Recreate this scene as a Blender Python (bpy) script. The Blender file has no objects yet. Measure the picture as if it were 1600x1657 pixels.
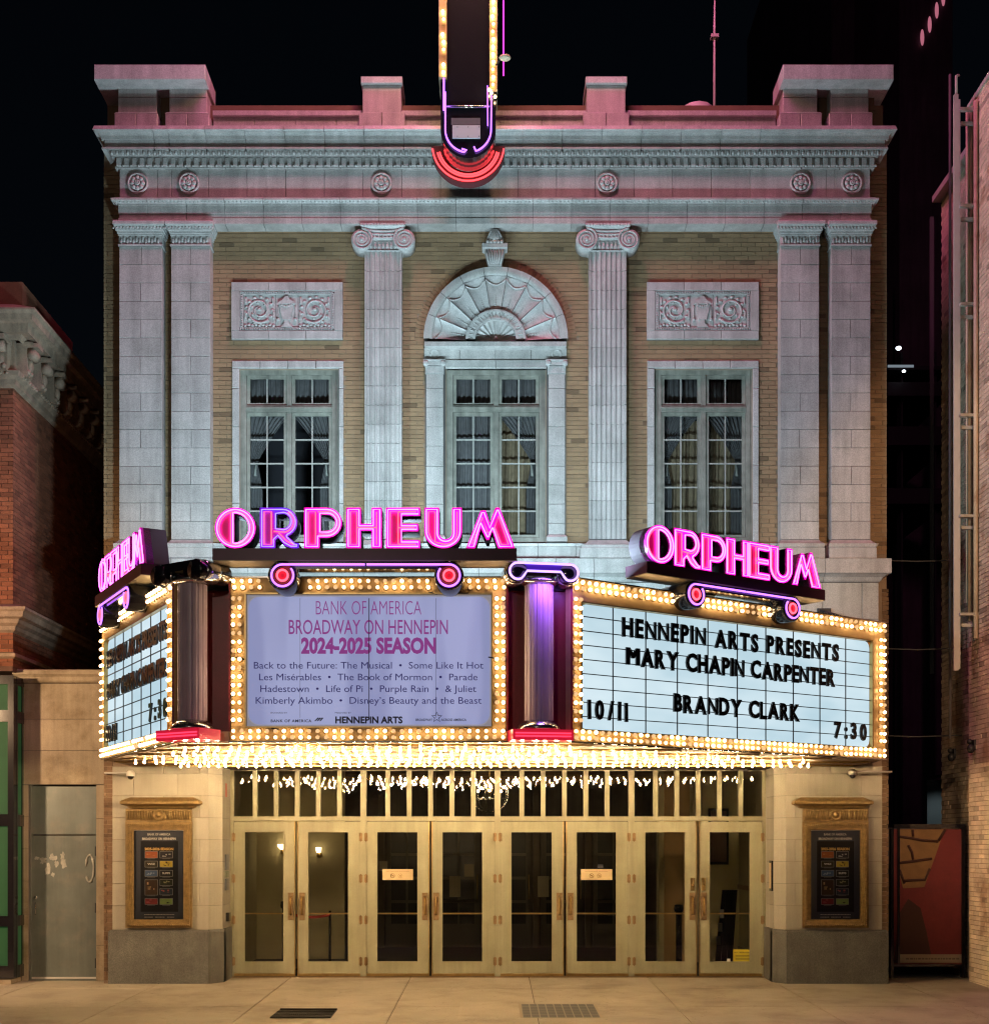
import bpy, math, random
from mathutils import Vector, Matrix
random.seed(7)
PI = math.pi
R = math.radians
scene = bpy.context.scene
col = scene.collection

# ------------------------------------------------------------------ camera
F = 2140.0            # focal length in photo pixels (photo 1600 wide)
CZ = 2.075            # eye height
cam_d = bpy.data.cameras.new('camera')
cam = bpy.data.objects.new('camera', cam_d)
col.objects.link(cam)
cam.location = (0, -20, CZ)
cam.rotation_euler = (PI / 2, 0, 0)
cam_d.sensor_fit = 'HORIZONTAL'
cam_d.sensor_width = 36
cam_d.lens = F / 1600 * 36
cam_d.shift_y = (1370 - 828.5) / 1600
cam_d.clip_start = 0.1
cam_d.clip_end = 900
scene.camera = cam

# ------------------------------------------------------------------ night sky, moonlight, exposure
world = bpy.data.worlds.new('World')
scene.world = world
world.use_nodes = True
wn = world.node_tree
wn.nodes.clear()
sky = wn.nodes.new('ShaderNodeTexSky')
sky.sky_type = 'NISHITA'
sky.sun_disc = False
sky.sun_elevation = R(28)
sky.sun_rotation = R(200)
sky.air_density = 1.0
bg = wn.nodes.new('ShaderNodeBackground')
bg.inputs['Strength'].default_value = 0.0007
wo = wn.nodes.new('ShaderNodeOutputWorld')
wn.links.new(sky.outputs[0], bg.inputs[0])
wn.links.new(bg.outputs[0], wo.inputs[0])

moon_d = bpy.data.lights.new('moonlight', 'SUN')
moon_d.energy = 0.004
moon_d.angle = R(0.5)
moon_d.color = (0.85, 0.9, 1.0)
moon = bpy.data.objects.new('moonlight', moon_d)
col.objects.link(moon)
moon.rotation_euler = (R(62), 0, R(-20))

vs = scene.view_settings
scene.display_settings.display_device = 'sRGB'
vs.view_transform = 'Standard'
vs.look = 'None'
vs.exposure = 0.0
vs.gamma = 1.0
vs.use_curve_mapping = False
cy = scene.cycles
cy.use_denoising = True
cy.pixel_filter_type = 'BLACKMAN_HARRIS'
cy.filter_width = 1.2
cy.max_bounces = 6
cy.diffuse_bounces = 3
cy.glossy_bounces = 3
cy.transmission_bounces = 4
cy.transparent_max_bounces = 12
cy.sample_clamp_indirect = 3.0
cy.caustics_reflective = False
cy.caustics_refractive = False
try:
    cy.use_light_tree = True
except Exception:
    pass

# ------------------------------------------------------------------ materials
def N(nt, t, **kw):
    n = nt.nodes.new(t)
    for k, v in kw.items():
        if k in n.inputs:
            n.inputs[k].default_value = v
        else:
            setattr(n, k, v)
    return n

def M(name, base, rough=0.6, metal=0.0, var=0.15, scale=3.0, speck=0.0, bump=0.0, bscale=60.0,
      rnd=0.0, attr=False, dark=0.0, emit=None, es=0.0, streak=0.0, coat=0.0, spec=0.5, stain=None, gum=False):
    m = bpy.data.materials.new(name)
    m.use_nodes = True
    nt = m.node_tree
    b = nt.nodes['Principled BSDF']
    L = nt.links.new
    b.inputs['Roughness'].default_value = rough
    b.inputs['Metallic'].default_value = metal
    b.inputs['Coat Weight'].default_value = coat
    b.inputs['Specular IOR Level'].default_value = spec
    geo = N(nt, 'ShaderNodeNewGeometry')
    pos = geo.outputs['Position']
    fac = None
    def mul(a_out, lo, hi, src):
        mr = N(nt, 'ShaderNodeMapRange')
        mr.inputs['To Min'].default_value = lo
        mr.inputs['To Max'].default_value = hi
        L(src, mr.inputs['Value'])
        if a_out is None:
            return mr.outputs[0]
        mm = N(nt, 'ShaderNodeMath', operation='MULTIPLY')
        L(a_out, mm.inputs[0]); L(mr.outputs[0], mm.inputs[1])
        return mm.outputs[0]
    if var > 0:
        n1 = N(nt, 'ShaderNodeTexNoise', Scale=scale, Detail=6.0, Roughness=0.6)
        L(pos, n1.inputs['Vector'])
        mr = N(nt, 'ShaderNodeMapRange')
        mr.inputs['From Min'].default_value = 0.3; mr.inputs['From Max'].default_value = 0.7
        L(n1.outputs[0], mr.inputs['Value'])
        fac = mul(None, 1 - var, 1 + var, mr.outputs[0])
    if speck > 0:
        n2 = N(nt, 'ShaderNodeTexNoise', Scale=85.0, Detail=2.0, Roughness=0.7)
        L(pos, n2.inputs['Vector'])
        mr = N(nt, 'ShaderNodeMapRange')
        mr.inputs['From Min'].default_value = 0.35; mr.inputs['From Max'].default_value = 0.65
        L(n2.outputs[0], mr.inputs['Value'])
        fac = mul(fac, 1 - speck, 1 + speck, mr.outputs[0])
    if streak > 0:
        mp = N(nt, 'ShaderNodeMapping')
        mp.inputs['Scale'].default_value = (7, 7, 0.5)
        L(pos, mp.inputs['Vector'])
        n3 = N(nt, 'ShaderNodeTexNoise', Scale=1.0, Detail=5.0, Roughness=0.65)
        L(mp.outputs[0], n3.inputs['Vector'])
        mr = N(nt, 'ShaderNodeMapRange')
        mr.inputs['From Min'].default_value = 0.35; mr.inputs['From Max'].default_value = 0.6
        L(n3.outputs[0], mr.inputs['Value'])
        fac = mul(fac, 1 - streak, 1.0, mr.outputs[0])
    if rnd > 0 or attr:
        oi = N(nt, 'ShaderNodeObjectInfo')
        v = oi.outputs['Random']
        if attr:
            at = N(nt, 'ShaderNodeAttribute', attribute_name='rnd')
            ad = N(nt, 'ShaderNodeMath', operation='ADD')
            L(v, ad.inputs[0]); L(at.outputs['Fac'], ad.inputs[1])
            fr = N(nt, 'ShaderNodeMath', operation='FRACT')
            L(ad.outputs[0], fr.inputs[0]); v = fr.outputs[0]
        fac = mul(fac, 1 - rnd, 1 + rnd, v)
        if dark > 0:
            gt = N(nt, 'ShaderNodeMath', operation='GREATER_THAN')
            gt.inputs[1].default_value = 1 - dark
            L(v, gt.inputs[0])
            fac = mul(fac, 1.0, 0.5, gt.outputs[0])
    c = N(nt, 'ShaderNodeRGB'); c.outputs[0].default_value = (*base, 1)
    cur = c.outputs[0]
    if stain:
        scol, ssc, lo, hi = stain
        n4 = N(nt, 'ShaderNodeTexNoise', Scale=ssc, Detail=7.0, Roughness=0.65)
        L(pos, n4.inputs['Vector'])
        mr = N(nt, 'ShaderNodeMapRange')
        mr.inputs['From Min'].default_value = lo; mr.inputs['From Max'].default_value = hi
        L(n4.outputs[0], mr.inputs['Value'])
        mx = N(nt, 'ShaderNodeMix', data_type='RGBA')
        L(mr.outputs[0], mx.inputs['Factor']); L(cur, mx.inputs['A'])
        mx.inputs['B'].default_value = (*scol, 1)
        cur = mx.outputs['Result']
    if gum:
        vo = N(nt, 'ShaderNodeTexVoronoi', Scale=3.2); L(pos, vo.inputs['Vector'])
        lt = N(nt, 'ShaderNodeMath', operation='LESS_THAN'); L(vo.outputs['Distance'], lt.inputs[0]); lt.inputs[1].default_value = 0.062
        fac = mul(fac, 1.0, 0.62, lt.outputs[0])
        vo = N(nt, 'ShaderNodeTexVoronoi', Scale=0.75); vo.feature = 'DISTANCE_TO_EDGE'
        nz = N(nt, 'ShaderNodeTexNoise', Scale=2.2, Detail=5.0); L(pos, nz.inputs['Vector'])
        mv = N(nt, 'ShaderNodeMix', data_type='VECTOR'); mv.inputs[0].default_value = .35
        vadd = N(nt, 'ShaderNodeVectorMath', operation='ADD'); L(pos, vadd.inputs[0]); L(nz.outputs['Color'], vadd.inputs[1]); L(vadd.outputs[0], vo.inputs['Vector'])
        l2 = N(nt, 'ShaderNodeMath', operation='LESS_THAN'); L(vo.outputs['Distance'], l2.inputs[0]); l2.inputs[1].default_value = 0.0035
        fac = mul(fac, 1.0, 0.72, l2.outputs[0])
    if fac is not None:
        vm = N(nt, 'ShaderNodeVectorMath', operation='SCALE')
        L(cur, vm.inputs[0]); L(fac, vm.inputs['Scale'])
        cur = vm.outputs[0]
    L(cur, b.inputs['Base Color'])
    if bump > 0:
        nb = N(nt, 'ShaderNodeTexNoise', Scale=bscale, Detail=4.0)
        L(pos, nb.inputs['Vector'])
        bp = N(nt, 'ShaderNodeBump', Strength=bump, Distance=0.01)
        L(nb.outputs[0], bp.inputs['Height'])
        L(bp.outputs[0], b.inputs['Normal'])
    if emit:
        b.inputs['Emission Color'].default_value = (*emit, 1)
        b.inputs['Emission Strength'].default_value = es
    return m

def EM(name, c, s, sampling='AUTO'):
    m = bpy.data.materials.new(name)
    m.use_nodes = True
    nt = m.node_tree
    nt.nodes.clear()
    e = N(nt, 'ShaderNodeEmission'); e.inputs[0].default_value = (*c, 1); e.inputs[1].default_value = s
    o = N(nt, 'ShaderNodeOutputMaterial')
    nt.links.new(e.outputs[0], o.inputs[0])
    m.cycles.emission_sampling = sampling
    return m

def BULB(name, edge, mid, s_edge, s_mid, power=2.2):
    # frosted lamp: hottest in the middle where the filament is, dimmer and warmer towards its rim
    m = bpy.data.materials.new(name)
    m.use_nodes = True
    nt = m.node_tree; nt.nodes.clear(); L = nt.links.new
    lw = N(nt, 'ShaderNodeLayerWeight'); lw.inputs['Blend'].default_value = 0.5
    iv = N(nt, 'ShaderNodeMath', operation='SUBTRACT'); iv.inputs[0].default_value = 1.0; L(lw.outputs['Facing'], iv.inputs[1])
    pw = N(nt, 'ShaderNodeMath', operation='POWER'); L(iv.outputs[0], pw.inputs[0]); pw.inputs[1].default_value = power
    mr = N(nt, 'ShaderNodeMapRange'); L(pw.outputs[0], mr.inputs['Value']); mr.inputs['To Min'].default_value = s_edge; mr.inputs['To Max'].default_value = s_mid
    mx = N(nt, 'ShaderNodeMix', data_type='RGBA'); L(pw.outputs[0], mx.inputs['Factor']); mx.inputs['A'].default_value = (*edge, 1); mx.inputs['B'].default_value = (*mid, 1)
    e = N(nt, 'ShaderNodeEmission'); L(mx.outputs['Result'], e.inputs[0]); L(mr.outputs[0], e.inputs[1])
    o = N(nt, 'ShaderNodeOutputMaterial'); L(e.outputs[0], o.inputs[0])
    return m

def GLASS(name, tint=(0.9, 0.92, 0.9), refl=1.6, rough=0.0, wob=0.0):
    m = bpy.data.materials.new(name)
    m.use_nodes = True
    nt = m.node_tree
    nt.nodes.clear()
    L = nt.links.new
    tr = N(nt, 'ShaderNodeBsdfTransparent'); tr.inputs[0].default_value = (*tint, 1)
    gl = N(nt, 'ShaderNodeBsdfGlossy', Roughness=rough); gl.inputs[0].default_value = (1, 1, 1, 1)
    fr = N(nt, 'ShaderNodeFresnel', IOR=refl)
    mx = N(nt, 'ShaderNodeMixShader')
    o = N(nt, 'ShaderNodeOutputMaterial')
    if wob > 0:
        geo = N(nt, 'ShaderNodeNewGeometry')
        nb = N(nt, 'ShaderNodeTexNoise', Scale=9.0, Detail=1.0)
        L(geo.outputs['Position'], nb.inputs['Vector'])
        bp = N(nt, 'ShaderNodeBump', Strength=wob, Distance=0.01)
        L(nb.outputs[0], bp.inputs['Height'])
        L(bp.outputs[0], gl.inputs['Normal'])
    L(fr.outputs[0], mx.inputs[0]); L(tr.outputs[0], mx.inputs[1]); L(gl.outputs[0], mx.inputs[2])
    L(mx.outputs[0], o.inputs[0])
    return m

mt = {}
mt['terra'] = M('terracotta', (0.47, 0.445, 0.43), 0.38, var=0.12, scale=2.2, speck=0.2, bump=0.15, bscale=90, rnd=0.07, streak=0.24, stain=((0.36, 0.35, 0.33), 1.7, 0.5, 0.7))
mt['terra_joint'] = M('terracotta_joint', (0.10, 0.095, 0.09), 0.9, var=0.2)
mt['relief'] = M('terracotta_relief', (0.45, 0.43, 0.42), 0.45, var=0.18, scale=9, speck=0.18, bump=0.35, bscale=55)
mt['brick'] = M('tan_brick', (0.28, 0.182, 0.10), 0.85, var=0.10, scale=2, rnd=0.11, attr=True, dark=0.035, bump=0.4, bscale=70, speck=0.12)
mt['mortar'] = M('mortar', (0.27, 0.2, 0.14), 0.95, var=0.2, speck=0.1)
mt['side_brick'] = M('brown_brick', (0.17, 0.105, 0.06), 0.9, var=0.15, rnd=0.2, attr=True, dark=0.08, bump=0.4)
mt['side_mortar'] = M('pale_mortar', (0.26, 0.2, 0.13), 0.95, var=0.2)
mt['red_brick'] = M('red_brick', (0.24, 0.085, 0.045), 0.9, var=0.15, rnd=0.25, attr=True, dark=0.06, bump=0.4, speck=0.15)
mt['red_mortar'] = M('red_mortar', (0.13, 0.07, 0.05), 0.95, var=0.2)
mt['paint_brick'] = M('painted_brick', (0.64, 0.52, 0.37), 0.8, var=0.2, scale=1.5, rnd=0.16, attr=True, dark=0.05, bump=0.5, speck=0.15, stain=((0.42, 0.27, 0.17), 1.1, 0.54, 0.64))
mt['paint_mortar'] = M('painted_mortar', (0.26, 0.19, 0.13), 0.95, var=0.2)
mt['limestone'] = M('limestone', (0.36, 0.335, 0.265), 0.7, var=0.08, scale=2.5, speck=0.08, bump=0.12, rnd=0.06, streak=0.1)
mt['left_stone'] = M('soot_stone', (0.34, 0.25, 0.18), 0.7, var=0.25, scale=5, speck=0.15, bump=0.5, bscale=30, streak=0.3)
mt['granite'] = M('granite', (0.125, 0.125, 0.11), 0.55, var=0.22, scale=3, speck=0.3, streak=0.15, bump=0.1)
mt['win_paint'] = M('window_paint', (0.27, 0.262, 0.225), 0.5, var=0.22, scale=8, streak=0.4, bump=0.3)
mt['muntin'] = M('muntin_paint', (0.36, 0.35, 0.32), 0.5, var=0.15, scale=8)
mt['glass'] = GLASS('window_glass', (0.86, 0.87, 0.87), 1.35)
mt['glass_door'] = GLASS('door_glass', (0.78, 0.79, 0.75), 1.5)
mt['glass_transom'] = GLASS('transom_glass', (0.6, 0.6, 0.55), 1.9, wob=0.05)
mt['curtain'] = M('curtain_cloth', (0.17, 0.16, 0.165), 0.95, var=0.15, scale=12)
mt['drape'] = M('drape_cloth', (0.26, 0.19, 0.12), 0.95, var=0.2, scale=12)
mt['room_dark'] = M('dark_room', (0.03, 0.028, 0.035), 0.9, var=0.2)
mt['door_paint'] = M('door_paint', (0.35, 0.335, 0.215), 0.42, var=0.08, scale=3, streak=0.16, bump=0.05, speck=0.05)
mt['brass'] = M('brass', (0.62, 0.42, 0.16), 0.32, 1.0, var=0.15, scale=9)
mt['bronze'] = M('bronze_plate', (0.3, 0.2, 0.1), 0.45, 0.8, var=0.25, scale=12)
mt['gold'] = M('gilded_frame', (0.25, 0.165, 0.06), 0.45, 0.35, var=0.28, scale=14, bump=0.4, speck=0.15)
mt['fascia'] = M('marquee_fascia', (0.58, 0.38, 0.17), 0.45, 0.3, var=0.14, scale=5, bump=0.05)
mt['soffit'] = M('soffit_metal', (0.2, 0.125, 0.06), 0.85, 0.0, var=0.12)
mt['maroon'] = M('maroon_panel', (0.28, 0.03, 0.034), 0.35, var=0.15, speck=0.1)
mt['black'] = M('black_enamel', (0.012, 0.011, 0.014), 0.16, var=0.0, coat=0.6)
mt['chrome'] = M('chrome', (0.62, 0.6, 0.57), 0.18, 0.95, var=0.05)
mt['plum'] = M('plum_metal', (0.075, 0.022, 0.05), 0.35, 0.2, var=0.15)
mt['plum_grey'] = M('plum_grey_metal', (0.06, 0.04, 0.058), 0.75, 0.0, var=0.1)
mt['beige_metal'] = M('beige_metal', (0.42, 0.35, 0.24), 0.45, 0.2, var=0.12)
mt['col_white'] = M('column_enamel', (0.74, 0.58, 0.68), 0.35, 0.0, var=0.08)
mt['letter_back'] = M('letter_can_magenta', (0.88, 0.025, 0.62), 0.4, 0.0, var=0.08)
mt['pink_tube'] = EM('pink_neon', (1.0, 0.095, 0.80), 7.5)
mt['neon_lit_can'] = M('letter_can_neon_lit', (0.6, 0.05, 0.85), 0.4, var=0.05)  # violet glow of the blue neon put into this can's colour
mt['red_tube'] = EM('red_neon', (1.0, 0.075, 0.12), 3.4)
mt['blue_tube'] = EM('blue_violet_neon', (0.16, 0.12, 1.0), 4.2)
mt['violet_tube'] = EM('violet_neon', (0.42, 0.13, 1.0), 3.4)
mt['magenta_strong'] = EM('added_magenta_neon', (1.0, 0.13, 0.42), 8.0)
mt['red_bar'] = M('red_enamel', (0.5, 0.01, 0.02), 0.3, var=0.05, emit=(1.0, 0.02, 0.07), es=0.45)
mt['bulb'] = BULB('bulb_lit', (1.0, 0.58, 0.22), (1.0, 0.76, 0.45), 1.2, 44.0)
mt['bulb_warm'] = BULB('bulb_lit_warm', (1.0, 0.52, 0.18), (1.0, 0.7, 0.36), 0.9, 15.0)
mt['bulb_dim'] = EM('bulb_dim', (1.0, 0.6, 0.28), 1.0)
mt['bulb_hang'] = BULB('hanging_bulb_lit', (1.0, 0.55, 0.2), (1.0, 0.79, 0.50), 0.8, 740.0, 5.0)
def GLOW(name, c1, c2, sc):
    m = bpy.data.materials.new(name); m.use_nodes = True
    nt = m.node_tree; nt.nodes.clear(); L = nt.links.new
    geo = N(nt, 'ShaderNodeNewGeometry'); mp = N(nt, 'ShaderNodeMapping'); mp.inputs['Scale'].default_value = sc
    L(geo.outputs['Position'], mp.inputs[0]); n1 = N(nt, 'ShaderNodeTexNoise', Scale=1.0, Detail=3.0); L(mp.outputs[0], n1.inputs['Vector'])
    mr = N(nt, 'ShaderNodeMapRange'); mr.inputs['From Min'].default_value = .35; mr.inputs['From Max'].default_value = .65; L(n1.outputs[0], mr.inputs['Value'])
    mx = N(nt, 'ShaderNodeMix', data_type='RGBA'); L(mr.outputs[0], mx.inputs['Factor']); mx.inputs['A'].default_value = (*c1, 1); mx.inputs['B'].default_value = (*c2, 1)
    e = N(nt, 'ShaderNodeEmission'); L(mx.outputs['Result'], e.inputs[0]); o = N(nt, 'ShaderNodeOutputMaterial'); L(e.outputs[0], o.inputs[0])
    return m
mt['board_white'] = GLOW('letter_board_glow', (0.50, 0.68, 0.77), (0.70, 0.85, 0.92), (.6, .6, 1.6))
mt['rail_line'] = M('board_rail', (0.03, 0.03, 0.035), 0.5, var=0)
mt['letter_black'] = M('letter_black', (0.008, 0.008, 0.01), 0.3, var=0, coat=0.3)
mt['ink_purple'] = M('ink_purple', (0.2, 0.04, 0.2), 0.8, var=0, emit=(0.26, 0.05, 0.24), es=0.8)
mt['ink_navy'] = M('ink_navy', (0.04, 0.03, 0.16), 0.8, var=0, emit=(0.05, 0.04, 0.2), es=0.4)
mt['concrete'] = M('pavement_concrete', (0.37, 0.325, 0.245), 0.6, var=0.12, scale=1.3, speck=0.09, bump=0.2, rnd=0.05, stain=((0.26, 0.22, 0.16), 0.9, 0.48, 0.66), gum=True)
mt['concrete_joint'] = M('pavement_joint', (0.07, 0.055, 0.04), 0.95, var=0.2)
mt['annex'] = M('annex_limestone', (0.42, 0.35, 0.25), 0.8, var=0.13, scale=1.6, speck=0.08, streak=0.2, bump=0.2, rnd=0.05, stain=((0.27, 0.21, 0.13), 1.5, 0.5, 0.66))
mt['steel_door'] = M('grey_steel_door', (0.175, 0.2, 0.185), 0.4, 0.3, var=0.16, scale=2.2, streak=0.15, bump=0.1, stain=((0.23, 0.23, 0.2), 2.4, 0.52, 0.7))
mt['chalk'] = M('scraped_paint', (0.42, 0.42, 0.38), 0.8, var=0.3, scale=12)
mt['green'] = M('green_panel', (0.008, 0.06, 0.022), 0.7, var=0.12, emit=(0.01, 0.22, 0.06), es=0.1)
mt['asphalt'] = M('asphalt', (0.05, 0.05, 0.05), 0.9, var=0.2, speck=0.2)
mt['ground'] = M('ground', (0.06, 0.058, 0.055), 0.95, var=0.2)
mt['dark_metal'] = M('dark_metal', (0.03, 0.03, 0.032), 0.5, 0.4, var=0.1)
mt['ladder_paint'] = M('ladder_paint', (0.5, 0.47, 0.41), 0.55, 0.1, var=0.12)
mt['white_plastic'] = M('white_plastic', (0.62, 0.6, 0.55), 0.35, var=0.03)
mt['paper'] = M('cream_paper', (0.6, 0.46, 0.26), 0.7, var=0.03)
mt['sign_yellow'] = M('sign_yellow', (0.68, 0.56, 0.04), 0.6, var=0.03)
mt['lobby_cream'] = M('lobby_cream', (0.5, 0.44, 0.26), 0.8, var=0.06)
mt['lobby_dark'] = M('lobby_dark_wood', (0.09, 0.07, 0.055), 0.6, var=0.25, streak=0.3)
mt['lobby_floor'] = M('lobby_carpet', (0.03, 0.025, 0.025), 0.8, var=0.2)
mt['mural_red'] = M('mural_red', (0.15, 0.016, 0.017), 0.7, var=0.12, scale=6, speck=0.12)
mt['mural_tan'] = M('mural_tan', (0.22, 0.12, 0.04), 0.7, var=0.15, scale=6, speck=0.12)
mt['mural_line'] = M('mural_dark', (0.05, 0.015, 0.01), 0.7, var=0.1)
mt['tower'] = M('tower_dark', (0.06, 0.045, 0.06), 0.6, var=0.4, scale=0.5, streak=0.35)
mt['poster_grey'] = M('poster_grey', (0.075, 0.082, 0.10), 0.3, var=0.04)
mt['poster_black'] = M('poster_black', (0.008, 0.008, 0.009), 0.4, var=0)
mt['cream_ink'] = M('cream_ink', (0.85, 0.82, 0.74), 0.6, var=0)
mt['gold_ink'] = M('gold_ink', (0.8, 0.5, 0.15), 0.6, var=0)

def flat(name, c):
    if name not in mt:
        mt[name] = M(name, c, 0.6, var=0)
    return mt[name]

# ------------------------------------------------------------------ geometry helpers
def W(px, d=20.0):
    return (px - 800) * d / F
def Z(py, d=20.0):
    return CZ + (1370 - py) * d / F

class MB:
    def __init__(s):
        s.v = []; s.f = []; s.r = []; s.cur = 0.0; s.sm = []; s.smooth = False
    def face(s, *i):
        s.f.append(tuple(i)); s.r.append(s.cur); s.sm.append(s.smooth)
    def box(s, x0, x1, y0, y1, z0, z1, back=True):
        n = len(s.v)
        s.v += [(x0, y0, z0), (x1, y0, z0), (x1, y1, z0), (x0, y1, z0), (x0, y0, z1), (x1, y0, z1), (x1, y1, z1), (x0, y1, z1)]
        fs = [(0, 1, 5, 4), (1, 2, 6, 5), (3, 0, 4, 7), (4, 5, 6, 7), (0, 3, 2, 1)]
        if back: fs.append((2, 3, 7, 6))
        for q in fs: s.face(*[n + k for k in q])
        return s
    def bbox(s, x0, x1, y0, y1, z0, z1, b=0.004):
        # box with its front edges chamfered
        n = len(s.v)
        s.v += [(x0, y1, z0), (x1, y1, z0), (x1, y1, z1), (x0, y1, z1),
                (x0, y0 + b, z0), (x1, y0 + b, z0), (x1, y0 + b, z1), (x0, y0 + b, z1),
                (x0 + b, y0, z0 + b), (x1 - b, y0, z0 + b), (x1 - b, y0, z1 - b), (x0 + b, y0, z1 - b)]
        for q in [(8, 9, 10, 11), (4, 5, 9, 8), (5, 6, 10, 9), (6, 7, 11, 10), (7, 4, 8, 11),
                  (0, 1, 5, 4), (1, 2, 6, 5), (2, 3, 7, 6), (3, 0, 4, 7)]:
            s.face(*[n + k for k in q])
        return s
    def quad(s, a, b, c, d):
        n = len(s.v); s.v += [tuple(a), tuple(b), tuple(c), tuple(d)]; s.face(n, n + 1, n + 2, n + 3); return s
    def poly(s, pts):
        n = len(s.v); s.v += [tuple(p) for p in pts]; s.face(*range(n, n + len(pts))); return s
    def prism(s, pts, y0, y1):
        # pts in (x,z), extruded along y; counter clockwise seen from -y
        n = len(s.v); k = len(pts)
        s.v += [(x, y0, z) for x, z in pts] + [(x, y1, z) for x, z in pts]
        s.face(*range(n, n + k)); s.face(*reversed(range(n + k, n + 2 * k)))
        for i in range(k):
            j = (i + 1) % k
            s.face(n + j, n + i, n + k + i, n + k + j)
        return s
    def vprism(s, pts, z0, z1, caps=True):
        # pts in (x,y) ccw from above, extruded along z
        n = len(s.v); k = len(pts)
        s.v += [(x, y, z0) for x, y in pts] + [(x, y, z1) for x, y in pts]
        if caps:
            s.face(*reversed(range(n, n + k))); s.face(*range(n + k, n + 2 * k))
        for i in range(k):
            j = (i + 1) % k
            s.face(n + i, n + j, n + k + j, n + k + i)
        return s
    def tube(s, pts, r, seg=6, closed=False, caps=True):
        pts = [Vector(p) for p in pts]
        m = len(pts); n = len(s.v); old = s.smooth; s.smooth = True
        ref = None
        for i, p in enumerate(pts):
            a = pts[(i - 1) % m] if (closed or i > 0) else p
            b = pts[(i + 1) % m] if (closed or i < m - 1) else p
            t = (b - a)
            if t.length < 1e-9: t = Vector((0, 0, 1))
            t.normalize()
            if ref is None:
                ref = Vector((0, 1, 0)) if abs(t.y) < 0.9 else Vector((1, 0, 0))
            u = (ref - t * ref.dot(t)); u.normalize(); w = t.cross(u)
            ref = u
            rr = r[i] if isinstance(r, (list, tuple)) else r
            for k in range(seg):
                a_ = 2 * PI * k / seg
                s.v.append(tuple(p + (u * math.cos(a_) + w * math.sin(a_)) * rr))
        rng = m if closed else m - 1
        for i in range(rng):
            j = (i + 1) % m
            for k in range(seg):
                l = (k + 1) % seg
                s.face(n + i * seg + k, n + i * seg + l, n + j * seg + l, n + j * seg + k)
        if caps and not closed:
            s.face(*[n + k for k in reversed(range(seg))])
            s.face(*[n + (m - 1) * seg + k for k in range(seg)])
        s.smooth = old
        return s
    def lathe(s, prof, o=(0, 0, 0), axis='z', seg=12, smooth=True, sc=(1, 1)):
        n = len(s.v); old = s.smooth; s.smooth = smooth
        for r, h in prof:
            for k in range(seg):
                a = 2 * PI * k / seg
                c, q = r * math.cos(a) * sc[0], r * math.sin(a) * sc[1]
                if axis == 'z': p = (c, q, h)
                elif axis == 'y': p = (c, h, q)
                else: p = (h, c, q)
                s.v.append((p[0] + o[0], p[1] + o[1], p[2] + o[2]))
        for i in range(len(prof) - 1):
            for k in range(seg):
                l = (k + 1) % seg
                q = (n + i * seg + k, n + i * seg + l, n + (i + 1) * seg + l, n + (i + 1) * seg + k)
                s.face(*(q if axis != 'y' else reversed(q)))
        s.face(*([n + k for k in reversed(range(seg))] if axis != 'y' else [n + k for k in range(seg)]))
        e = n + (len(prof) - 1) * seg
        s.face(*([e + k for k in range(seg)] if axis != 'y' else [e + k for k in reversed(range(seg))]))
        s.smooth = old
        return s
    def ball(s, c, r, seg=8, rings=5, sc=(1, 1, 1)):
        n = len(s.v); old = s.smooth; s.smooth = True
        for i in range(1, rings):
            t = PI * i / rings
            for k in range(seg):
                a = 2 * PI * k / seg
                s.v.append((c[0] + r * sc[0] * math.sin(t) * math.cos(a), c[1] + r * sc[1] * math.sin(t) * math.sin(a), c[2] + r * sc[2] * math.cos(t)))
        top = len(s.v); s.v.append((c[0], c[1], c[2] + r * sc[2])); s.v.append((c[0], c[1], c[2] - r * sc[2]))
        for i in range(rings - 2):
            for k in range(seg):
                l = (k + 1) % seg
                s.face(n + i * seg + k, n + (i + 1) * seg + k, n + (i + 1) * seg + l, n + i * seg + l)
        for k in range(seg):
            l = (k + 1) % seg
            s.face(top, n + k, n + l)
            e = n + (rings - 2) * seg
            s.face(top + 1, e + l, e + k)
        s.smooth = old
        return s
    def grid(s, fn, nu, nv):
        n = len(s.v); old = s.smooth; s.smooth = True
        for i in range(nu + 1):
            for j in range(nv + 1):
                s.v.append(tuple(fn(i / nu, j / nv)))
        for i in range(nu):
            for j in range(nv):
                a = n + i * (nv + 1) + j
                s.face(a, a + nv + 1, a + nv + 2, a + 1)
        s.smooth = old
        return s
    def add(s, other, off=(0, 0, 0)):
        n = len(s.v)
        s.v += [(a + off[0], b + off[1], c + off[2]) for a, b, c in other.v]
        s.f += [tuple(n + i for i in f) for f in other.f]; s.r += other.r; s.sm += other.sm
        return s
    def moulding(s, prof, x0, x1, y=0.0, left=True, right=True, k=1.0):
        # prof: (projection, z) bottom to top; wraps the two ends with mitred returns
        n = len(s.v)
        for p, z in prof:
            xl = x0 - p * k if left else x0
            xr = x1 + p * k if right else x1
            s.v += [(xl, y, z), (xl, y - p, z), (xr, y - p, z), (xr, y, z)]
        for i in range(len(prof) - 1):
            for k in range(3):
                s.face(n + i * 4 + k, n + i * 4 + k + 1, n + i * 4 + 4 + k + 1, n + i * 4 + 4 + k)
        s.face(n + 3, n + 2, n + 1, n)
        e = n + (len(prof) - 1) * 4
        s.face(e, e + 1, e + 2, e + 3)
        return s
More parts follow.
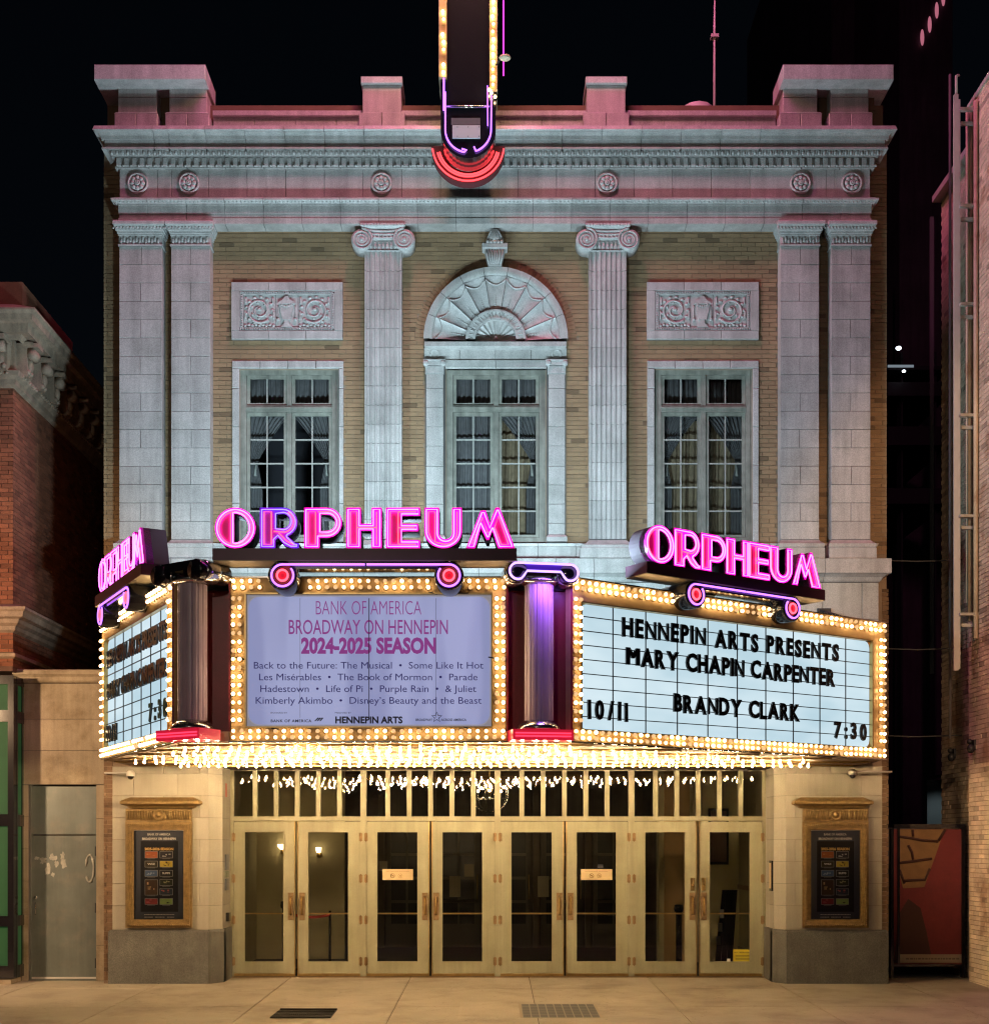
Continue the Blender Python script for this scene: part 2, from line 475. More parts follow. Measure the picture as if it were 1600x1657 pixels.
    def mesh(s, name, mat=None, c=(0, 0, 0)):
        me = bpy.data.meshes.new(name)
        me.from_pydata([(a - c[0], b - c[1], z - c[2]) for a, b, z in s.v], [], s.f)
        if any(s.sm): me.polygons.foreach_set('use_smooth', s.sm)
        if any(s.r):
            at = me.attributes.new('rnd', 'FLOAT', 'FACE')
            at.data.foreach_set('value', s.r)
        if mat: me.materials.append(mt[mat] if isinstance(mat, str) else mat)
        me.update()
        return me

CEN = {}
def tag(o, label=None, cat=None, group=None, kind=None):
    if label: o['label'] = label
    if cat: o['category'] = cat
    if group: o['group'] = group
    if kind: o['kind'] = kind
    return o

def thing(name, label, cat, loc=(0, 0, 0), rotz=0.0, group=None, local=False):
    o = bpy.data.objects.new(name, None)
    o.empty_display_size = 0.3
    col.objects.link(o)
    o.location = loc; o.rotation_euler = (0, 0, rotz)
    CEN[o.name] = Vector((0, 0, 0)) if local else Vector(loc)
    return tag(o, label, cat, group)

def bb_center(v):
    xs = [p[0] for p in v]; ys = [p[1] for p in v]; zs = [p[2] for p in v]
    return Vector(((min(xs) + max(xs)) / 2, (min(ys) + max(ys)) / 2, (min(zs) + max(zs)) / 2))

def part(name, mb, mat, parent=None, label=None, kind=None):
    c = bb_center(mb.v)
    o = bpy.data.objects.new(name, mb.mesh(name, mat, c))
    col.objects.link(o)
    if parent is not None:
        o.parent = parent
        o.location = c - CEN[parent.name]
    else:
        o.location = c
    CEN[o.name] = c
    if label: o['label'] = label
    if kind: o['kind'] = kind
    return o

def inst(name, me, loc, parent=None, rot=None, scale=None):
    o = bpy.data.objects.new(name, me)
    col.objects.link(o)
    c = Vector(loc)
    if parent is not None:
        o.parent = parent
        o.location = c - CEN[parent.name]
    else:
        o.location = c
    if rot: o.rotation_euler = rot
    if scale: o.scale = scale
    CEN[o.name] = c
    return o

def struct(name, mb, mat, parent=None):
    o = part(name, mb, mat, parent)
    if parent is None: o['kind'] = 'structure'
    return o

def curve_mesh(cu, name, mat):
    ob = bpy.data.objects.new('tmp', cu)
    col.objects.link(ob)
    bpy.context.view_layer.update()
    me = bpy.data.meshes.new_from_object(ob, depsgraph=bpy.context.evaluated_depsgraph_get())
    bpy.data.objects.remove(ob); bpy.data.curves.remove(cu)
    me.name = name
    me.materials.clear()
    if mat: me.materials.append(mt[mat] if isinstance(mat, str) else mat)
    # stand it up: x right, z up, front face towards -y
    for v in me.vertices:
        x, y, z = v.co; v.co = (x, -z, y)
    me.update()
    return me

def text_mesh(txt, mat, size=1.0, xs=1.0, bold=0.0, ext=0.0, width=None, space=1.0, bev=0.0):
    # centred on x, baseline at z=0, front at -ext
    cu = bpy.data.curves.new('txt', 'FONT')
    cu.body = txt; cu.size = 1.0; cu.extrude = 0; cu.offset = bold; cu.resolution_u = 3
    cu.space_character = space
    if ext: cu.extrude = ext / size
    if bev: cu.bevel_depth = bev / size
    me = curve_mesh(cu, 'lettering', mat)
    xsx = [v.co.x for v in me.vertices]
    if not xsx: return me
    a, b = min(xsx), max(xsx)
    sx = (width / (b - a)) if width else size * xs
    for v in me.vertices:
        v.co = ((v.co.x - (a + b) / 2) * sx, v.co.y * size, v.co.z * size)
    me.update()
    return me

def shape_mesh(loops, mat, ext):
    cu = bpy.data.curves.new('shp', 'CURVE')
    cu.dimensions = '2D'; cu.fill_mode = 'BOTH'; cu.extrude = ext
    for lp in loops:
        sp = cu.splines.new('POLY')
        sp.points.add(len(lp) - 1)
        for i, (x, z) in enumerate(lp): sp.points[i].co = (x, z, 0, 1)
        sp.use_cyclic_u = True
    return curve_mesh(cu, 'letter_can', mat)

# ------------------------------------------------------------------ brick walls
def subtract(iv, holes):
    out = [iv]
    for a, b in holes:
        nx = []
        for s, e in out:
            if b <= s or a >= e: nx.append((s, e)); continue
            if a > s: nx.append((s, a))
            if b < e: nx.append((b, e))
        out = nx
    return out

def brick_wall(parent, place, u0, u1, z0, z1, holes, mat, nparts=300, course=0.0675, length=0.213,
               gap=0.009, zmin_parts=-1, seed=1, depth=0.03, ragged=0.003, pref=None):
    """place(u, n, z) -> point; n is outward from the wall face; holes(z) -> list of (a,b)"""
    rnd = random.Random(seed)
    cells = []
    k = 0; z = z0
    while z < z1 - 0.01:
        zt = min(z + course - gap, z1)
        off = (length / 2 if k % 2 else 0) + rnd.uniform(-.01, .01)
        for s, e in subtract((u0, u1), holes(z + course / 2)):
            i = math.floor((s - off) / length)
            while True:
                a = max(s, off + i * length); b = min(e, off + (i + 1) * length - gap)
                if off + i * length >= e: break
                if b - a > 0.03: cells.append((a, b, z, zt))
                i += 1
        z += course; k += 1
    def bm(m, a, b, c, d, pr):
        n = len(m.v)
        for uu, nn, zz in [(a, pr, c), (b, pr, c), (b, pr, d), (a, pr, d), (a, -depth, c), (b, -depth, c), (b, -depth, d), (a, -depth, d)]:
            m.v.append(tuple(place(uu, nn, zz)))
        for q in [(0, 1, 2, 3), (4, 5, 1, 0), (5, 6, 2, 1), (6, 7, 3, 2), (7, 4, 0, 3)]: m.face(*[n + t for t in q])
    key = pref or (lambda c: (c[1] - c[0]) * (c[3] - c[2]) + rnd.random() * 1e-5)
    order = sorted(range(len(cells)), key=lambda i: -key(cells[i]))
    solo = set(order[:nparts])
    rest = MB()
    for i, (a, b, c, d) in enumerate(cells):
        pr = rnd.uniform(-ragged, ragged)
        if i in solo:
            m = MB(); bm(m, a, b, c, d, pr); part('brick', m, mat, parent)
        else:
            rest.cur = rnd.random() + 0.0001; bm(rest, a, b, c, d, pr)
    if rest.f:
        part('brick', rest, mat, parent, kind='stuff')
    return len(cells)

def frontp(y):
    return lambda u, n, z: (u, y - n, z)

# ================================================================== THE GROUND
SL = 0.02
def gz(y): return SL * y if y > -8.0 else -0.16
m = MB(); m.quad((-260, -300, -0.34), (260, -300, -0.34), (260, 300, -0.34), (-260, 300, -0.34))
struct('ground', m, 'ground')
m = MB(); m.quad((-200, -22.5, -0.31), (200, -22.5, -0.31), (200, -8.2, -0.31), (-200, -8.2, -0.31))
struct('road', m, 'asphalt')
m = MB()
m.v += [(-60, -8.0, gz(-8) - .012), (60, -8.0, gz(-8) - .012), (60, 1.0, gz(1) - .012), (-60, 1.0, gz(1) - .012),
        (-60, -8.0, -.34), (60, -8.0, -.34), (60, 1.0, -.34), (-60, 1.0, -.34)]
for q in [(0, 1, 2, 3), (4, 5, 1, 0), (5, 6, 2, 1), (7, 4, 0, 3)]: m.face(*q)
pav = struct('pavement', m, 'concrete_joint')
js = [W(458, 20), W(659, 20), W(858, 20), W(1057, 20)]
pitch = 1.873
xs = sorted(js + [js[0] - pitch * (i + 1) for i in range(6)] + [js[-1] + pitch * (i + 1) for i in range(6)])
ys = [-8.0, -6.1, -4.3, -2.45, -.62, 0.98]
for i in range(len(xs) - 1):
    for j in range(len(ys) - 1):
        a, b, c, d = xs[i] + .004, xs[i + 1] - .004, ys[j] + .004, ys[j + 1] - .004
        m = MB(); e = .004; n = 0
        m.v += [(a, c, gz(c) - .012), (b, c, gz(c) - .012), (b, d, gz(d) - .012), (a, d, gz(d) - .012),
                (a + e, c + e, gz(c)), (b - e, c + e, gz(c)), (b - e, d - e, gz(d)), (a + e, d - e, gz(d))]
        for q in [(4, 5, 6, 7), (0, 1, 5, 4), (1, 2, 6, 5), (2, 3, 7, 6), (3, 0, 4, 7)]: m.face(*q)
        part('paving_slab', m, 'concrete', pav)
m = MB()
for i in range(-16, 16):
    m.box(i * 2 + .005, i * 2 + 1.995, -8.2, -8.01, -.34, gz(-8) + .0)
struct('kerb', m, 'concrete')

# ================================================================== THEATRE BUILDING
XL, XR = -5.907, 5.93
bld = thing('theatre_building', 'tan brick theatre facade with pale terracotta pilasters and cornice behind the lit marquee', 'theatre', (0, 5, 0))
m = MB()
# wall core with real openings: built as strips around windows and the entrance
WIN = [(W(388), W(548), Z(878), Z(597)), (W(722), W(883), Z(878), Z(597)), (W(1059), W(1217), Z(878), Z(597))]
def slab(x0, x1, z0, z1, y0=.012, y1=.32): m.box(x0, x1, y0, y1, z0, z1)
zb, zt = WIN[0][2], WIN[0][3]
slab(XL, XR, 3.33, zb); slab(XL, XR, zt, 12.9)
slab(XL, WIN[0][0], zb, zt); slab(WIN[0][1], WIN[1][0], zb, zt); slab(WIN[1][1], WIN[2][0], zb, zt); slab(WIN[2][1], XR, zb, zt)
slab(XL, -4.34, 0, 3.33, .012, .7); slab(4.42, XR, 0, 3.33, .012, .7)
part('wall', m, 'mortar', bld)
m = MB()
m.box(XL, XL + .3, .325, 24, -.3, 12.9); m.box(XR - .3, XR, .325, 24, -.3, 12.9); m.box(XL + .31, XR - .31, 23.7, 24, -.3, 12.9)
part('side_wall', m, 'side_brick', bld)
m = MB(); m.box(XL + .3, XR - .3, .33, 23.7, 12.55, 12.7); part('roof', m, 'dark_metal', bld)

PIL = [(W(193, 19.78), W(262, 19.78)), (W(277, 19.78), W(340, 19.78)), (W(1263, 19.78), W(1325, 19.78)), (W(1345, 19.78), W(1408, 19.78))]
ION = [(W(590, 19.8), W(650, 19.8)), (W(953, 19.8), W(1013, 19.8))]
LC = (W(802), Z(553)); LR = 116 / 107.0; LRO = LR + .145
def fac_holes(z):
    h = []
    if z > Z(360): return [(-5.60, 5.61)]
    for a, b in PIL + ION: h.append((a + .01, b - .01))
    if z > Z(553): 
        r = LRO * LRO - (z - LC[1]) ** 2
        if r > 0: h.append((LC[0] - math.sqrt(r), LC[0] + math.sqrt(r)))
    else: h.append((W(686), W(917)))
    if Z(550) < z < Z(458): h += [(W(375), W(555)), (W(1046), W(1227))]
    if z < Z(584): h += [(W(376), W(556)), (W(1047), W(1227))]
    return h
nb = brick_wall(bld, frontp(0), XL, XR, Z(897), 12.35, fac_holes, 'brick', 300, seed=3)
print('bricks', nb)
# rowlock arch of bricks round the lunette
m = MB()
na = 58
for i in range(na):
    a0 = PI * i / na; a1 = PI * (i + 1) / na - .004
    m.cur = random.random() + .001
    r0, r1 = LR + .004, LRO - .006
    pts = [(LC[0] + r * math.cos(a), LC[1] + r * math.sin(a)) for r, a in ((r0, a0), (r1, a0), (r1, a1), (r0, a1))]
    m.prism(pts, -random.uniform(0, .004), .03)
part('arch_brick', m, 'brick', bld, kind='stuff')
# lower edge strips beside the stone piers
brick_wall(bld, frontp(0), XL, W(182), .05, 5.97, lambda z: [], 'side_brick', 60, seed=5)
brick_wall(bld, frontp(0), W(1427), XR + .03, .05, 5.97, lambda z: [], 'side_brick', 90, seed=6)

# ---- cornice, frieze, architrave
FX0, FX1 = -5.60, 5.61
def zp(p, py): return Z(py, 20 - p)
def segmented(name, prof, x0, x1, cuts, mat, parent, g=.006, y=0.0):
    cuts = [x0] + [c for c in cuts if x0 + .05 < c < x1 - .05] + [x1]
    out = []
    for i in range(len(cuts) - 1):
        mm = MB()
        a = cuts[i] + (g / 2 if i else 0); b = cuts[i + 1] - (g / 2 if i < len(cuts) - 2 else 0)
        mm.moulding(prof, a, b, y, i == 0, i == len(cuts) - 2)
        out.append(part(name, mm, mat, parent))
    return out
E = .25   # ends: profile x0 is shifted so that p=.25 falls on the frieze end
def P_(lst): return [(p, zp(p, py)) for p, py in lst]
m = MB(); m.box(FX0 + .01, FX1 - .01, -.235, .0115, Z(362, 19.75) + .01, 12.6)
ent = part('entablature', m, 'terra_joint', bld)
corn_cuts = [W(140 + 80 * 0 + v, 19.5) for v in (58.5, 108, 132)] + [W(332 + 64.2 * i, 19.5) for i in range(0, 15)] + [W(1402, 19.5)]
segmented('cornice_block', P_([(.40, 240), (.455, 240.2), (.455, 237.5), (.42, 237), (.42, 225.5), (.46, 224.5), (.47, 219), (.50, 213), (.545, 211), (.56, 208.5)]) + [(.54, 12.69), (0.0, 12.72)], FX0 + E, FX1 - E, corn_cuts, 'terra', ent)
segmented('dentil_course', P_([(.27, 272), (.30, 271.5), (.30, 269), (.285, 268.5), (.285, 254.5), (.34, 254), (.34, 251.5), (.35, 251), (.37, 243), (.40, 241.5), (.40, 240.2)]), FX0 + E, FX1 - E,
          [W(199 + 62.3 * i + 40, 19.65) for i in range(0, 20)], 'terra', ent)
m = MB()
x = FX0 - .02
zd0, zd1 = zp(.33, 267.5), zp(.33, 255.2)
while x < FX1 + .02:
    m.box(x, x + .062, -.335, -.284, zd0, zd1); m.ball((x + .093, -.30, zd0 + .012), .024, 6, 4, (1, 1, .8)); x += .1155
for zz in range(3):
    yy = -.0 - zz * .1
m2 = MB(); m2.add(m)
part('dentil', m, 'terra', ent, kind='stuff')
m = MB(); x = FX0 - .08; zz = zp(.38, 246.5)
while x < FX1 + .1:
    m.ball((x, -.372, zz), .034, 6, 5, (.72, .75, 1.05)); m.box(x + .034, x + .046, -.382, -.34, zz - .03, zz + .035); x += .0795
part('egg_and_dart', m, 'relief', ent, kind='stuff')
# frieze
fz0, fz1 = Z(318.5, 19.75), Z(272.2, 19.75)
fc = [FX0] + [W(v, 19.75) for v in (255, 277)] + [W(337 + 62.6 * i, 19.75) for i in range(15)] + [W(1337, 19.75), W(1351, 19.75)] + [FX1]
fc = sorted(set(fc))
for i in range(len(fc) - 1):
    if fc[i + 1] - fc[i] < .05: continue
    m = MB(); m.bbox(fc[i] + .003, fc[i + 1] - .003, -.25, -.2, fz0, fz1); part('frieze_block', m, 'terra', ent)
# architrave ledge and bands
ac = [W(176 + 62.4 * i, 19.7) for i in range(1, 20)]
segmented('architrave_block', P_([(.24, 362.5), (.262, 361.5), (.262, 352.5), (.25, 352), (.25, 345.5), (.263, 345), (.263, 332), (.27, 331.5), (.27, 329.5), (.30, 328), (.335, 323), (.35, 322.5), (.35, 319.5), (.20, 318.6)]), FX0 + E, FX1 - E, ac, 'terra', ent)
m = MB(); x = FX0 - .03; zz = zp(.31, 326)
while x < FX1 + .05:
    m.ball((x, -.313, zz), .02, 5, 4, (.8, .7, 1)); x += .058
part('bead_moulding', m, 'relief', ent, kind='stuff')
# rosettes
def rosette_mesh():
    m = MB()
    m.lathe([(.158, 0), (.158, -.03), (.138, -.042), (.128, -.03), (.122, -.012)], axis='y', seg=24)
    for k in range(8):
        a = 2 * PI * k / 8
        m.ball((.078 * math.cos(a), -.028, .078 * math.sin(a)), .036, 8, 5, (1, .75, 1))
        a += PI / 8
        m.ball((.09 * math.cos(a), -.018, .09 * math.sin(a)), .022, 6, 4, (1, .6, 1))
    m.lathe([(.042, -.02), (.042, -.052), (.03, -.062), (.02, -.05), (.012, -.062), (.003, -.066)], axis='y', seg=14)
    return m.mesh('rosette', 'relief')
rm = rosette_mesh()
for px in (222.5, 305.5, 617, 982.5, 1295.5, 1378.5):
    inst('rosette', rm, (W(px, 19.72), -.25, Z(295.5, 19.72)), ent)

# ---- flat pilasters
SH_T, SH_B = Z(398, 19.78), Z(873, 19.78)
def pilaster(x0, x1, seed):
    rnd = random.Random(seed)
    m = MB(); m.box(x0 + .008, x1 - .008, -.205, .0115, SH_B - .3, SH_T + .4)
    p = part('pilaster', m, 'terra_joint', bld)
    n = 16; h = (SH_T - SH_B) / n
    xm = (x0 + x1) / 2
    for i in range(n):
        z1 = SH_T - i * h; z0 = z1 - h
        cuts = [x0, xm + rnd.uniform(-.01, .01), x1] if i % 2 == 0 else [x0, x1]
        for j in range(len(cuts) - 1):
            b = MB(); o = rnd.uniform(-.0015, .0015)
            b.bbox(cuts[j] + (.0035 if j else 0), cuts[j + 1] - (.0035 if j < len(cuts) - 2 else 0), -.22 + o, -.005, z0 + .0035, z1 - .0035, .003)
            part('terracotta_block', b, 'terra', p)
    # capital
    a, b_ = x0 + .22, x1 - .22
    c = MB()
    c.moulding(P_([(.22, 398), (.245, 397), (.245, 394.5), (.225, 394), (.225, 381.5), (.24, 380.5), (.24, 378), (.265, 376.5), (.265, 374), (.30, 371), (.30, 368.5), (.32, 366), (.335, 362.5), (.35, 361.5), (.35, 357), (.34, 355.5), (.2, 355.2)]), x0 + .11, x1 - .11, k=.5)
    zz = zp(.24, 388)
    x = x0 + .03; k = 0
    while x < x1 - .01:
        c.ball((x, -.228, zz + (.015 if k % 2 else -.012)), .03, 6, 5, (.75, .55, 1.6)); x += .046; k += 1
    x = x0 - .06
    while x < x1 + .07:
        c.ball((x, -.318, zp(.32, 368)), .019, 5, 4, (.8, .8, 1)); x += .05
    part('capital', c, 'relief', p)
    c = MB()
    c.moulding([(.34, Z(903, 19.66)), (.34, Z(886.5, 19.66)), (.325, Z(885.5, 19.66)), (.335, Z(884, 19.66)), (.335, Z(879, 19.66)), (.29, Z(876.5, 19.66)), (.25, Z(874.5, 19.7)), (.225, Z(873, 19.75)), (.2, Z(872.5, 19.75))], x0 + .11, x1 - .11, k=.5)
    part('base', c, 'terra', p)
for i, (a, b) in enumerate(PIL): pilaster(a, b, 20 + i)

# ---- fluted Ionic pilasters
def ionic(x0, x1):
    IT, IB = Z(407, 19.8), Z(872, 19.8)
    m = MB(); m.box(x0 + .01, x1 - .01, -.175, .0115, IB - .05, IT + .25)
    p = part('fluted_pilaster', m, 'terra_joint', bld)
    n = 15; h = (IT - IB) / n
    nf = 7; wd = x1 - x0; mg = .022; fp = (wd - 2 * mg) / nf; fr = fp * .40
    pts = [(0, 0), (0, -.21)]
    for k in range(nf):
        cx = mg + fp * (k + .5)
        for t in range(6):
            a = PI - PI * t / 5
            pts.append((cx + fr * math.cos(a), -.21 + fr * math.sin(a) * .95))
    pts += [(wd, -.21), (wd, 0)]
    pts = [(x - wd / 2, y) for x, y in pts]
    b = MB(); b.vprism(pts, -h / 2 + .0035, h / 2 - .0035)
    me = b.mesh('fluted_block', 'terra')
    for i in range(n):
        inst('fluted_block', me, ((x0 + x1) / 2, -.002, IT - h * (i + .5)), p)
    xc = (x0 + x1) / 2
    c = MB()
    # flute tops, neck with leaves
    c.moulding([(.215, IT), (.222, IT + .012), (.20, IT + .02), (.20, Z(384, 19.7)), (.22, Z(383, 19.7)), (.24, Z(379, 19.7)), (.22, Z(375, 19.7))], x0 + .2, x1 - .2)
    for k in range(9):
        xx = x0 + .035 + k * (wd - .07) / 8
        c.ball((xx, -.215, Z(396, 19.75)), .026, 6, 5, (.9, .7, 1.7)); c.ball((xx, -.22, Z(391, 19.75)), .016, 6, 4)
    for k in range(5):
        c.ball((xc - .12 + k * .06, -.235, Z(379, 19.7)), .026, 6, 5, (.8, .8, 1.1))
    part('neck', c, 'relief', p)
    c = MB()
    vz = Z(383.5, 19.68); R0 = .165
    for sgn in (-1, 1):
        vx = xc + sgn * .316
        c.lathe([(R0 - .004, 0), (R0 - .004, -.24), (R0 - .03, -.255), (.03, -.262)], (vx, 0, vz), 'y', 28)
        sp = []; sp2 = []
        for t in range(64):
            a = t / 63 * 2.6 * 2 * PI
            rr = R0 * (1 - t / 63 * .78)
            ang = PI / 2 + sgn * -a * -1
            sp.append((vx + rr * math.cos(ang), -.262, vz + rr * math.sin(ang)))
        c.tube(sp, [.017 * (1 - .55 * i / 63) for i in range(64)], 6)
        c.ball((vx, -.262, vz), .032, 10, 6, (1, .6, 1))
    # sagging band between the volutes and the abacus
    for q, (zo, r) in enumerate(((.155, .02), (.105, .014), (.055, .012))):
        c.tube([(xc + t * .316, -.245, vz + zo - .03 * (1 - (t * t))) for t in [i / 8 - 1 for i in range(17)]], r, 6)
    c.prism([(xc - .316, vz + .02), (xc + .316, vz + .02), (xc + .316, vz + .16)] + [(xc + .316 - .632 * k / 8, vz + .16 - .03 * math.sin(PI * k / 8)) for k in range(1, 8)] + [(xc - .316, vz + .16)], -.24, -.02)
    part('volute', c, 'relief', p)
    c = MB(); c.moulding([(.24, Z(368, 19.7)), (.26, Z(366.5, 19.7)), (.29, Z(363, 19.7)), (.29, Z(360, 19.7)), (.2, Z(359.8, 19.7))], xc - .33 + .29, xc + .33 - .29)
    x = xc - .33
    while x < xc + .34:
        c.ball((x, -.285, Z(362.5, 19.7)), .02, 5, 4, (.8, .8, 1.2)); x += .05
    part('abacus', c, 'relief', p)
    c = MB()
    c.moulding([(.36, Z(903, 19.66)), (.36, Z(887, 19.66)), (.34, Z(886, 19.66)), (.335, Z(881, 19.66)), (.28, Z(878.5, 19.66)), (.25, Z(876, 19.7)), (.215, Z(873, 19.75)), (.18, Z(872.5, 19.75))], x0 + .215, x1 - .215)
    part('base', c, 'terra', p)
for a, b in ION: ionic(a, b)

# ---- parapet
m = MB(); m.box(XL + .05, XR - .05, .02, .3, 12.72, 13.3); par = part('parapet', m, 'side_brick', bld)
pz = 13.05
segs = [W(345 + 33.2 * i * 2, 19.9) for i in range(0, 15)]
segs = [s for s in segs if s < W(1255, 19.9) - .1] + [W(1255, 19.9)]
for i in range(len(segs) - 1):
    b = MB(); b.bbox(segs[i] + .003, segs[i + 1] - .003, -.1, .0185, 12.725, pz); part('parapet_block', b, 'terra', par)
b = MB(); b.bbox(W(344, 19.85), W(1256, 19.85), -.15, .33, pz + .002, Z(178, 19.85), .006); part('coping', b, 'terra', par)
for px0, px1 in ((586.5, 649), (949.5, 1012)):
    x0, x1 = W(px0, 19.75), W(px1, 19.75)
    b = MB(); b.bbox(x0 - .055, (x0 + x1) / 2 - .003, -.26, .2, 12.725, Z(180, 19.72), .008); part('pier_block', b, 'terra', par)
    b = MB(); b.bbox((x0 + x1) / 2 + .003, x1 + .055, -.26, .2, 12.725, Z(180, 19.72), .008); part('pier_block', b, 'terra', par)
    b = MB(); b.bbox(x0, x1, -.235, .25, Z(180, 19.72) + .004, Z(133.5, 19.7), .006); part('pier_block', b, 'terra', par)
    b = MB(); b.bbox(x0 - .02, x1 + .02, -.29, .34, Z(133.5, 19.7) + .004, Z(123.5, 19.72), .006); part('pier_cap', b, 'terra', par)
for side in (-1, 1):
    if side < 0: sh = [(190, 252), (273, 333)]; ba = [(184.5, 255), (267, 338)]; cp = (152, 332)
    else: sh = [(1268, 1323), (1345, 1406)]; ba = [(1261, 1330), (1341, 1412)]; cp = (1267, 1446)
    for (a, b_), (c, d) in zip(sh, ba):
        a, b_, c, d = [W(v, 19.7) for v in (a, b_, c, d)]
        for u, v in ((c, (c + d) / 2), ((c + d) / 2, d)):
            b = MB(); b.bbox(u + .003, v - .003, -.30, .2, 12.725, Z(183, 19.7), .008); part('pier_block', b, 'terra', par)
        b = MB(); b.moulding([(.30, Z(183, 19.7)), (.28, Z(180, 19.7)), (.26, Z(179, 19.7))], c + .3, d - .3, 0); part('pier_moulding', b, 'terra', par)
        zc = Z(155, 19.7)
        b = MB(); b.bbox(a, b_, -.26, .2, Z(179.5, 19.7), zc - .003, .006); part('pier_block', b, 'terra', par)
        b = MB(); b.bbox(a, b_, -.26, .2, zc + .003, Z(128.5, 19.7), .006); part('pier_block', b, 'terra', par)
    a, b_ = W(cp[0], 19.5), W(cp[1], 19.5)
    b = MB(); b.bbox(a, b_, -.5, .22, Z(128, 19.5), Z(103.5, 19.5), .008); part('pier_cap', b, 'terra', par)
    # brick body seen in the gaps
    b = MB(); b.box(a + .28, b_ - .15, -.02, .24, 12.73, Z(128.5, 19.55)); part('pier_core', b, 'side_brick', par)

# ---- belt course and stone between belt and marquee
SX0, SX1 = -5.66, 5.72
m = MB(); m.box(SX0 + .01, SX1 - .01, -.29, .011, 3.34, 6.2)
base = part('stone_storey', m, 'terra_joint', bld)
bz = 19.55
segmented('belt_block', [(.31, Z(942, 19.7)), (.33, Z(940, 19.7)), (.35, Z(934, 19.65)), (.41, Z(929, 19.6)), (.44, Z(927.5, bz)), (.45, Z(926.5, bz)), (.45, Z(903.5, bz)), (.1, 6.37)], SX0 + .30, SX1 - .30,
          [W(214 + 62.3 * i, bz) for i in range(20)], 'terra', base)
segmented('plinth_block', [(.08, 6.32), (.08, Z(884, 19.85)), (.11, Z(882.5, 19.85)), (.12, Z(878.5, 19.85)), (.02, Z(878, 19.85))], W(186) + .12, W(1418) - .12, [W(250 + 62 * i) for i in range(19)], 'terra', base)
zr = [3.34, 3.9, 4.42, 4.94, 5.46, Z(943, 19.7)]
for r in range(5):
    x = SX0; off = .3 if r % 2 else .6; first = True
    while x < SX1 - .02:
        nx = min(x + (off if first else .585), SX1); first = False
        b = MB(); b.bbox(x + .003, nx - .003, -.31 + random.uniform(-.001, .001), -.06, zr[r] + .003, zr[r + 1] - .003, .003); part('terracotta_block', b, 'terra', base); x = nx

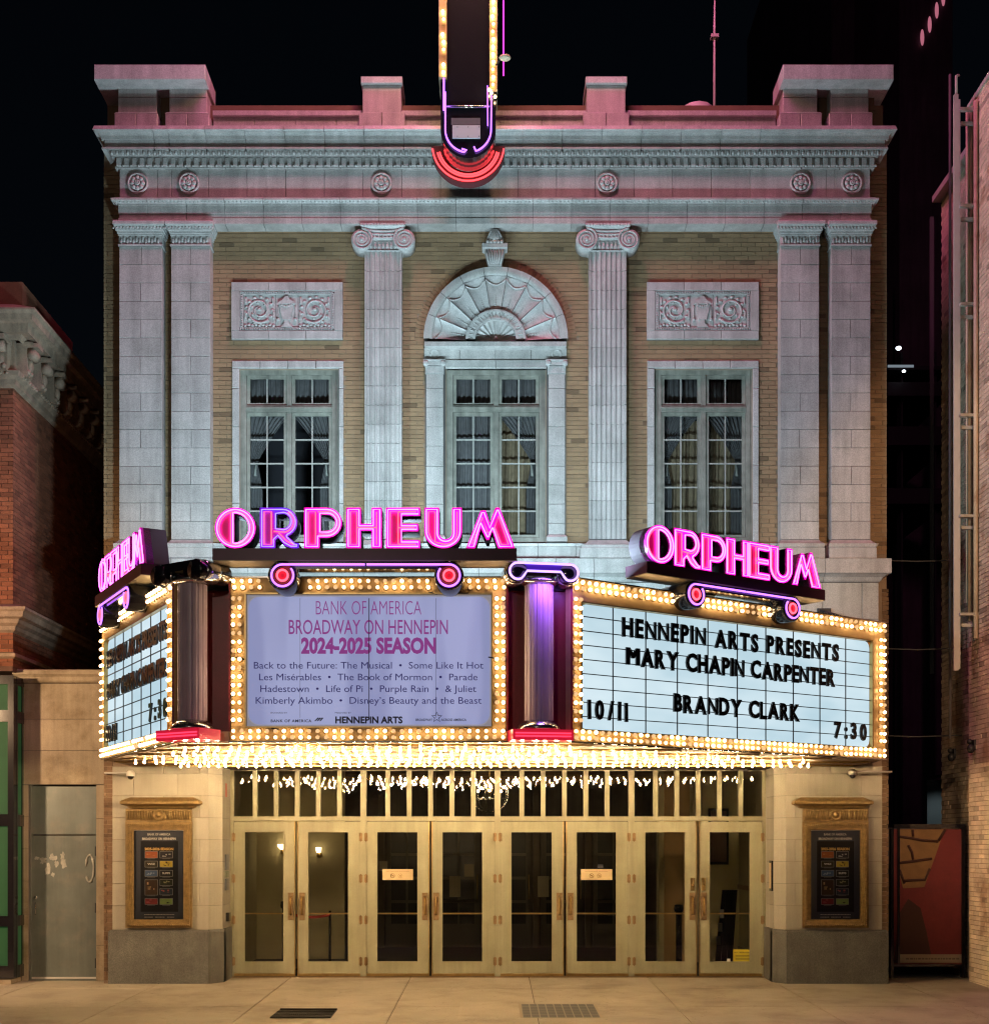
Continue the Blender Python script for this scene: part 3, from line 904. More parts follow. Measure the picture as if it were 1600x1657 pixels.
# ---- relief panels
def spiral_pts(cx, cz, r, a0, turns, y, sgn, n=40, shrink=.8):
    return [(cx + r * (1 - shrink * t / n) * math.cos(a0 + sgn * 2 * PI * turns * t / n), y, cz + r * (1 - shrink * t / n) * math.sin(a0 + sgn * 2 * PI * turns * t / n)) for t in range(n + 1)]
def relief_panel(px0, px1):
    x0, x1, z0, z1 = W(px0), W(px1), Z(550), Z(458)
    m = MB(); m.box(x0 + .005, x1 - .005, -.01, .0115, z0 + .005, z1 - .005); p = part('relief_panel', m, 'terra_joint', bld)
    t = .125; yf = -.045
    for i in range(3):
        a = x0 + (x1 - x0) * i / 3; b_ = x0 + (x1 - x0) * (i + 1) / 3
        for (c, d) in ((z1 - t, z1), (z0, z0 + t)):
            b = MB(); b.bbox(a + .003, b_ - .003, yf, .01, c, d, .004); part('frame_block', b, 'terra', p)
    for a, b_ in ((x0, x0 + t), (x1 - t, x1)):
        b = MB(); b.bbox(a, b_, yf, .01, z0 + t + .003, z1 - t - .003, .004); part('frame_block', b, 'terra', p)
    b = MB()
    ix0, ix1, iz0, iz1 = x0 + t + .004, x1 - t - .004, z0 + t + .004, z1 - t - .004
    e = .05
    for (a, b1, c, d) in ((ix0, ix1, iz1 - e, iz1), (ix0, ix1, iz0, iz0 + e)):
        for k in range(int((b1 - a) / .026)):
            xx = a + .013 + k * .026; b.ball((xx, -.038, (c + d) / 2), .011, 5, 4)
        b.box(a, b1, -.034, .01, c, c + .014); b.box(a, b1, -.034, .01, d - .014, d)
    for (a, b1) in ((ix0, ix0 + e), (ix1 - e, ix1)):
        for k in range(int((iz1 - iz0 - 2 * e) / .026)):
            b.ball(((a + b1) / 2, -.038, iz0 + e + .013 + k * .026), .011, 5, 4)
        b.box(a, a + .014, -.034, .01, iz0 + e, iz1 - e); b.box(b1 - .014, b1, -.034, .01, iz0 + e, iz1 - e)
    part('bead_border', b, 'relief', p)
    jx0, jx1, jz0, jz1 = ix0 + e, ix1 - e, iz0 + e, iz1 - e
    hh = jz1 - jz0; zc = (jz0 + jz1) / 2
    w3 = (jx1 - jx0); c0 = jx0 + w3 * .365; c1 = jx0 + w3 * .625
    for k, (a, b1) in enumerate(((jx0, c0), (c0, c1), (c1, jx1))):
        b = MB(); b.bbox(a + .003, b1 - .003, -.012, .01, jz0, jz1, .003)
        cx = (a + b1) / 2
        if k == 1:
            b.prism([(cx - .06, zc - hh * .27), (cx + .06, zc - hh * .27), (cx + .095, zc), (cx + .105, zc + hh * .2), (cx - .105, zc + hh * .2), (cx - .095, zc)], -.045, 0)
            b.prism([(cx - .13, zc + hh * .2), (cx + .13, zc + hh * .2), (cx + .12, zc + hh * .25), (cx + .05, zc + hh * .33), (cx + .025, zc + hh * .42), (cx - .025, zc + hh * .42), (cx - .05, zc + hh * .33), (cx - .12, zc + hh * .25)], -.055, 0)
            b.prism([(cx - .09, jz0 + .005), (cx + .09, jz0 + .005), (cx + .04, jz0 + .06), (cx + .03, zc - hh * .26), (cx - .03, zc - hh * .26), (cx - .04, jz0 + .06)], -.04, 0)
            for s in (-1, 1):
                b.tube([(cx + s * .13, -.022, zc + hh * .15 - i * .022 * hh / .5) for i in range(9)], .012, 5)
                b.ball((cx + s * .13, -.03, zc - hh * .26), .026, 6, 5)
            for i in range(5):
                b.ball((cx - .07 + i * .035, -.05, zc + hh * .16 - .012 * (2 - abs(i - 2))), .014, 5, 4)
        else:
            s = 1 if k == 0 else -1
            r = hh * .40
            b.tube(spiral_pts(cx, zc + .01, r, PI * (.5 - s * .75), 1.7, -.024, -s), [.02 - .01 * i / 40 for i in range(41)], 6)
            for i in range(13):
                a_ = 2 * PI * i / 13
                b.ball((cx + r * math.cos(a_), -.02, zc + .01 + r * math.sin(a_)), .026, 6, 4, (1.2, .8, .75))
                if i % 2: b.ball((cx + r * .6 * math.cos(a_ + .3), -.022, zc + .01 + r * .6 * math.sin(a_ + .3)), .019, 6, 4, (1, .8, 1.2))
            b.ball((cx, -.03, zc + .02), .035, 8, 5, (1.1, .7, .8))
            for i in range(9):
                b.ball((a + .03 + i * (b1 - a - .06) / 8, -.02, jz0 + .03 + .012 * (i % 2)), .026, 6, 4, (1, .7, .9))
            for ss in (-1, 1):
                b.tube([(cx + ss * (b1 - a) * .42, -.022, zc + hh * (.2 + .07 * i)) for i in range(4)], .014, 5)
                b.tube([(cx + ss * (b1 - a) * .44, -.022, zc - hh * (.05 * i)) for i in range(6)], .014, 5)
        part('carved_block', b, 'relief', p)
relief_panel(375, 555); relief_panel(1046, 1227)

# ---- shell lunette over the middle window
lx, lz = LC
m = MB()
m.prism([(lx + (LR - .01) * math.cos(PI * i / 40), lz + (LR - .01) * math.sin(PI * i / 40)) for i in range(41)], -.0, .01)
lun = part('lunette', m, 'terra_joint', bld)
nw = 9
for i in range(nw):
    a0 = PI * i / nw; a1 = PI * (i + 1) / nw
    b = MB()
    g = .0035
    def rim(u, v, a0=a0, a1=a1):
        r = .955 + (LR - .955) * v
        da = g / r
        a = a0 + da + (a1 - a0 - 2 * da) * u
        y = -.13 if v > .02 else -.09
        return (lx + r * math.cos(a), y, lz + r * math.sin(a))
    b.grid(rim, 8, 3)
    pts = [(lx + LR * math.cos(a0 + (a1 - a0) * t / 8), lz + LR * math.sin(a0 + (a1 - a0) * t / 8)) for t in range(9)]
    for t in range(8):
        (xa, za), (xb, zb_) = pts[t], pts[t + 1]
        b.quad((xa, -.13, za), (xa, .012, za), (xb, .012, zb_), (xb, -.13, zb_))
    part('rim_block', b, 'terra', lun)
    b = MB()
    def wedge(u, v, a0=a0, a1=a1):
        r = .44 + (.953 - .44) * v
        da = g / r
        a = a0 + da + (a1 - a0 - 2 * da) * u
        y = -.115 + .085 * (1 - v ** .75) + .04 * math.sin(PI * u) * (.35 + .65 * v) * (1 if v < .96 else .3) - .01 * (abs(2 * u - 1) > .93)
        return (lx + r * math.cos(a), y, lz + r * math.sin(a))
    b.grid(wedge, 12, 10)
    # husk drop in the middle of every flute
    am = (a0 + a1) / 2
    for k in range(6):
        r = .50 + k * .035
        yy = wedge(.5, (r - .44) / .513)[1] - .005
        b.ball((lx + r * math.cos(am), yy, lz + r * math.sin(am)), .017 - .0018 * k, 5, 4)
    # swag along the rim
    sw = []
    for k in range(9):
        u = k / 8; v = (.905 - .075 * math.sin(PI * u) - .44) / .513
        q = wedge(u, v); sw.append((q[0], q[1] - .006, q[2]))
    b.tube(sw, .011, 5)
    part('flute_block', b, 'relief', lun)
for i in range(7):
    a0 = PI * i / 7; a1 = PI * (i + 1) / 7
    b = MB()
    def ring(u, v, a0=a0, a1=a1):
        r = .305 + .15 * v
        a = a0 + .008 + (a1 - a0 - .016) * u
        y = (.0, -.012, .012, .012, .012, -.012, .0)[round(v * 6)] - .085
        return (lx + r * math.cos(a), y - .01, lz + r * math.sin(a))
    b.grid(ring, 5, 6)
    for t in range(5):
        aa = a0 + (a1 - a0) * t / 5; ab = a0 + (a1 - a0) * (t + 1) / 5
        for r, s in ((.455, 1), (.305, -1)):
            q = [(lx + r * math.cos(x_), yy, lz + r * math.sin(x_)) for x_, yy in ((aa, -.1), (ab, -.1), (ab, .01), (aa, .01))]
            b.quad(*(q if s < 0 else q[::-1]))
    for t in range(3):
        aa = a0 + (a1 - a0) * (t + .5) / 3
        b.tube([(lx + r * math.cos(aa), -.088, lz + r * math.sin(aa)) for r in (.335, .36, .39, .42)], .008, 4)
    part('arch_block', b, 'relief', lun)
b = MB()
b.grid(lambda u, v: (lx + .3 * v * (1 + .04 * abs(math.sin(11 * PI * u))) * math.cos(PI * u), .005 - .05 * v + .035 * v * abs(math.sin(11 * PI * u)) * 1.0 - .01, lz + .3 * v * (1 + .04 * abs(math.sin(11 * PI * u))) * math.sin(PI * u)), 66, 5)
b.ball((lx, -.03, lz + .03), .045, 8, 5)
part('shell', b, 'relief', lun)
b = MB(); b.moulding([(.10, Z(563, 19.9)), (.14, Z(561.5, 19.9)), (.14, Z(554.5, 19.9)), (.0, Z(553, 19.9))], W(687) + .145, W(916) - .145, -.01)
part('lunette_sill', b, 'terra', lun)

# ---- bracket finial above the arch
fx = W(800.5)
b = MB()
def zf(py): return Z(py, 19.8)
b.prism([(fx - .095, zf(436)), (fx + .095, zf(436)), (fx + .11, zf(427)), (fx - .11, zf(427))], -.1, .01)
b.prism([(fx - .10, zf(427)), (fx + .10, zf(427)), (fx + .155, zf(400)), (fx - .155, zf(400))], -.15, .01)
b.moulding([(.15, zf(401)), (.19, zf(399)), (.19, zf(393)), (.15, zf(391))], fx + .0, fx - .0)
fin = part('finial', b, 'relief', bld)
b = MB()
for k in range(-3, 4):
    xx = fx + k * .037
    b.tube([(fx + k * .028, -.155, zf(425)), (xx, -.17, zf(412)), (xx * 1.0 + k * .004, -.165, zf(402))], .014, 5)
for k in range(-2, 3):
    b.ball((fx + k * .052, -.17, zf(390)), .034, 6, 5, (.9, .9, 1.1))
b.lathe([(.115, zf(389)), (.135, zf(384)), (.12, zf(377)), (.075, zf(369)), (.028, zf(364)), (.004, zf(361))], (fx, -.06, 0), 'z', 12)
for k in range(-2, 3):
    b.tube([(fx + k * .05, -.165 + abs(k) * .02, zf(388)), (fx + k * .05, -.185 + abs(k) * .02, zf(381)), (fx + k * .03, -.15, zf(372)), (fx + k * .008, -.1, zf(365))], .014, 5)
for s in (-1, 1):
    b.ball((fx + s * .165, -.12, zf(391)), .03, 6, 5)
part('acanthus', b, 'relief', fin)

# ---- window surrounds
def surround(px0, px1, pxi0, pxi1):
    x0, x1, a, b_ = W(px0), W(px1), W(pxi0), W(pxi1)
    z1, zi, z0 = Z(584), Z(596.5), Z(878)
    m = MB(); m.box(x0 + .01, a - .004, .0, .3, z0, z1 - .01); m.box(b_ + .004, x1 - .01, .0, .3, z0, z1 - .01); m.box(a - .004, b_ + .004, 0, .3, zi + .004, z1 - .01)
    p = part('window_surround', m, 'terra_joint', bld)
    n = 4
    for i in range(n):
        u, v = x0 + (x1 - x0) * i / n, x0 + (x1 - x0) * (i + 1) / n
        q = MB(); q.bbox(u + (.003 if i else 0), v - (.003 if i < n - 1 else 0), -.03, .1, zi, z1, .01); part('surround_block', q, 'terra', p)
    h = .58; z = zi - .003; k = 0
    while z > z0 + .02:
        zn = max(z - (h if k else .3), z0); k += 1
        for u, v in ((x0, a), (b_, x1)):
            q = MB(); q.bbox(u, v, -.03, .1, zn + .003, z - .003, .008); part('surround_block', q, 'terra', p)
        z = zn
surround(376, 556, 387.5, 548.5); surround(1047, 1227, 1058.5, 1217.5)
# middle window: entablature and little Ionic pilasters
m = MB(); m.box(W(688), W(721), .0, .3, Z(878), Z(597)); m.box(W(884), W(915), 0, .3, Z(878), Z(597)); m.box(W(688), W(915), 0, .3, Z(597), lz - .035)
ms = part('window_surround', m, 'terra_joint', bld)
for i in range(4):
    u, v = W(686) + (W(917) - W(686)) * i / 4, W(686) + (W(917) - W(686)) * (i + 1) / 4
    q = MB(); q.bbox(u + .003, v - .003, -.02, .05, Z(583), Z(563.5), .003); part('frieze_block', q, 'terra', ms)
for i, (u, v) in enumerate(((720, 802), (802, 884))):
    q = MB(); q.bbox(W(u) + .003, W(v) - .003, -.045, .12, Z(597), Z(583.5), .008); part('lintel_block', q, 'terra', ms)
for u, v in ((686, 720.5), (883.5, 917)):
    a, b_ = W(u), W(v)
    z = Z(606); k = 0
    q = MB(); q.lathe([(.075, .01), (.075, -.012), (.06, -.016), (.055, .006)], ((a + b_) / 2, -.02, Z(574)), 'y', 18); part('ring_ornament', q, 'relief', ms)
    q = MB()
    q.bbox(a + .02, b_ - .02, -.055, .1, Z(606), Z(594)); q.bbox(a - .005, b_ + .005, -.085, .1, Z(586.5), Z(584), .003)
    for k in range(5): q.box(a + .045 + k * .052, a + .06 + k * .052, -.066, -.05, Z(605), Z(595))
    for xx in (a + .03, b_ - .03):
        q.lathe([(.042, 0), (.042, -.09), (.02, -.095)], (xx, 0, Z(590)), 'y', 14)
    q.box(a + .03, b_ - .03, -.075, 0, Z(593), Z(586.5))
    part('small_capital', q, 'relief', ms)
    zs = [Z(606), Z(630), Z(661), Z(692), Z(723), Z(756), Z(786), Z(817), Z(848), Z(866)]
    for i in range(len(zs) - 1):
        q = MB(); q.bbox(a + .035, b_ - .03, -.05, .1, zs[i + 1] + .003, zs[i] - .003, .003); part('terracotta_block', q, 'terra', ms)
    q = MB(); q.moulding([(.09, Z(878)), (.09, Z(871)), (.07, Z(868)), (.05, Z(866))], a + .09 - .0, b_ - .09, 0); part('base', q, 'terra', ms)

# ---- casement windows
def window(px0, px1, kind, seed):
    x0, x1, z0, z1 = W(px0, 20.05), W(px1, 20.05), Z(877.5, 20.05), Z(597.5, 20.05)
    rnd = random.Random(seed)
    xc = (x0 + x1) / 2
    ztr = Z(663, 20.1)
    fw = .10
    m = MB()
    m.box(x0, x0 + fw, .05, .22, z0, z1); m.box(x1 - fw, x1, .05, .22, z0, z1)
    m.box(x0 + fw, x1 - fw, .05, .22, z1 - fw * .8, z1); m.box(x0 + fw, x1 - fw, .05, .22, z0, z0 + .07)
    m.box(xc - .035, xc + .035, .055, .22, z0 + .07, ztr - .045); m.box(xc - .035, xc + .035, .055, .22, ztr + .045, z1 - fw * .8)
    m.box(x0 + fw, x1 - fw, .045, .22, ztr - .045, ztr + .045)
    m.box(x0 + fw, x1 - fw, .03, .05, ztr + .0, ztr + .02)
    for xx in (x0 + .035, x1 - .045): m.box(xx, xx + .012, .042, .05, z0, z1)
    w = part('window', m, 'win_paint', bld)
    for lo, hi, rows in ((ztr + .045, z1 - fw * .8, 1), (z0 + .07, ztr - .045, 5)):
        for a, b_ in ((x0 + fw, xc - .035), (xc + .035, x1 - fw)):
            s = .052
            q = MB()
            q.box(a + .003, a + s, .085, .13, lo + .003, hi - .003); q.box(b_ - s, b_ - .003, .085, .13, lo + .003, hi - .003)
            q.box(a + s, b_ - s, .085, .13, hi - s, hi - .003); q.box(a + s, b_ - s, .085, .13, lo + .003, lo + s)
            part('sash', q, 'win_paint', w)
            ga, gb, gl, gh = a + s, b_ - s, lo + s, hi - s
            q = MB(); q.box((ga + gb) / 2 - .009, (ga + gb) / 2 + .009, .09, .125, gl, gh); part('muntin', q, 'muntin', w)
            ph = (gh - gl) / rows
            for r in range(1, rows):
                for u, v in ((ga, (ga + gb) / 2 - .009), ((ga + gb) / 2 + .009, gb)):
                    q = MB(); q.box(u, v, .092, .123, gl + r * ph - .009, gl + r * ph + .009); part('muntin', q, 'muntin', w)
            for r in range(rows):
                for c in range(2):
                    u = ga if c == 0 else (ga + gb) / 2 + .009
                    v = (ga + gb) / 2 - .009 if c == 0 else gb
                    l = gl + r * ph + (.009 if r else 0); h = gl + (r + 1) * ph - (.009 if r < rows - 1 else 0)
                    q = MB(); dy = rnd.uniform(-.002, .002)
                    q.quad((u, .108 + dy, l), (v, .108 - dy, l), (v, .108 + dy, h), (u, .108 - dy, h)); part('pane', q, 'glass', w)
    # curtains
    def cur(xa, xb, za, zb_, inner, y=.26, n=60, amp=.022, mat='curtain', waves=9):
        q = MB()
        def fn(u, v):
            z = za + (zb_ - za) * v
            e = inner(z)
            x = xa + (e - xa) * u
            return (x, y + amp * math.sin(u * waves * 2 * PI + math.sin(z * 2) * .8) + .01 * math.sin(z * 5 + u * 4), z)
        q.grid(fn, n, 26); part('curtain', q, mat, w)
    ix0, ix1 = x0 + .09, x1 - .09
    zt_ = z1 - .05; zti = Z(740); zcr = Z(662)
    def swag(xa, xin, tie, s):
        def f(z):
            if z > zcr: return xin
            if z > zti:
                t = (zcr - z) / (zcr - zti)
                return xin + (tie - xin) * (t ** .75)
            return tie + (s * .08) * min(1, (zti - z) / .4)
        return f
    if kind == 'open':
        cur(ix0, 0, z0 + .05, zt_, swag(ix0, xc + .02, ix0 + .14, 1))
        cur(ix1, 0, z0 + .05, zt_, swag(ix1, xc - .02, ix1 - .14, -1))
    elif kind == 'mid':
        cur(ix0, 0, z0 + .05, zt_, lambda z: xc + .02)
        cur(ix1, 0, z0 + .05, zt_, swag(ix1, xc - .02, ix1 - .12, -1))
        cur(ix0, 0, z0 + .05, Z(668), lambda z: ix1, y=.36, mat='drape', waves=14, n=110)
    else:
        cur(ix0, 0, z0 + .05, zt_, swag(ix0, xc + .02, ix0 + .12, 1))
        cur(ix1, 0, z0 + .05, zt_, swag(ix1, xc - .02, ix1 - .12, -1))
        cur(ix0, 0, z0 + .05, Z(668), lambda z: ix1, y=.36, mat='drape', waves=14, n=110)
    for s in ((-1, 1) if kind != 'mid' else (1,)):
        xx = ix0 + .13 if s < 0 else ix1 - .13
        q = MB(); q.tube([(xx - .05 * s * -1, .235, zti - .01), (xx, .23, zti - .03), (xx + .015 * s, .235, zti - .13), (xx + .02 * s, .235, zti - .22)], [.012, .014, .018, .024], 6)
        part('tieback', q, 'muntin', w)
    q = MB(); q.box(x0 - .3, x1 + .3, 1.6, 1.65, z0 - .2, z1 + .3); q.box(x0 - .35, x0 - .3, .33, 1.65, z0 - .2, z1 + .3); q.box(x1 + .3, x1 + .35, .33, 1.65, z0 - .2, z1 + .3)
    q.box(x0 - .3, x1 + .3, .33, 1.6, z0 - .25, z0 - .2); q.box(x0 - .3, x1 + .3, .33, 1.6, z1 + .3, z1 + .35)
    part('room', q, 'room_dark', w)
window(388, 548, 'open', 1); window(722, 883, 'mid', 2); window(1059, 1217, 'drapes', 3)

# ---- ground floor piers
def pier(xa, xb, side, seed):
    """xa..xb the front face; side=+1 the chamfered door side is at xb, -1 at xa"""
    rnd = random.Random(seed)
    xd = -4.15 if side > 0 else 4.262       # entrance side plane
    xf = xb if side > 0 else xa
    xo = xa if side > 0 else xb
    yb = .02
    def outline(o, b=0.0):
        # plan polygon, ccw from above
        pts = [(xo, yb + .3), (xo, -o), (xf - side * .0, -o), (xd + side * 0, .18 - o * .3), (xd, .78)]
        return pts
    m = MB(); pts = [(xo + side * .01, .6), (xo + side * .01, .012), (xf, .012), (xd - side * .012, .19), (xd - side * .012, .78)]
    m.vprism(pts if side > 0 else pts[::-1], 0.0, 3.27)
    p = part('entrance_pier', m, 'terra_joint', bld)
    rows = [1505] + [1466 - 35.6 * i for i in range(6)] + [1252.5, 1240.0]
    zsr = [Z(v) for v in rows]; zsr[-1] = 3.285
    g = .0025
    for r in range(len(zsr) - 1):
        l, h = zsr[r] + g, zsr[r + 1] - g
        wd = abs(xf - xo)
        cuts = [0, .22, .68, 1.0] if r % 2 == 0 else [0, .53, .9, 1.0]
        if side < 0: pass
        for i in range(len(cuts) - 1):
            u = xo + (xf - xo) * cuts[i]; v = xo + (xf - xo) * cuts[i + 1]
            if u > v: u, v = v, u
            q = MB(); q.bbox(u + g, v - g, -.012 + rnd.uniform(-.001, .001), .01, l, h, .002); part('limestone_block', q, 'limestone', p)
        q = MB(); c = [(xf + side * g, -.01), (xd, .178), (xd - side * .02, .2), (xf, .03)]
        q.vprism(c if side > 0 else c[::-1], l, h); part('limestone_block', q, 'limestone', p)
        q = MB(); c = [(xd, .182 + g), (xd, .78), (xd - side * .02, .78), (xd - side * .02, .2)]
        q.vprism(c if side > 0 else c[::-1], l, h); part('limestone_block', q, 'limestone', p)
    # granite
    o = .04
    xo2 = (W(176) if side > 0 else W(1436))
    for (c, nm) in (([(xo2, .3), (xo2, -.04), (xf, -.04), (xf, .3)], 0), ([(xf + side * .005, -.038), (xd + side * .03, .165), (xd + side * .03, .3), (xf + side * .005, .3)], 1), ([(xd + side * .03, .17), (xd + side * .03, .785), (xd - side * .1, .785), (xd - side * .1, .17)], 2)):
        if side < 0: c = c[::-1]
        q = MB(); q.vprism(c, -.05, Z(1509)); 
        ci = [(x_ - 0 * side, y_) for x_, y_ in c]
        q2 = MB()
        cx = sum(x_ for x_, _ in c) / 4; cy_ = sum(y_ for _, y_ in c) / 4
        n = len(q.v); k = 4
        zt2 = Z(1505)
        top = [(x_ + (cx - x_) * .03, y_ + (.03 if y_ < .2 else 0), zt2) for x_, y_ in c]
        q.v += top
        for i in range(4):
            j = (i + 1) % 4; q.face(n - 4 + i, n - 4 + j, n + j, n + i)
        q.face(n, n + 1, n + 2, n + 3)
        part('granite_block', q, 'granite', p)
pier(W(182), W(338.5), 1, 31); pier(W(1271), W(1427), -1, 32)

# ================================================================== ENTRANCE: doors, transom, lobby
YD = .79; DD = 20.79
def WD(px): return W(px, DD)
def ZD(py): return Z(py, DD)
ex0, ex1 = -4.145, 4.257
zsill = .018
entr = thing('entrance_doors', 'row of eight olive framed glass doors with a transom of narrow panes under the marquee', 'doors', (0, YD, 0))
ztop, ztr0, ztr1, zdt = 3.27, ZD(1247.5), ZD(1321.5), ZD(1328.5)
jam = [ex0, WD(588), WD(805), WD(1021.5), ex1]
m = MB()
m.box(ex0, ex1, YD - .01, YD + .12, ztr0 + .0, ztop)
m.box(ex0, ex1, YD - .01, YD + .12, zdt + .0, ztr1)
for i, x in enumerate(jam):
    a, b = (x - .045, x + .045)
    if i == 0: a, b = ex0, ex0 + .05
    if i == 4: a, b = ex1 - .05, ex1
    m.box(a, b, YD - .012, YD + .12, 0, zdt); m.box(a, b, YD - .012, YD + .12, ztr1, ztr0)
part('door_frame', m, 'door_paint', entr)
hinges = []
hm = MB(); hm.lathe([(.009, -.07), (.011, -.065), (.011, .065), (.009, .07)], seg=8); hm.box(-.028, .028, .006, .012, -.06, .06)
hm = hm.mesh('hinge', 'bronze')
# transom panes
for k in range(4):
    a, b = jam[k] + (.05 if k == 0 else .045), jam[k + 1] - (.05 if k == 3 else .045)
    pw = (b - a) / 6
    for j in range(6):
        u, v = a + pw * j, a + pw * (j + 1)
        if j:
            q = MB(); q.box(u - .036, u + .036, YD + .0, YD + .1, ztr1, ztr0); part('mullion', q, 'door_paint', entr)
        q = MB(); t = random.uniform(-.004, .004); s = random.uniform(-.003, .003)
        uu = u + (.036 if j else 0); vv = v - (.036 if j < 5 else 0)
        q.quad((uu, YD + .05 + t, ztr1), (vv, YD + .05 - t, ztr1), (vv, YD + .05 + s, ztr0), (uu, YD + .05 - s, ztr0)); part('pane', q, 'glass_transom', entr)
gaps = [WD(479.6), WD(696.6), WD(914), WD(1129.2)]
def leaf(x0, x1, hinge_left, k):
    z0, z1 = .055, zdt - .012
    gx0, gx1 = (x0 + .17, x1 - .16) if hinge_left else (x0 + .15, x1 - .19)
    w = x1 - x0
    if hinge_left: gx0, gx1 = x0 + .165, x1 - .185
    else: gx0, gx1 = x0 + .165, x1 - .19
    gz0, gz1 = ZD(1557), ZD(1346.5)
    m = MB(); y0, y1 = YD + .005, YD + .055
    m.box(x0, gx0, y0, y1, z0, z1); m.box(gx1, x1, y0, y1, z0, z1); m.box(gx0, gx1, y0, y1, gz1, z1); m.box(gx0, gx1, y0, y1, z0, gz0)
    d = part('door', m, 'door_paint', entr)
    q = MB(); q.quad((gx0, YD + .03, gz0), (gx1, YD + .03, gz0), (gx1, YD + .03, gz1), (gx0, YD + .03, gz1)); part('glass', q, 'glass_door', d)
    q = MB()
    for (a, b_, c, e_) in ((gx0 - .012, gx0 + .006, gz0 - .012, gz1 + .012), (gx1 - .006, gx1 + .012, gz0 - .012, gz1 + .012), (gx0 + .006, gx1 - .006, gz0 - .012, gz0 + .006), (gx0 + .006, gx1 - .006, gz1 - .006, gz1 + .012)):
        q.box(a, b_, y0 - .006, y0 + .03, c, e_)
    part('glazing_bead', q, 'door_paint', d)
    q = MB(); zb_ = ZD(1479); q.tube([(gx0 + .007, YD + .075, zb_), (gx1 - .007, YD + .075, zb_)], .012, 8)
    q.box(gx0 + .007, gx1 - .007, YD + .02, YD + .028, zb_ - .01, zb_ + .01); part('push_bar', q, 'brass', d)
    mx = x1 if hinge_left else x0; s = -1 if hinge_left else 1
    q = MB(); q.box(min(mx, mx + s * .014), max(mx, mx + s * .014), y0 - .008, y0 - .001, z0, z1); part('edge_strip', q, 'brass', d)
    q = MB(); q.box(x0, x1, y0 - .01, y0 - .001, z0 - .02, z0 + .02); part('kick_strip', q, 'brass', d)
    hx = mx + s * .072
    q = MB(); q.bbox(hx - .045, hx + .045, y0 - .012, y0 - .001, ZD(1489.5), ZD(1445), .003); pl = part('handle_plate', q, 'bronze', d)
    q = MB(); q.tube([(hx, y0 - .01, ZD(1452)), (hx, y0 - .05, ZD(1454.5)), (hx, y0 - .06, ZD(1458)), (hx, y0 - .055, ZD(1466)), (hx, y0 - .06, ZD(1474)), (hx, y0 - .045, ZD(1478)), (hx, y0 - .01, ZD(1480))], .014, 8)
    part('pull_handle', q, 'brass', d)
    if k >= 6:
        q = MB(); q.bbox(hx - .03, hx + .03, y0 - .02, y0 - .001, ZD(1441.5), ZD(1421), .006); q.lathe([(.02, y0 - .02), (.02, y0 - .04), (.014, y0 - .045)], (hx, 0, ZD(1433)), 'y', 12); part('lock', q, 'brass', d)
    hgx = x0 if hinge_left else x1
    for py in (1355, 1422, 1489, 1556):
        inst('hinge', hm, (hgx + (-.006 if hinge_left else .006), YD - .02, ZD(py)), d)
    return d, (gx0, gx1, gz0, gz1)
leaves = []
for k in range(4):
    a = jam[k] + (.052 if k == 0 else .047); b = jam[k + 1] - (.052 if k == 3 else .047); g = gaps[k]
    leaves.append(leaf(a, g - .016, True, 2 * k)); leaves.append(leaf(g + .016, b, False, 2 * k + 1))
m = MB(); m.box(ex0, ex1, YD - .03, YD + .12, 0.0, .03); part('threshold', m, 'bronze', entr)
# notices on the glass
def notice(px0, px1, py0, py1, name, matn, parent, y=YD + .022):
    q = MB(); q.box(WD(px0), WD(px1), y - .003, y, ZD(py1), ZD(py0)); return part(name, q, matn, parent)
for k, (a, b) in ((2, (618.5, 668)), (5, (940, 990.5))):
    n_ = notice(a, b, 1407, 1424.5, 'notice', 'paper', entr)
    me = text_mesh('NO FIREARMS ALLOWED', flat('ink_brown', (.25, .14, .05)), .018, width=.36)
    inst('lettering', me, (WD((a + b) / 2), YD + .0185, ZD(1411.2)), n_)
    for dx, cc in ((-8, 'ink_brown'), (4.5, 'ink_ochre')):
        q = MB(); cx_, cz_ = WD((a + b) / 2 + dx), ZD(1417.5)
        pts = [(cx_ + .032 * math.cos(t * PI / 10), YD + .018, cz_ + .032 * math.sin(t * PI / 10)) for t in range(20)]
        q.tube(pts, .004, 4, closed=True); q.tube([(cx_ - .022, YD + .018, cz_ + .022), (cx_ + .022, YD + .018, cz_ - .022)], .004, 4)
        q.box(cx_ - .012, cx_ + .012, YD + .016, YD + .0185, cz_ - .01, cz_ + .008)
        part('symbol', q, flat(cc, (.25, .14, .05) if cc == 'ink_brown' else (.4, .26, .12)), n_)
n_ = notice(1186.5, 1218, 1537, 1558, 'notice', 'sign_yellow', entr)
me = text_mesh('NO TRESPASSING', flat('ink_olive', (.1, .09, .02)), .03, width=.27, bold=.02)
inst('lettering', me, (WD(1202), YD + .0185, ZD(1543)), n_)
q = MB()
for i in range(4): q.box(WD(1190), WD(1214.5), YD + .0172, YD + .0185, ZD(1547 + 2.4 * i), ZD(1546.2 + 2.4 * i))
part('small_print', q, 'ink_olive', n_)
notice(1176.5, 1182, 1552, 1557, 'sticker', 'white_plastic', entr)
notice(967, 976, 1399, 1405, 'sticker', 'poster_grey', entr)

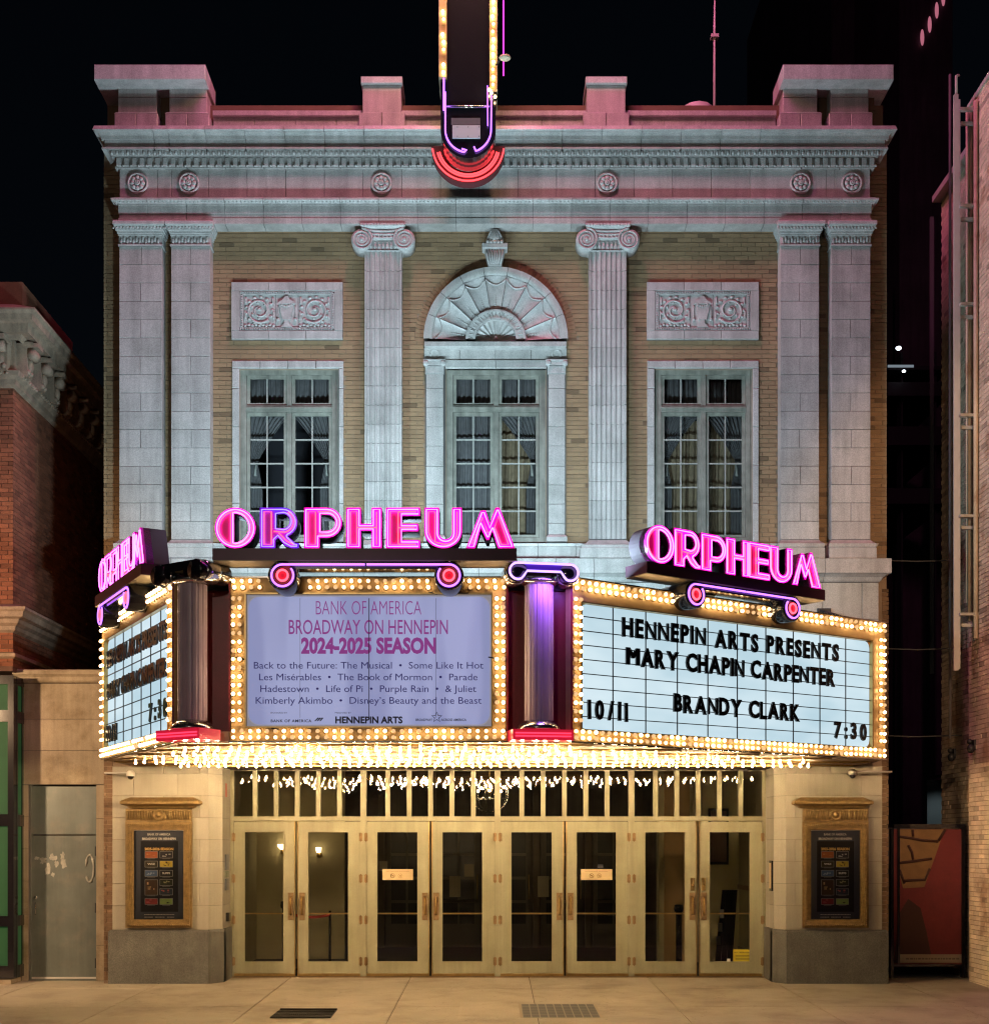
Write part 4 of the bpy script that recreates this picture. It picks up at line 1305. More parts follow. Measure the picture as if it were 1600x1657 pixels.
# ---- the lobby behind
lob = thing('lobby', 'dim theatre lobby seen through the glass doors with cream side walls and dark inner doors', 'lobby', (0, 5, 0))
def lbox(name, x0, x1, y0, y1, z0, z1, mat_, parent=lob):
    q = MB(); q.box(x0, x1, y0, y1, z0, z1); return part(name, q, mat_, parent)
lbox('lobby_floor', -5.5, 5.5, YD + .13, 9, -.05, .012, 'lobby_floor')
lbox('lobby_ceiling', -5.5, 5.5, YD + .13, 9, 4.0, 4.1, 'lobby_dark')
lbox('lobby_header', -5.5, 5.5, YD + .13, YD + .2, 3.28, 4.0, 'lobby_dark')
bw = lbox('back_wall', -5.5, 5.5, 7.0, 7.2, .012, 4.0, 'lobby_dark')
lw = lbox('side_wall', -5.5, -4.35, YD + .13, 9, .012, 4.0, 'lobby_cream')
rw = lbox('side_wall', 4.35, 5.5, YD + .13, 9, .012, 4.0, 'lobby_cream')
lbox('return_wall', -4.35, -2.75, 4.2, 4.4, .012, 4.0, 'lobby_cream')
lbox('column', 3.0, 3.45, 3.4, 3.7, .012, 4.0, flat('tan_column', (.42, .27, .12)))
lbox('return_wall', 3.45, 4.35, 3.55, 3.7, .012, 4.0, 'lobby_cream')
lbox('column_trim', 2.9, 3.0, 3.42, 3.7, .012, 4.0, 'lobby_cream')
lbox('chair_rail', 4.31, 4.345, YD + .13, 3.5, 1.32, 1.4, 'bronze')
lbox('baseboard', 4.32, 4.345, YD + .13, 3.5, .015, .3, 'lobby_dark')
for i in range(5):
    x = -2.2 + i * 1.05
    q = MB(); q.box(x, x + .85, 6.93, 6.99, .02, 2.5); dd = part('inner_door', q, flat('inner_door_paint', (.085, .07, .055)), lob)
    for r in range(4):
        for c in range(2):
            q = MB(); q.box(x + .1 + c * .34, x + .4 + c * .34, 6.915, 6.925, .5 + r * .48, .92 + r * .48); part('door_pane', q, 'poster_black', dd)
    q = MB(); q.tube([(x + .8, 6.88, 1.0), (x + .8, 6.88, 1.5)], .015, 6); part('pull_handle', q, 'brass', dd)
for i in range(6):
    lbox('wall_pilaster', -2.36 + i * 1.05, -2.24 + i * 1.05, 6.86, 6.99, .012, 3.9, flat('pilaster_brown', (.1, .075, .05)))
# framed panel and lit sconce on the left, framed picture on the right
def sconce(x, y, z, lab, s=1.0):
    t = thing('wall_sconce', lab, 'wall light', (x, y, z), group='lit sconces in the lobby')
    q = MB(); q.lathe([(.04, y - .04), (.05, y - .02), (.05, y)], (x, 0, z - .08), 'y', 12); q.tube([(x, y - .03, z - .08), (x, y - .1, z - .1), (x, y - .13, z - .04)], .01, 6); part('bracket', q, 'brass', t)
    q = MB(); q.lathe([(.035, z - .04), (.075 * s, z), (.09 * s, z + .05), (.085 * s, z + .055)], (x, y - .13, 0), 'z', 14); part('lamp_shade', q, EM('sconce_glow', (1, .74, .42), 8.0), t)
sconce(-3.86, 4.19, 2.06, 'glowing lobby sconce nearest the left side wall'); sconce(-3.2, 4.19, 2.0, 'smaller glowing lobby sconce at the corner of the return wall', .6)
t = thing('framed_picture', 'dark framed picture hanging on the cream lobby wall', 'picture', (3.98, 3.54, 2.1))
q = MB(); q.bbox(3.8, 4.16, 3.5, 3.545, 1.75, 2.75, .01); part('frame', q, 'black', t)
q = MB(); q.box(3.84, 4.12, 3.49, 3.498, 1.8, 2.7); part('canvas', q, flat('picture_brown', (.10, .06, .05)), t)
# leaning folded panels / barrier posts
def post(x, y, h, lab, tilt=0.0, w=.05):
    t = thing('stanchion', lab, 'stanchion', (x, y, .012), group='dark stanchions in the lobby')
    q = MB(); q.lathe([(.16, .014), (.16, .03), (.05, .05), (w, .06)], (x, y, 0), 'z', 16); part('base', q, 'black', t)
    q = MB(); q.tube([(x, y, .06), (x + tilt * h, y, h)], w, 10); part('pole', q, 'black', t)
    q = MB(); q.lathe([(w + .02, h - .02), (w + .03, h + .02), (w + .02, h + .09), (w - .01, h + .1)], (x + tilt * h, y, 0), 'z', 12); part('cap', q, 'black', t)
post(3.03, 1.75, 1.02, 'black stanchion behind the seventh glass door'); post(-3.55, 2.4, 1.05, 'black stanchion behind the leftmost glass door')
t = thing('folded_stand', 'black folded display stand leaning on the lobby wall behind the last door', 'stand', (3.95, 1.8, .012))
for i, (x, a) in enumerate(((3.62, .16), (3.72, .14), (3.82, .12))):
    q = MB(); q.v += [(x, 1.8, .02), (x + .09, 1.8, .02), (x + .09 + a, 1.95, 1.35), (x + a, 1.95, 1.35), (x, 1.86, .02), (x + .09, 1.86, .02), (x + .09 + a, 2.0, 1.35), (x + a, 2.0, 1.35)]
    for f_ in [(0, 1, 2, 3), (5, 4, 7, 6), (1, 5, 6, 2), (4, 0, 3, 7), (3, 2, 6, 7), (0, 4, 5, 1)]: q.face(*f_)
    part('panel', q, 'black', t)
for i in range(3):
    z = .45 + i * .22; q = MB(); q.box(3.66 + i * .03, 3.72 + i * .03, 1.79, 1.805 + .02 * i + .03, z, z + .14); part('label_plate', q, flat('plate_grey', (.25, .25, .24)), t)
# red rope barrier behind the left doors
t = thing('rope_barrier', 'short red rope barrier behind the second glass door', 'rope barrier', (-3.1, 2.1, 0.012))
q = MB()
for x in (-3.35, -2.75): q.tube([(x, 2.1, .012), (x, 2.1, 1.0)], .02, 8); q.lathe([(.13, .014), (.12, .03), (.03, .05)], (x, 2.1, 0), 'z', 12)
part('posts', q, 'black', t)
q = MB(); q.tube([(-3.35 + .6 * i / 8, 2.1, .93 - .04 * math.sin(PI * i / 8)) for i in range(9)], .024, 8); part('rope', q, flat('rope_red', (.45, .04, .03)), t)
# white notices posted inside the inner doors
for (px, py, w_, h_, lab) in ((759, 1409, 8, 10, 'pale notice posted high on the inner lobby door'), (736, 1435, 9, 17, 'tall pale notice posted on the inner lobby door behind the fourth door'), (879, 1435, 9, 17, 'tall pale notice on the inner lobby door behind the fifth door'), (620, 1402, 7, 8, 'small cream notice on the inner lobby door behind the third door')):
    d = 24.4
    q = MB(); q.box(W(px - w_, d), W(px + w_, d), 4.4, 4.41, Z(py + h_, d), Z(py - h_, d))
    o = part('notice_board', q, flat('notice_cream', (.3, .26, .17))); tag(o, lab, 'notice')
# glass basket chandelier
cxp, cyp, czp = W(792, 23.2), 3.2, Z(1285, 23.2)
t = thing('chandelier', 'round glass and wire basket chandelier hanging in the lobby behind the transom', 'chandelier', (cxp, cyp, czp))
rr = .33
q = MB()
for i in range(14):
    a = 2 * PI * i / 14
    q.tube([(cxp + rr * math.sin(t_) * math.cos(a), cyp + rr * math.sin(t_) * math.sin(a), czp - rr * math.cos(t_)) for t_ in [PI * .62 * j / 9 for j in range(10)]], .007, 4)
for z_, r_ in ((czp + .1, rr * .95), (czp - .08, rr * .97), (czp + .22, rr * .75)):
    q.tube([(cxp + r_ * math.cos(2 * PI * j / 24), cyp + r_ * math.sin(2 * PI * j / 24), z_) for j in range(24)], .009, 4, closed=True)
part('wire_basket', q, 'chrome', t)
q = MB(); q.tube([(cxp, cyp, czp + .2), (cxp, cyp, 4.0)], .012, 6); q.lathe([(.02, czp - .05), (.05, czp + .05), (.1, czp + .22), (.03, czp + .24)], (cxp, cyp, 0), 'z', 10); part('stem', q, 'brass', t)
bm_ = MB(); bm_.ball((0, 0, 0), .022, 6, 4); bm_ = bm_.mesh('candle_bulb', EM('candle_glow', (1, .75, .45), 90))
for i in range(8):
    a = 2 * PI * i / 8
    inst('bulb', bm_, (cxp + .2 * math.cos(a), cyp + .2 * math.sin(a), czp + .05 + .05 * (i % 2)), t)

# ================================================================== POSTER CASES
tile_cols = [(.45, .12, .04), (.03, .03, .04), (.05, .04, .02), (.62, .48, .06), (.08, .14, .26), (.02, .02, .02), (.06, .03, .01), (.03, .035, .015), (.25, .03, .03), (.03, .04, .06), (.3, .45, .12)]
def poster_case(x0p, x1p, cpx0, cpx1, lab):
    x0, x1 = W(x0p), W(x1p); zb_, zt_ = Z(1502, 19.9), Z(1330, 19.9)
    t = thing('poster_case', lab, 'poster case', ((x0 + x1) / 2, -.012, zb_), group='gilded poster cases on the entrance piers')
    xm = (x0 + x1) / 2
    fwid = .125
    q = MB()
    for (k, (o, y)) in enumerate(((0, -.07), (.028, -.1), (.062, -.085), (.09, -.07))):
        o2 = (.028, .062, .09, fwid)[k]
        a, b, c, d = x0 + o, x1 - o, zb_ + o, zt_ - o; e, f_, g_, h_ = x0 + o2, x1 - o2, zb_ + o2, zt_ - o2
        q.box(a, e, y, -.013, c, d); q.box(f_, b, y, -.013, c, d); q.box(e, f_, y, -.013, h_, d); q.box(e, f_, y, -.013, c, g_)
    part('frame', q, 'gold', t)
    q = MB(); z = zb_ + .045
    while z < zt_ - .04:
        q.ball((x0 + .045, -.1, z), .012, 5, 4); q.ball((x1 - .045, -.1, z), .012, 5, 4); z += .032
    x = x0 + .045
    while x < x1 - .04:
        q.ball((x, -.1, zb_ + .045), .012, 5, 4); q.ball((x, -.1, zt_ - .045), .012, 5, 4); x += .032
    part('bead_border', q, 'gold', t)
    fz0, fz1 = zt_ + .002, Z(1308.5, 19.85)
    q = MB(); q.box(x0 + .005, x1 - .005, -.075, -.013, fz0, fz1)
    nfl = 26
    for i in range(nfl):
        xx = x0 + .035 + (x1 - x0 - .07) * i / (nfl - 1)
        if abs(xx - xm) < .075: continue
        q.tube([(xx, -.082, fz0 + .03), (xx, -.084, fz1 - .035)], .0115, 6)
    q.lathe([(.085, -.075), (.085, -.1), (.065, -.105), (.06, -.085), (.035, -.09), (.03, -.11), (.005, -.115)], (xm, 0, (fz0 + fz1) / 2), 'y', 18)
    part('fluted_frieze', q, 'gold', t)
    c0, c1 = W(cpx0, 19.75), W(cpx1, 19.75)
    q = MB(); z0 = fz1 + .002
    q.moulding([(.09, z0), (.12, z0 + .012), (.13, z0 + .03), (.19, z0 + .05), (.22, z0 + .065), (.22, z0 + .10), (.20, z0 + .115), (.12, z0 + .155), (.10, z0 + .165)], c0 + .22, c1 - .22, -.01)
    part('cornice', q, 'gold', t)
    px0, px1, pz0, pz1 = x0 + fwid, x1 - fwid, zb_ + fwid, zt_ - fwid
    q = MB(); q.box(px0, px1, -.04, -.03, pz0, pz1); po = part('poster', q, 'poster_grey', t)
    q = MB(); q.box(px0, px1, -.05, -.041, pz1 - .012, pz1); part('light_strip', q, 'white_plastic', t)
    w_ = px1 - px0; h_ = pz1 - pz0
    q = MB(); ins = .13 * w_; q.box(px0 + ins, px1 - ins * .9, -.0425, -.0402, pz0 + h_ * .085, pz1 - h_ * .125); part('black_field', q, 'poster_black', po)
    def tx(s, fz, wf, size, matn, bold=0.0):
        me = text_mesh(s, matn, size, width=w_ * wf, bold=bold); inst('lettering', me, (xm, -.0445, pz0 + h_ * fz), po)
    tx('BANK OF AMERICA', .94, .46, .045, 'cream_ink', .02); tx('BROADWAY ON HENNEPIN', .89, .68, .048, 'cream_ink', .045)
    tx('2025-2026 SEASON', .775, .58, .052, 'gold_ink', .05)
    ty = [.705, .60, .50, .345, .245]
    i = 0
    tiles = []
    for r, (lz_, hz_) in enumerate(((.685, .762), (.583, .655), (.48, .552), (.27, .445), (.165, .235))): tiles.append((.215, .475, lz_, hz_))
    for r, (lz_, hz_) in enumerate(((.685, .762), (.583, .655), (.48, .552), (.377, .45), (.272, .345), (.165, .235))): tiles.append((.515, .775, lz_, hz_))
    rnd = random.Random(4)
    names = ['', 'WIZ', '', '', '', '', '', 'SUFFS', '', '', '']
    ti = [0, 2, 4, 6, 8, 1, 3, 5, 7, 9, 10]
    for k, (a, b, l, h) in enumerate(tiles):
        a, b, l, h = px0 + w_ * a, px0 + w_ * b, pz0 + h_ * l, pz0 + h_ * h
        cc = tile_cols[ti[k]]
        q = MB()
        q.box(a, b, -.0445, -.043, l, h); fr_ = part('tile_border', q, flat('tile_edge', (.4, .4, .37)), po)
        q = MB(); e = .005; q.box(a + e, b - e, -.0455, -.0447, l + e, h - e); part('show_tile', q, flat('tile%d' % ti[k], cc), po)
        q = MB(); acc = [(.6, .25, .08), (.5, .5, .48), (.35, .45, .6), (.62, .42, .22), (.45, .1, .1), (.5, .5, .5), (.08, .05, .01), (.55, .55, .52), (.45, .42, .2), (.6, .12, .1), (.03, .03, .02)][k]
        for j in range(rnd.randint(3, 6)):
            u = a + (b - a) * rnd.uniform(.12, .7); v = l + (h - l) * rnd.uniform(.2, .7)
            q.box(u, u + (b - a) * rnd.uniform(.08, .22), -.0464, -.0457, v, v + (h - l) * rnd.uniform(.06, .2))
        if names[k] == '': part('tile_art', q, flat('tile_ink%d' % k, acc), po)
        else:
            me = text_mesh(names[k], 'cream_ink', (h - l) * .4, width=(b - a) * .6, bold=.03); inst('lettering', me, ((a + b) / 2, -.0462, l + (h - l) * .38), po)
        q = MB(); q.box(a + (b - a) * .2, b - (b - a) * .2, -.0445, -.043, l - .012, l - .007); part('caption', q, flat('caption_grey', (.3, .3, .28)), po)
    q = MB()
    for z_, a_, b_ in ((.05, .2, .8), (.022, .2, .36), (.022, .42, .6), (.022, .66, .8)):
        x = px0 + w_ * a_
        while x < px0 + w_ * b_:
            ww = rnd.uniform(.008, .022); q.box(x, x + ww, -.0415, -.0402, pz0 + h_ * z_, pz0 + h_ * z_ + .009); x += ww + .005
    part('small_print', q, 'cream_ink', po)
    q = MB(); q.quad((px0, -.058, pz0), (px1, -.058, pz0), (px1, -.058, pz1), (px0, -.058, pz1)); part('case_glass', q, GLASS('case_glass', (.93, .93, .93), 1.3), t)
poster_case(205, 312, 193, 322, 'gilded poster case on the left entrance pier beside the grey steel door')
poster_case(1297, 1403, 1286, 1414, 'gilded poster case on the right entrance pier beside the alley')

# ---- small fittings on the piers
def dome_cam(px, py, s, lab):
    x, z = W(px, 19.7), Z(py, 19.7)
    t = thing('security_camera', lab, 'security camera', (x, -.012, z), group='security cameras under the marquee')
    q = MB(); q.lathe([(.03, z + .09), (.062, z + .06), (.066, z + .01), (.058, z)], (x, -.2, 0), 'z', 16); part('housing', q, 'white_plastic', t)
    q = MB(); q.ball((x, -.2, z), .05, 12, 8); part('dome', q, 'black', t)
    q = MB(); xe = x + s * (.42 if s < 0 else .62); q.tube([(x, -.2, z + .05), (x + s * .06, -.17, z + .055), (xe, -.1, z + .055), (xe, -.0, z + .055)], .014, 6); part('conduit', q, 'white_plastic', t)
dome_cam(208.5, 1256, -1, 'white dome security camera above the left poster case'); dome_cam(1382, 1254, 1, 'white dome security camera above the right poster case')
def side_plate(name, x, y0, y1, py0, py1, mat_, lab, cat, th=.03, s=1):
    d = 20 + (y0 + y1) / 2
    q = MB(); a, b = (x, x + s * th) if s > 0 else (x - th, x)
    q.box(a, b, y0, y1, Z(py1, d), Z(py0, d)); o = part(name, q, mat_); tag(o, lab, cat); return o
side_plate('notice_plaque', -4.148, .34, .56, 1383, 1408, 'poster_grey', 'grey tenant plaque on the left pier side, topmost of three', 'plaque', .02)
side_plate('notice_plaque', -4.148, .34, .56, 1410, 1420, flat('plaque_sage', (.2, .22, .15)), 'small sage plaque in the middle of the three on the left pier side', 'plaque', .02)
side_plate('notice_plaque', -4.148, .34, .56, 1422, 1441, 'poster_grey', 'grey plaque on the left pier side, lowest of three', 'plaque', .02)
side_plate('card_reader', -4.148, .42, .56, 1477, 1491, 'black', 'black card reader on the left pier side above the granite base', 'card reader', .05)
side_plate('sign_strip', -4.148, .4, .48, 1268, 1290, flat('strip_red', (.45, .12, .08)), 'thin faded red strip high on the left pier side', 'sign', .008)
t = thing('braille_sign', 'thin white sign with black frame on the right pier side', 'sign', (4.26, .3, 1.8))
q = MB(); q.box(4.232, 4.261, .22, .38, Z(1442, 20.3), Z(1393, 20.3)); part('sign_frame', q, 'black', t)
q = MB(); q.box(4.226, 4.231, .25, .35, Z(1438, 20.3), Z(1397, 20.3)); part('sign_face', q, 'paper', t)
# tie rod bracket on the stone above the right board
t = thing('wall_bracket', 'black iron wall bracket with a rod on the stone above the right letter board', 'bracket', (W(1338), -.31, Z(990)))
x, z = W(1335, 19.6), Z(990, 19.6)
q = MB(); q.bbox(x - .1, x + .1, -.36, -.312, z - .04, z + .06, .01); part('plate', q, 'dark_metal', t)
q = MB(); q.tube([(x, -.36, z), (x + .02, -.9, z - .3)], .03, 8); q.tube([(x - .06, -.36, z + .02), (x + .28, -.5, z - .12)], .028, 8); part('rod', q, 'dark_metal', t)

# ---- grates in the pavement
def gxy(px, py):
    d = 5296.5 / (py - 1370 + 42.8); return (W(px, d), d - 20)
t = thing('floor_grate', 'small steel grate set in the pavement in front of the second door pair', 'grate', (W(492, 16.9), -3.1, gz(-3.1)))
y0, y1 = gxy(0, 1648.5)[1], gxy(0, 1634.5)[1]
x0, x1 = gxy(438, 1648)[0], gxy(545, 1635)[0]
q = MB(); q.v += [(x0, y0, gz(y0) + .004), (x1, y0, gz(y0) + .004), (x1, y1, gz(y1) + .004), (x0, y1, gz(y1) + .004)]; q.face(0, 1, 2, 3); part('pit', q, 'black', t)
q = MB(); n_ = 30
for i in range(n_ + 1):
    x = x0 + (x1 - x0) * i / n_; q.v += []; q.box(x - .006, x + .006, y0, y1, gz(y0) + .0, gz(y0) + .012 + SL * .3)
for k in range(4):
    y = y0 + (y1 - y0) * k / 3; q.box(x0, x1, y - .006, y + .006, gz(y) + .004, gz(y) + .018)
part('grate_bars', q, 'dark_metal', t)
t = thing('pavement_hatch', 'framed steel hatch with square glass lenses in the pavement, right of centre', 'hatch', (W(908, 17.1), -2.9, gz(-2.9)))
y0, y1 = gxy(0, 1648)[1], gxy(0, 1626)[1]
x0, x1 = gxy(846, 1648)[0], gxy(972, 1648)[0]
q = MB(); e = .03
for a, b, c, d in ((x0 - e, x0, y0 - e, y1 + e), (x1, x1 + e, y0 - e, y1 + e), (x0, x1, y0 - e, y0), (x0, x1, y1, y1 + e)):
    n = len(q.v); q.v += [(a, c, gz(c) + .005), (b, c, gz(c) + .005), (b, d, gz(d) + .005), (a, d, gz(d) + .005)]; q.face(n, n + 1, n + 2, n + 3)
part('hatch_frame', q, flat('hatch_rim', (.3, .25, .17)), t)
nx_, ny_ = 9, 5
for i in range(nx_):
    for j in range(ny_):
        a, b = x0 + (x1 - x0) * i / nx_ + .008, x0 + (x1 - x0) * (i + 1) / nx_ - .008
        c, d = y0 + (y1 - y0) * j / ny_ + .01, y0 + (y1 - y0) * (j + 1) / ny_ - .01
        q = MB(); q.v += [(a, c, gz(c) + .006), (b, c, gz(c) + .006), (b, d, gz(d) + .006), (a, d, gz(d) + .006)]; q.face(0, 1, 2, 3); part('lens', q, flat('lens_grey', (.085, .09, .085)), t)
q = MB(); q.v += [(x0, y0, gz(y0) + .002), (x1, y0, gz(y0) + .002), (x1, y1, gz(y1) + .002), (x0, y1, gz(y1) + .002)]; q.face(0, 1, 2, 3); part('grid', q, flat('hatch_line', (.24, .22, .18)), t)
# plain cover plate beside it
q = MB(); y0, y1 = gxy(0, 1650)[1], gxy(0, 1622)[1]; x0, x1 = gxy(742, 1640)[0], gxy(840, 1640)[0]
q.v += [(x0, y0, gz(y0) + .003), (x1, y0, gz(y0) + .003), (x1, y1, gz(y1) + .003), (x0, y1, gz(y1) + .003)]; q.face(0, 1, 2, 3)
cp = part('cover_plate', q, 'concrete'); tag(cp, 'flush concrete cover plate beside the glass lens hatch', 'cover plate')

# ================================================================== THE MARQUEE
D1 = 15.53; D2 = 18.7
ZT, ZB = 5.235, 3.309
xc0, xc1 = W(372, D1), W(820, D1)
xr0, xr1 = W(925, D1), W(1432, D2)
xl0, xl1 = W(280, D1), W(165, D2)
Y1, Y2 = D1 - 20, D2 - 20
ZS = 3.30
mq = thing('marquee', 'theatre marquee canopy with bulbs hanging under its soffit and two enamelled columns', 'marquee', (0, -2.2, ZS))
outline_ = [(xl1, Y2), (xl0, Y1 + .0), (xr0, Y1), (xr1, Y2), (xr1, -.32), (xl1, -.32)]
inner = [(xl1 + .12, Y2 + .1), (xl0 + .1, Y1 + .16), (xr0 - .02, Y1 + .16), (xr1 - .1, Y2 + .12), (xr1 - .1, -.33), (xl1 + .12, -.33)]
m = MB(); m.vprism(inner, ZT - .12, ZT - .05); part('roof', m, 'dark_metal', mq)
m = MB(); m.vprism([(xl1 + .03, Y2 + .06), (xl0 + .04, Y1 + .08), (xr0 - .01, Y1 + .08), (xr1 - .03, Y2 + .06), (xr1 - .03, -.02), (4.25, -.02), (4.25, .77), (-4.14, .77), (-4.14, -.02), (xl1 + .03, -.02)], ZS, ZS + .05); part('soffit', m, 'soffit', mq)
m = MB(); m.box(xr1 - .1, xr1 - .03, Y2 + .12, -.05, ZS + .055, ZT); part('side_panel', m, 'maroon', mq); m = MB(); m.box(xl1 + .05, xl1 + .12, Y2 + .12, -.05, ZS + .055, ZT); part('side_panel', m, 'maroon', mq)
m = MB()
for y in [Y1 + .3 + i * .8 for i in range(6)]:
    xa = xl0 - (y - Y1) * .56 + .15; xb = xr0 + (y - Y1) * 1.44 - .15
    m.box(max(xa, xl1 + .1), min(xb, xr1 - .15), y - .02, y + .02, ZS - .025, ZS - .002)
part('raceway', m, 'brass', mq, kind='stuff')

# hanging bulbs: pear shaped lamp, socket above
def bulb_mesh(matn):
    q = MB(); q.lathe([(.004, -.072), (.013, -.069), (.0205, -.058), (.0215, -.047), (.016, -.031), (.0085, -.02), (.0085, 0)], seg=8); return q.mesh('bulb', matn)
hb = bulb_mesh('bulb_hang')
def inside(x, y, pg):
    r = False; j = len(pg) - 1
    for i in range(len(pg)):
        xi, yi = pg[i]; xj, yj = pg[j]
        if (yi > y) != (yj > y) and x < (xj - xi) * (y - yi) / (yj - yi) + xi: r = not r
        j = i
    return r
pgn = [(xl1 + .25, Y2 + .2), (xl0 + .05, Y1 + .22), (xr0 + .0, Y1 + .22), (xr1 - .35, Y2 + .15), (xr1 - .35, -.35), (3.95, -.25), (3.95, .5), (-3.98, .5), (-3.98, -.25), (xl1 + .3, -.35)]
spots = []; y = Y1 + .3; r = 0
rn = random.Random(11)
while y < -.4:
    x = -6 + (.0, .07, .03, .1)[r % 4]
    while x < 6:
        if inside(x, y, pgn) and not (y > -1.4 and abs(x) > 4.6) and not (y > -.5 and abs(x) > 3.85): spots.append((x + rn.uniform(-.018, .018), y + rn.uniform(-.09, .09)))
        x += .135
    y += .80; r += 1
spots.sort(key=lambda s: s[1])
print('hanging bulbs', len(spots))
rest = MB(); sock = MB()
pearl = MB(); pearl.lathe([(.004, -.072), (.013, -.069), (.0205, -.058), (.0215, -.047), (.016, -.031), (.0085, -.02), (.0085, 0)], seg=8)
for i, (x, y) in enumerate(spots):
    sock.lathe([(.016, ZS - .03), (.02, ZS - .001)], (x, y, 0), 'z', 6, smooth=False)
    if i < 300: inst('hanging_bulb', hb, (x, y, ZS - .02), mq)
    else: rest.add(pearl, (x, y, ZS - .02))
if rest.f: part('hanging_bulb', rest, 'bulb_hang', mq, kind='stuff')
part('socket', sock, 'brass', mq, kind='stuff')

# round face bulbs
def fb(matn):
    q = MB(); q.ball((0, -.028, 0), .0245, 8, 6, (1, 1, 1)); return q.mesh('bulb', matn)
FB = [fb('bulb'), fb('bulb_warm'), fb('bulb_dim')]
ring_m = MB(); ring_m.lathe([(.034, 0), (.034, -.008), (.024, -.01)], axis='y', seg=10); ring_m = ring_m.mesh('socket_ring', 'fascia')
def border_bulbs(root, L, z0, z1, rnd, pitch=.1, skip=None, lit=.75):
    """two rows of bulbs along each edge of a board of length L, local frame"""
    pts = []
    nu = int(round((L - .06) / pitch)); nz = int(round((z1 - z0 - .3) / pitch))
    for i in range(nu + 1):
        u = .045 + (L - .09) * i / nu
        for dz, dx in ((.045, 0), (.12, 0)):
            pts.append((u + (.0 if dz < .1 else .012), z1 - dz)); pts.append((u, z0 + dz))
    for i in range(1, nz):
        z = z0 + .15 + (z1 - z0 - .3) * i / nz
        for du in (.042, .118):
            pts.append((du, z)); pts.append((L - du, z))
    sk = MB()
    for (u, z) in pts:
        if skip and skip(u, z): continue
        sk.lathe([(.033, 0), (.033, -.008), (.02, -.01)], (u, -.001, z), 'y', 8)
        rr = rnd.random()
        k = 0 if rr < lit * .6 else (1 if rr < lit else 2)
        inst('bulb', FB[k], (u, 0, z), root)
    part('socket_rings', sk, 'fascia', root, kind='stuff')
    return len(pts)

def board_frame(root, L, z0, z1, fx0, fx1, fz0, fz1):
    """bulb studded fascia round an opening, local frame"""
    for (a, b, c, d, nm) in ((0, fx0, z0, z1, 0), (fx1, L, z0, z1, 0), (fx0, fx1, fz1, z1, 0), (fx0, fx1, z0, fz0, 0)):
        q = MB(); q.box(a, b, 0, .12, c, d); part('bulb_fascia', q, 'fascia', root)
    q = MB(); e = .016
    for (a, b, c, d) in ((fx0, fx0 + e, fz0, fz1), (fx1 - e, fx1, fz0, fz1), (fx0 + e, fx1 - e, fz1 - e, fz1), (fx0 + e, fx1 - e, fz0, fz0 + e)):
        q.box(a, b, -.02, .06, c, d)
    part('inner_trim', q, 'brass', root)
    q = MB(); q.box(-.015, L + .015, -.015, -.001, z0 - .012, z0 + .004); q.box(-.015, L + .015, -.015, -.001, z1 - .004, z1 + .012)
    part('outer_trim', q, 'chrome', root)

# ---- centre board with the banner
LCc = xc1 - xc0
cb = thing('banner_board', 'season banner board with a double row of bulbs in the middle of the marquee', 'banner board', (xc0, Y1, 0), group='marquee boards', local=True)
fx0, fx1 = W(396, D1) - xc0, W(797, D1) - xc0
fz0, fz1 = Z(1178, D1), Z(959.5, D1)
board_frame(cb, LCc, ZB, ZT, fx0, fx1, fz0, fz1)
q = MB(); q.box(fx0 + .017, fx1 - .017, .06, .1, fz0 + .017, fz1 - .017); part('backing', q, 'chrome', cb)
def px2c(px, py): return (W(px, D1) - xc0, Z(py, D1))
def skipc(u, z):
    for px in (460, 727):
        cx_, cz_ = px2c(px, 928)
        if z > ZT - .2 and abs(u - cx_) < .22: return True
    return False
border_bulbs(cb, LCc, ZB, ZT, random.Random(3), skip=skipc, lit=.72)
# banner cloth, backlit
bn = bpy.data.materials.new('banner_cloth_backlit'); bn.use_nodes = True
nt = bn.node_tree; nt.nodes.clear(); LK = nt.links.new
geo = N(nt, 'ShaderNodeNewGeometry')
mp = N(nt, 'ShaderNodeMapping'); mp.inputs['Scale'].default_value = (1.8, 1, .25)
n1 = N(nt, 'ShaderNodeTexNoise', Scale=1.0, Detail=2.0)
n2 = N(nt, 'ShaderNodeTexNoise', Scale=3.0, Detail=4.0)
LK(geo.outputs['Position'], mp.inputs[0]); LK(mp.outputs[0], n1.inputs['Vector']); LK(geo.outputs['Position'], n2.inputs['Vector'])
ad = N(nt, 'ShaderNodeMath', operation='MULTIPLY'); LK(n1.outputs[0], ad.inputs[0]); ad.inputs[1].default_value = 1.8
cr = N(nt, 'ShaderNodeValToRGB'); cr.color_ramp.elements[0].position = .8; cr.color_ramp.elements[0].color = (.29, .32, .57, 1)
cr.color_ramp.elements[1].position = 1.0; cr.color_ramp.elements[1].color = (.385, .42, .69, 1)
LK(ad.outputs[0], cr.inputs[0])
em = N(nt, 'ShaderNodeEmission'); em.inputs[1].default_value = .82; LK(cr.outputs[0], em.inputs[0])
df = N(nt, 'ShaderNodeBsdfDiffuse'); df.inputs[0].default_value = (.3, .3, .34, 1)
sh = N(nt, 'ShaderNodeAddShader'); LK(em.outputs[0], sh.inputs[0]); LK(df.outputs[0], sh.inputs[1])
o_ = N(nt, 'ShaderNodeOutputMaterial'); LK(sh.outputs[0], o_.inputs[0])
mt['banner'] = bn
bx0, bz0 = px2c(398.5, 1175); bx1, bz1 = px2c(795, 962)
edge = mt['banner_hem'] = M('banner_hem', (.6, .55, .52), .8, var=.2, scale=7, emit=(.42, .40, .46), es=.5)
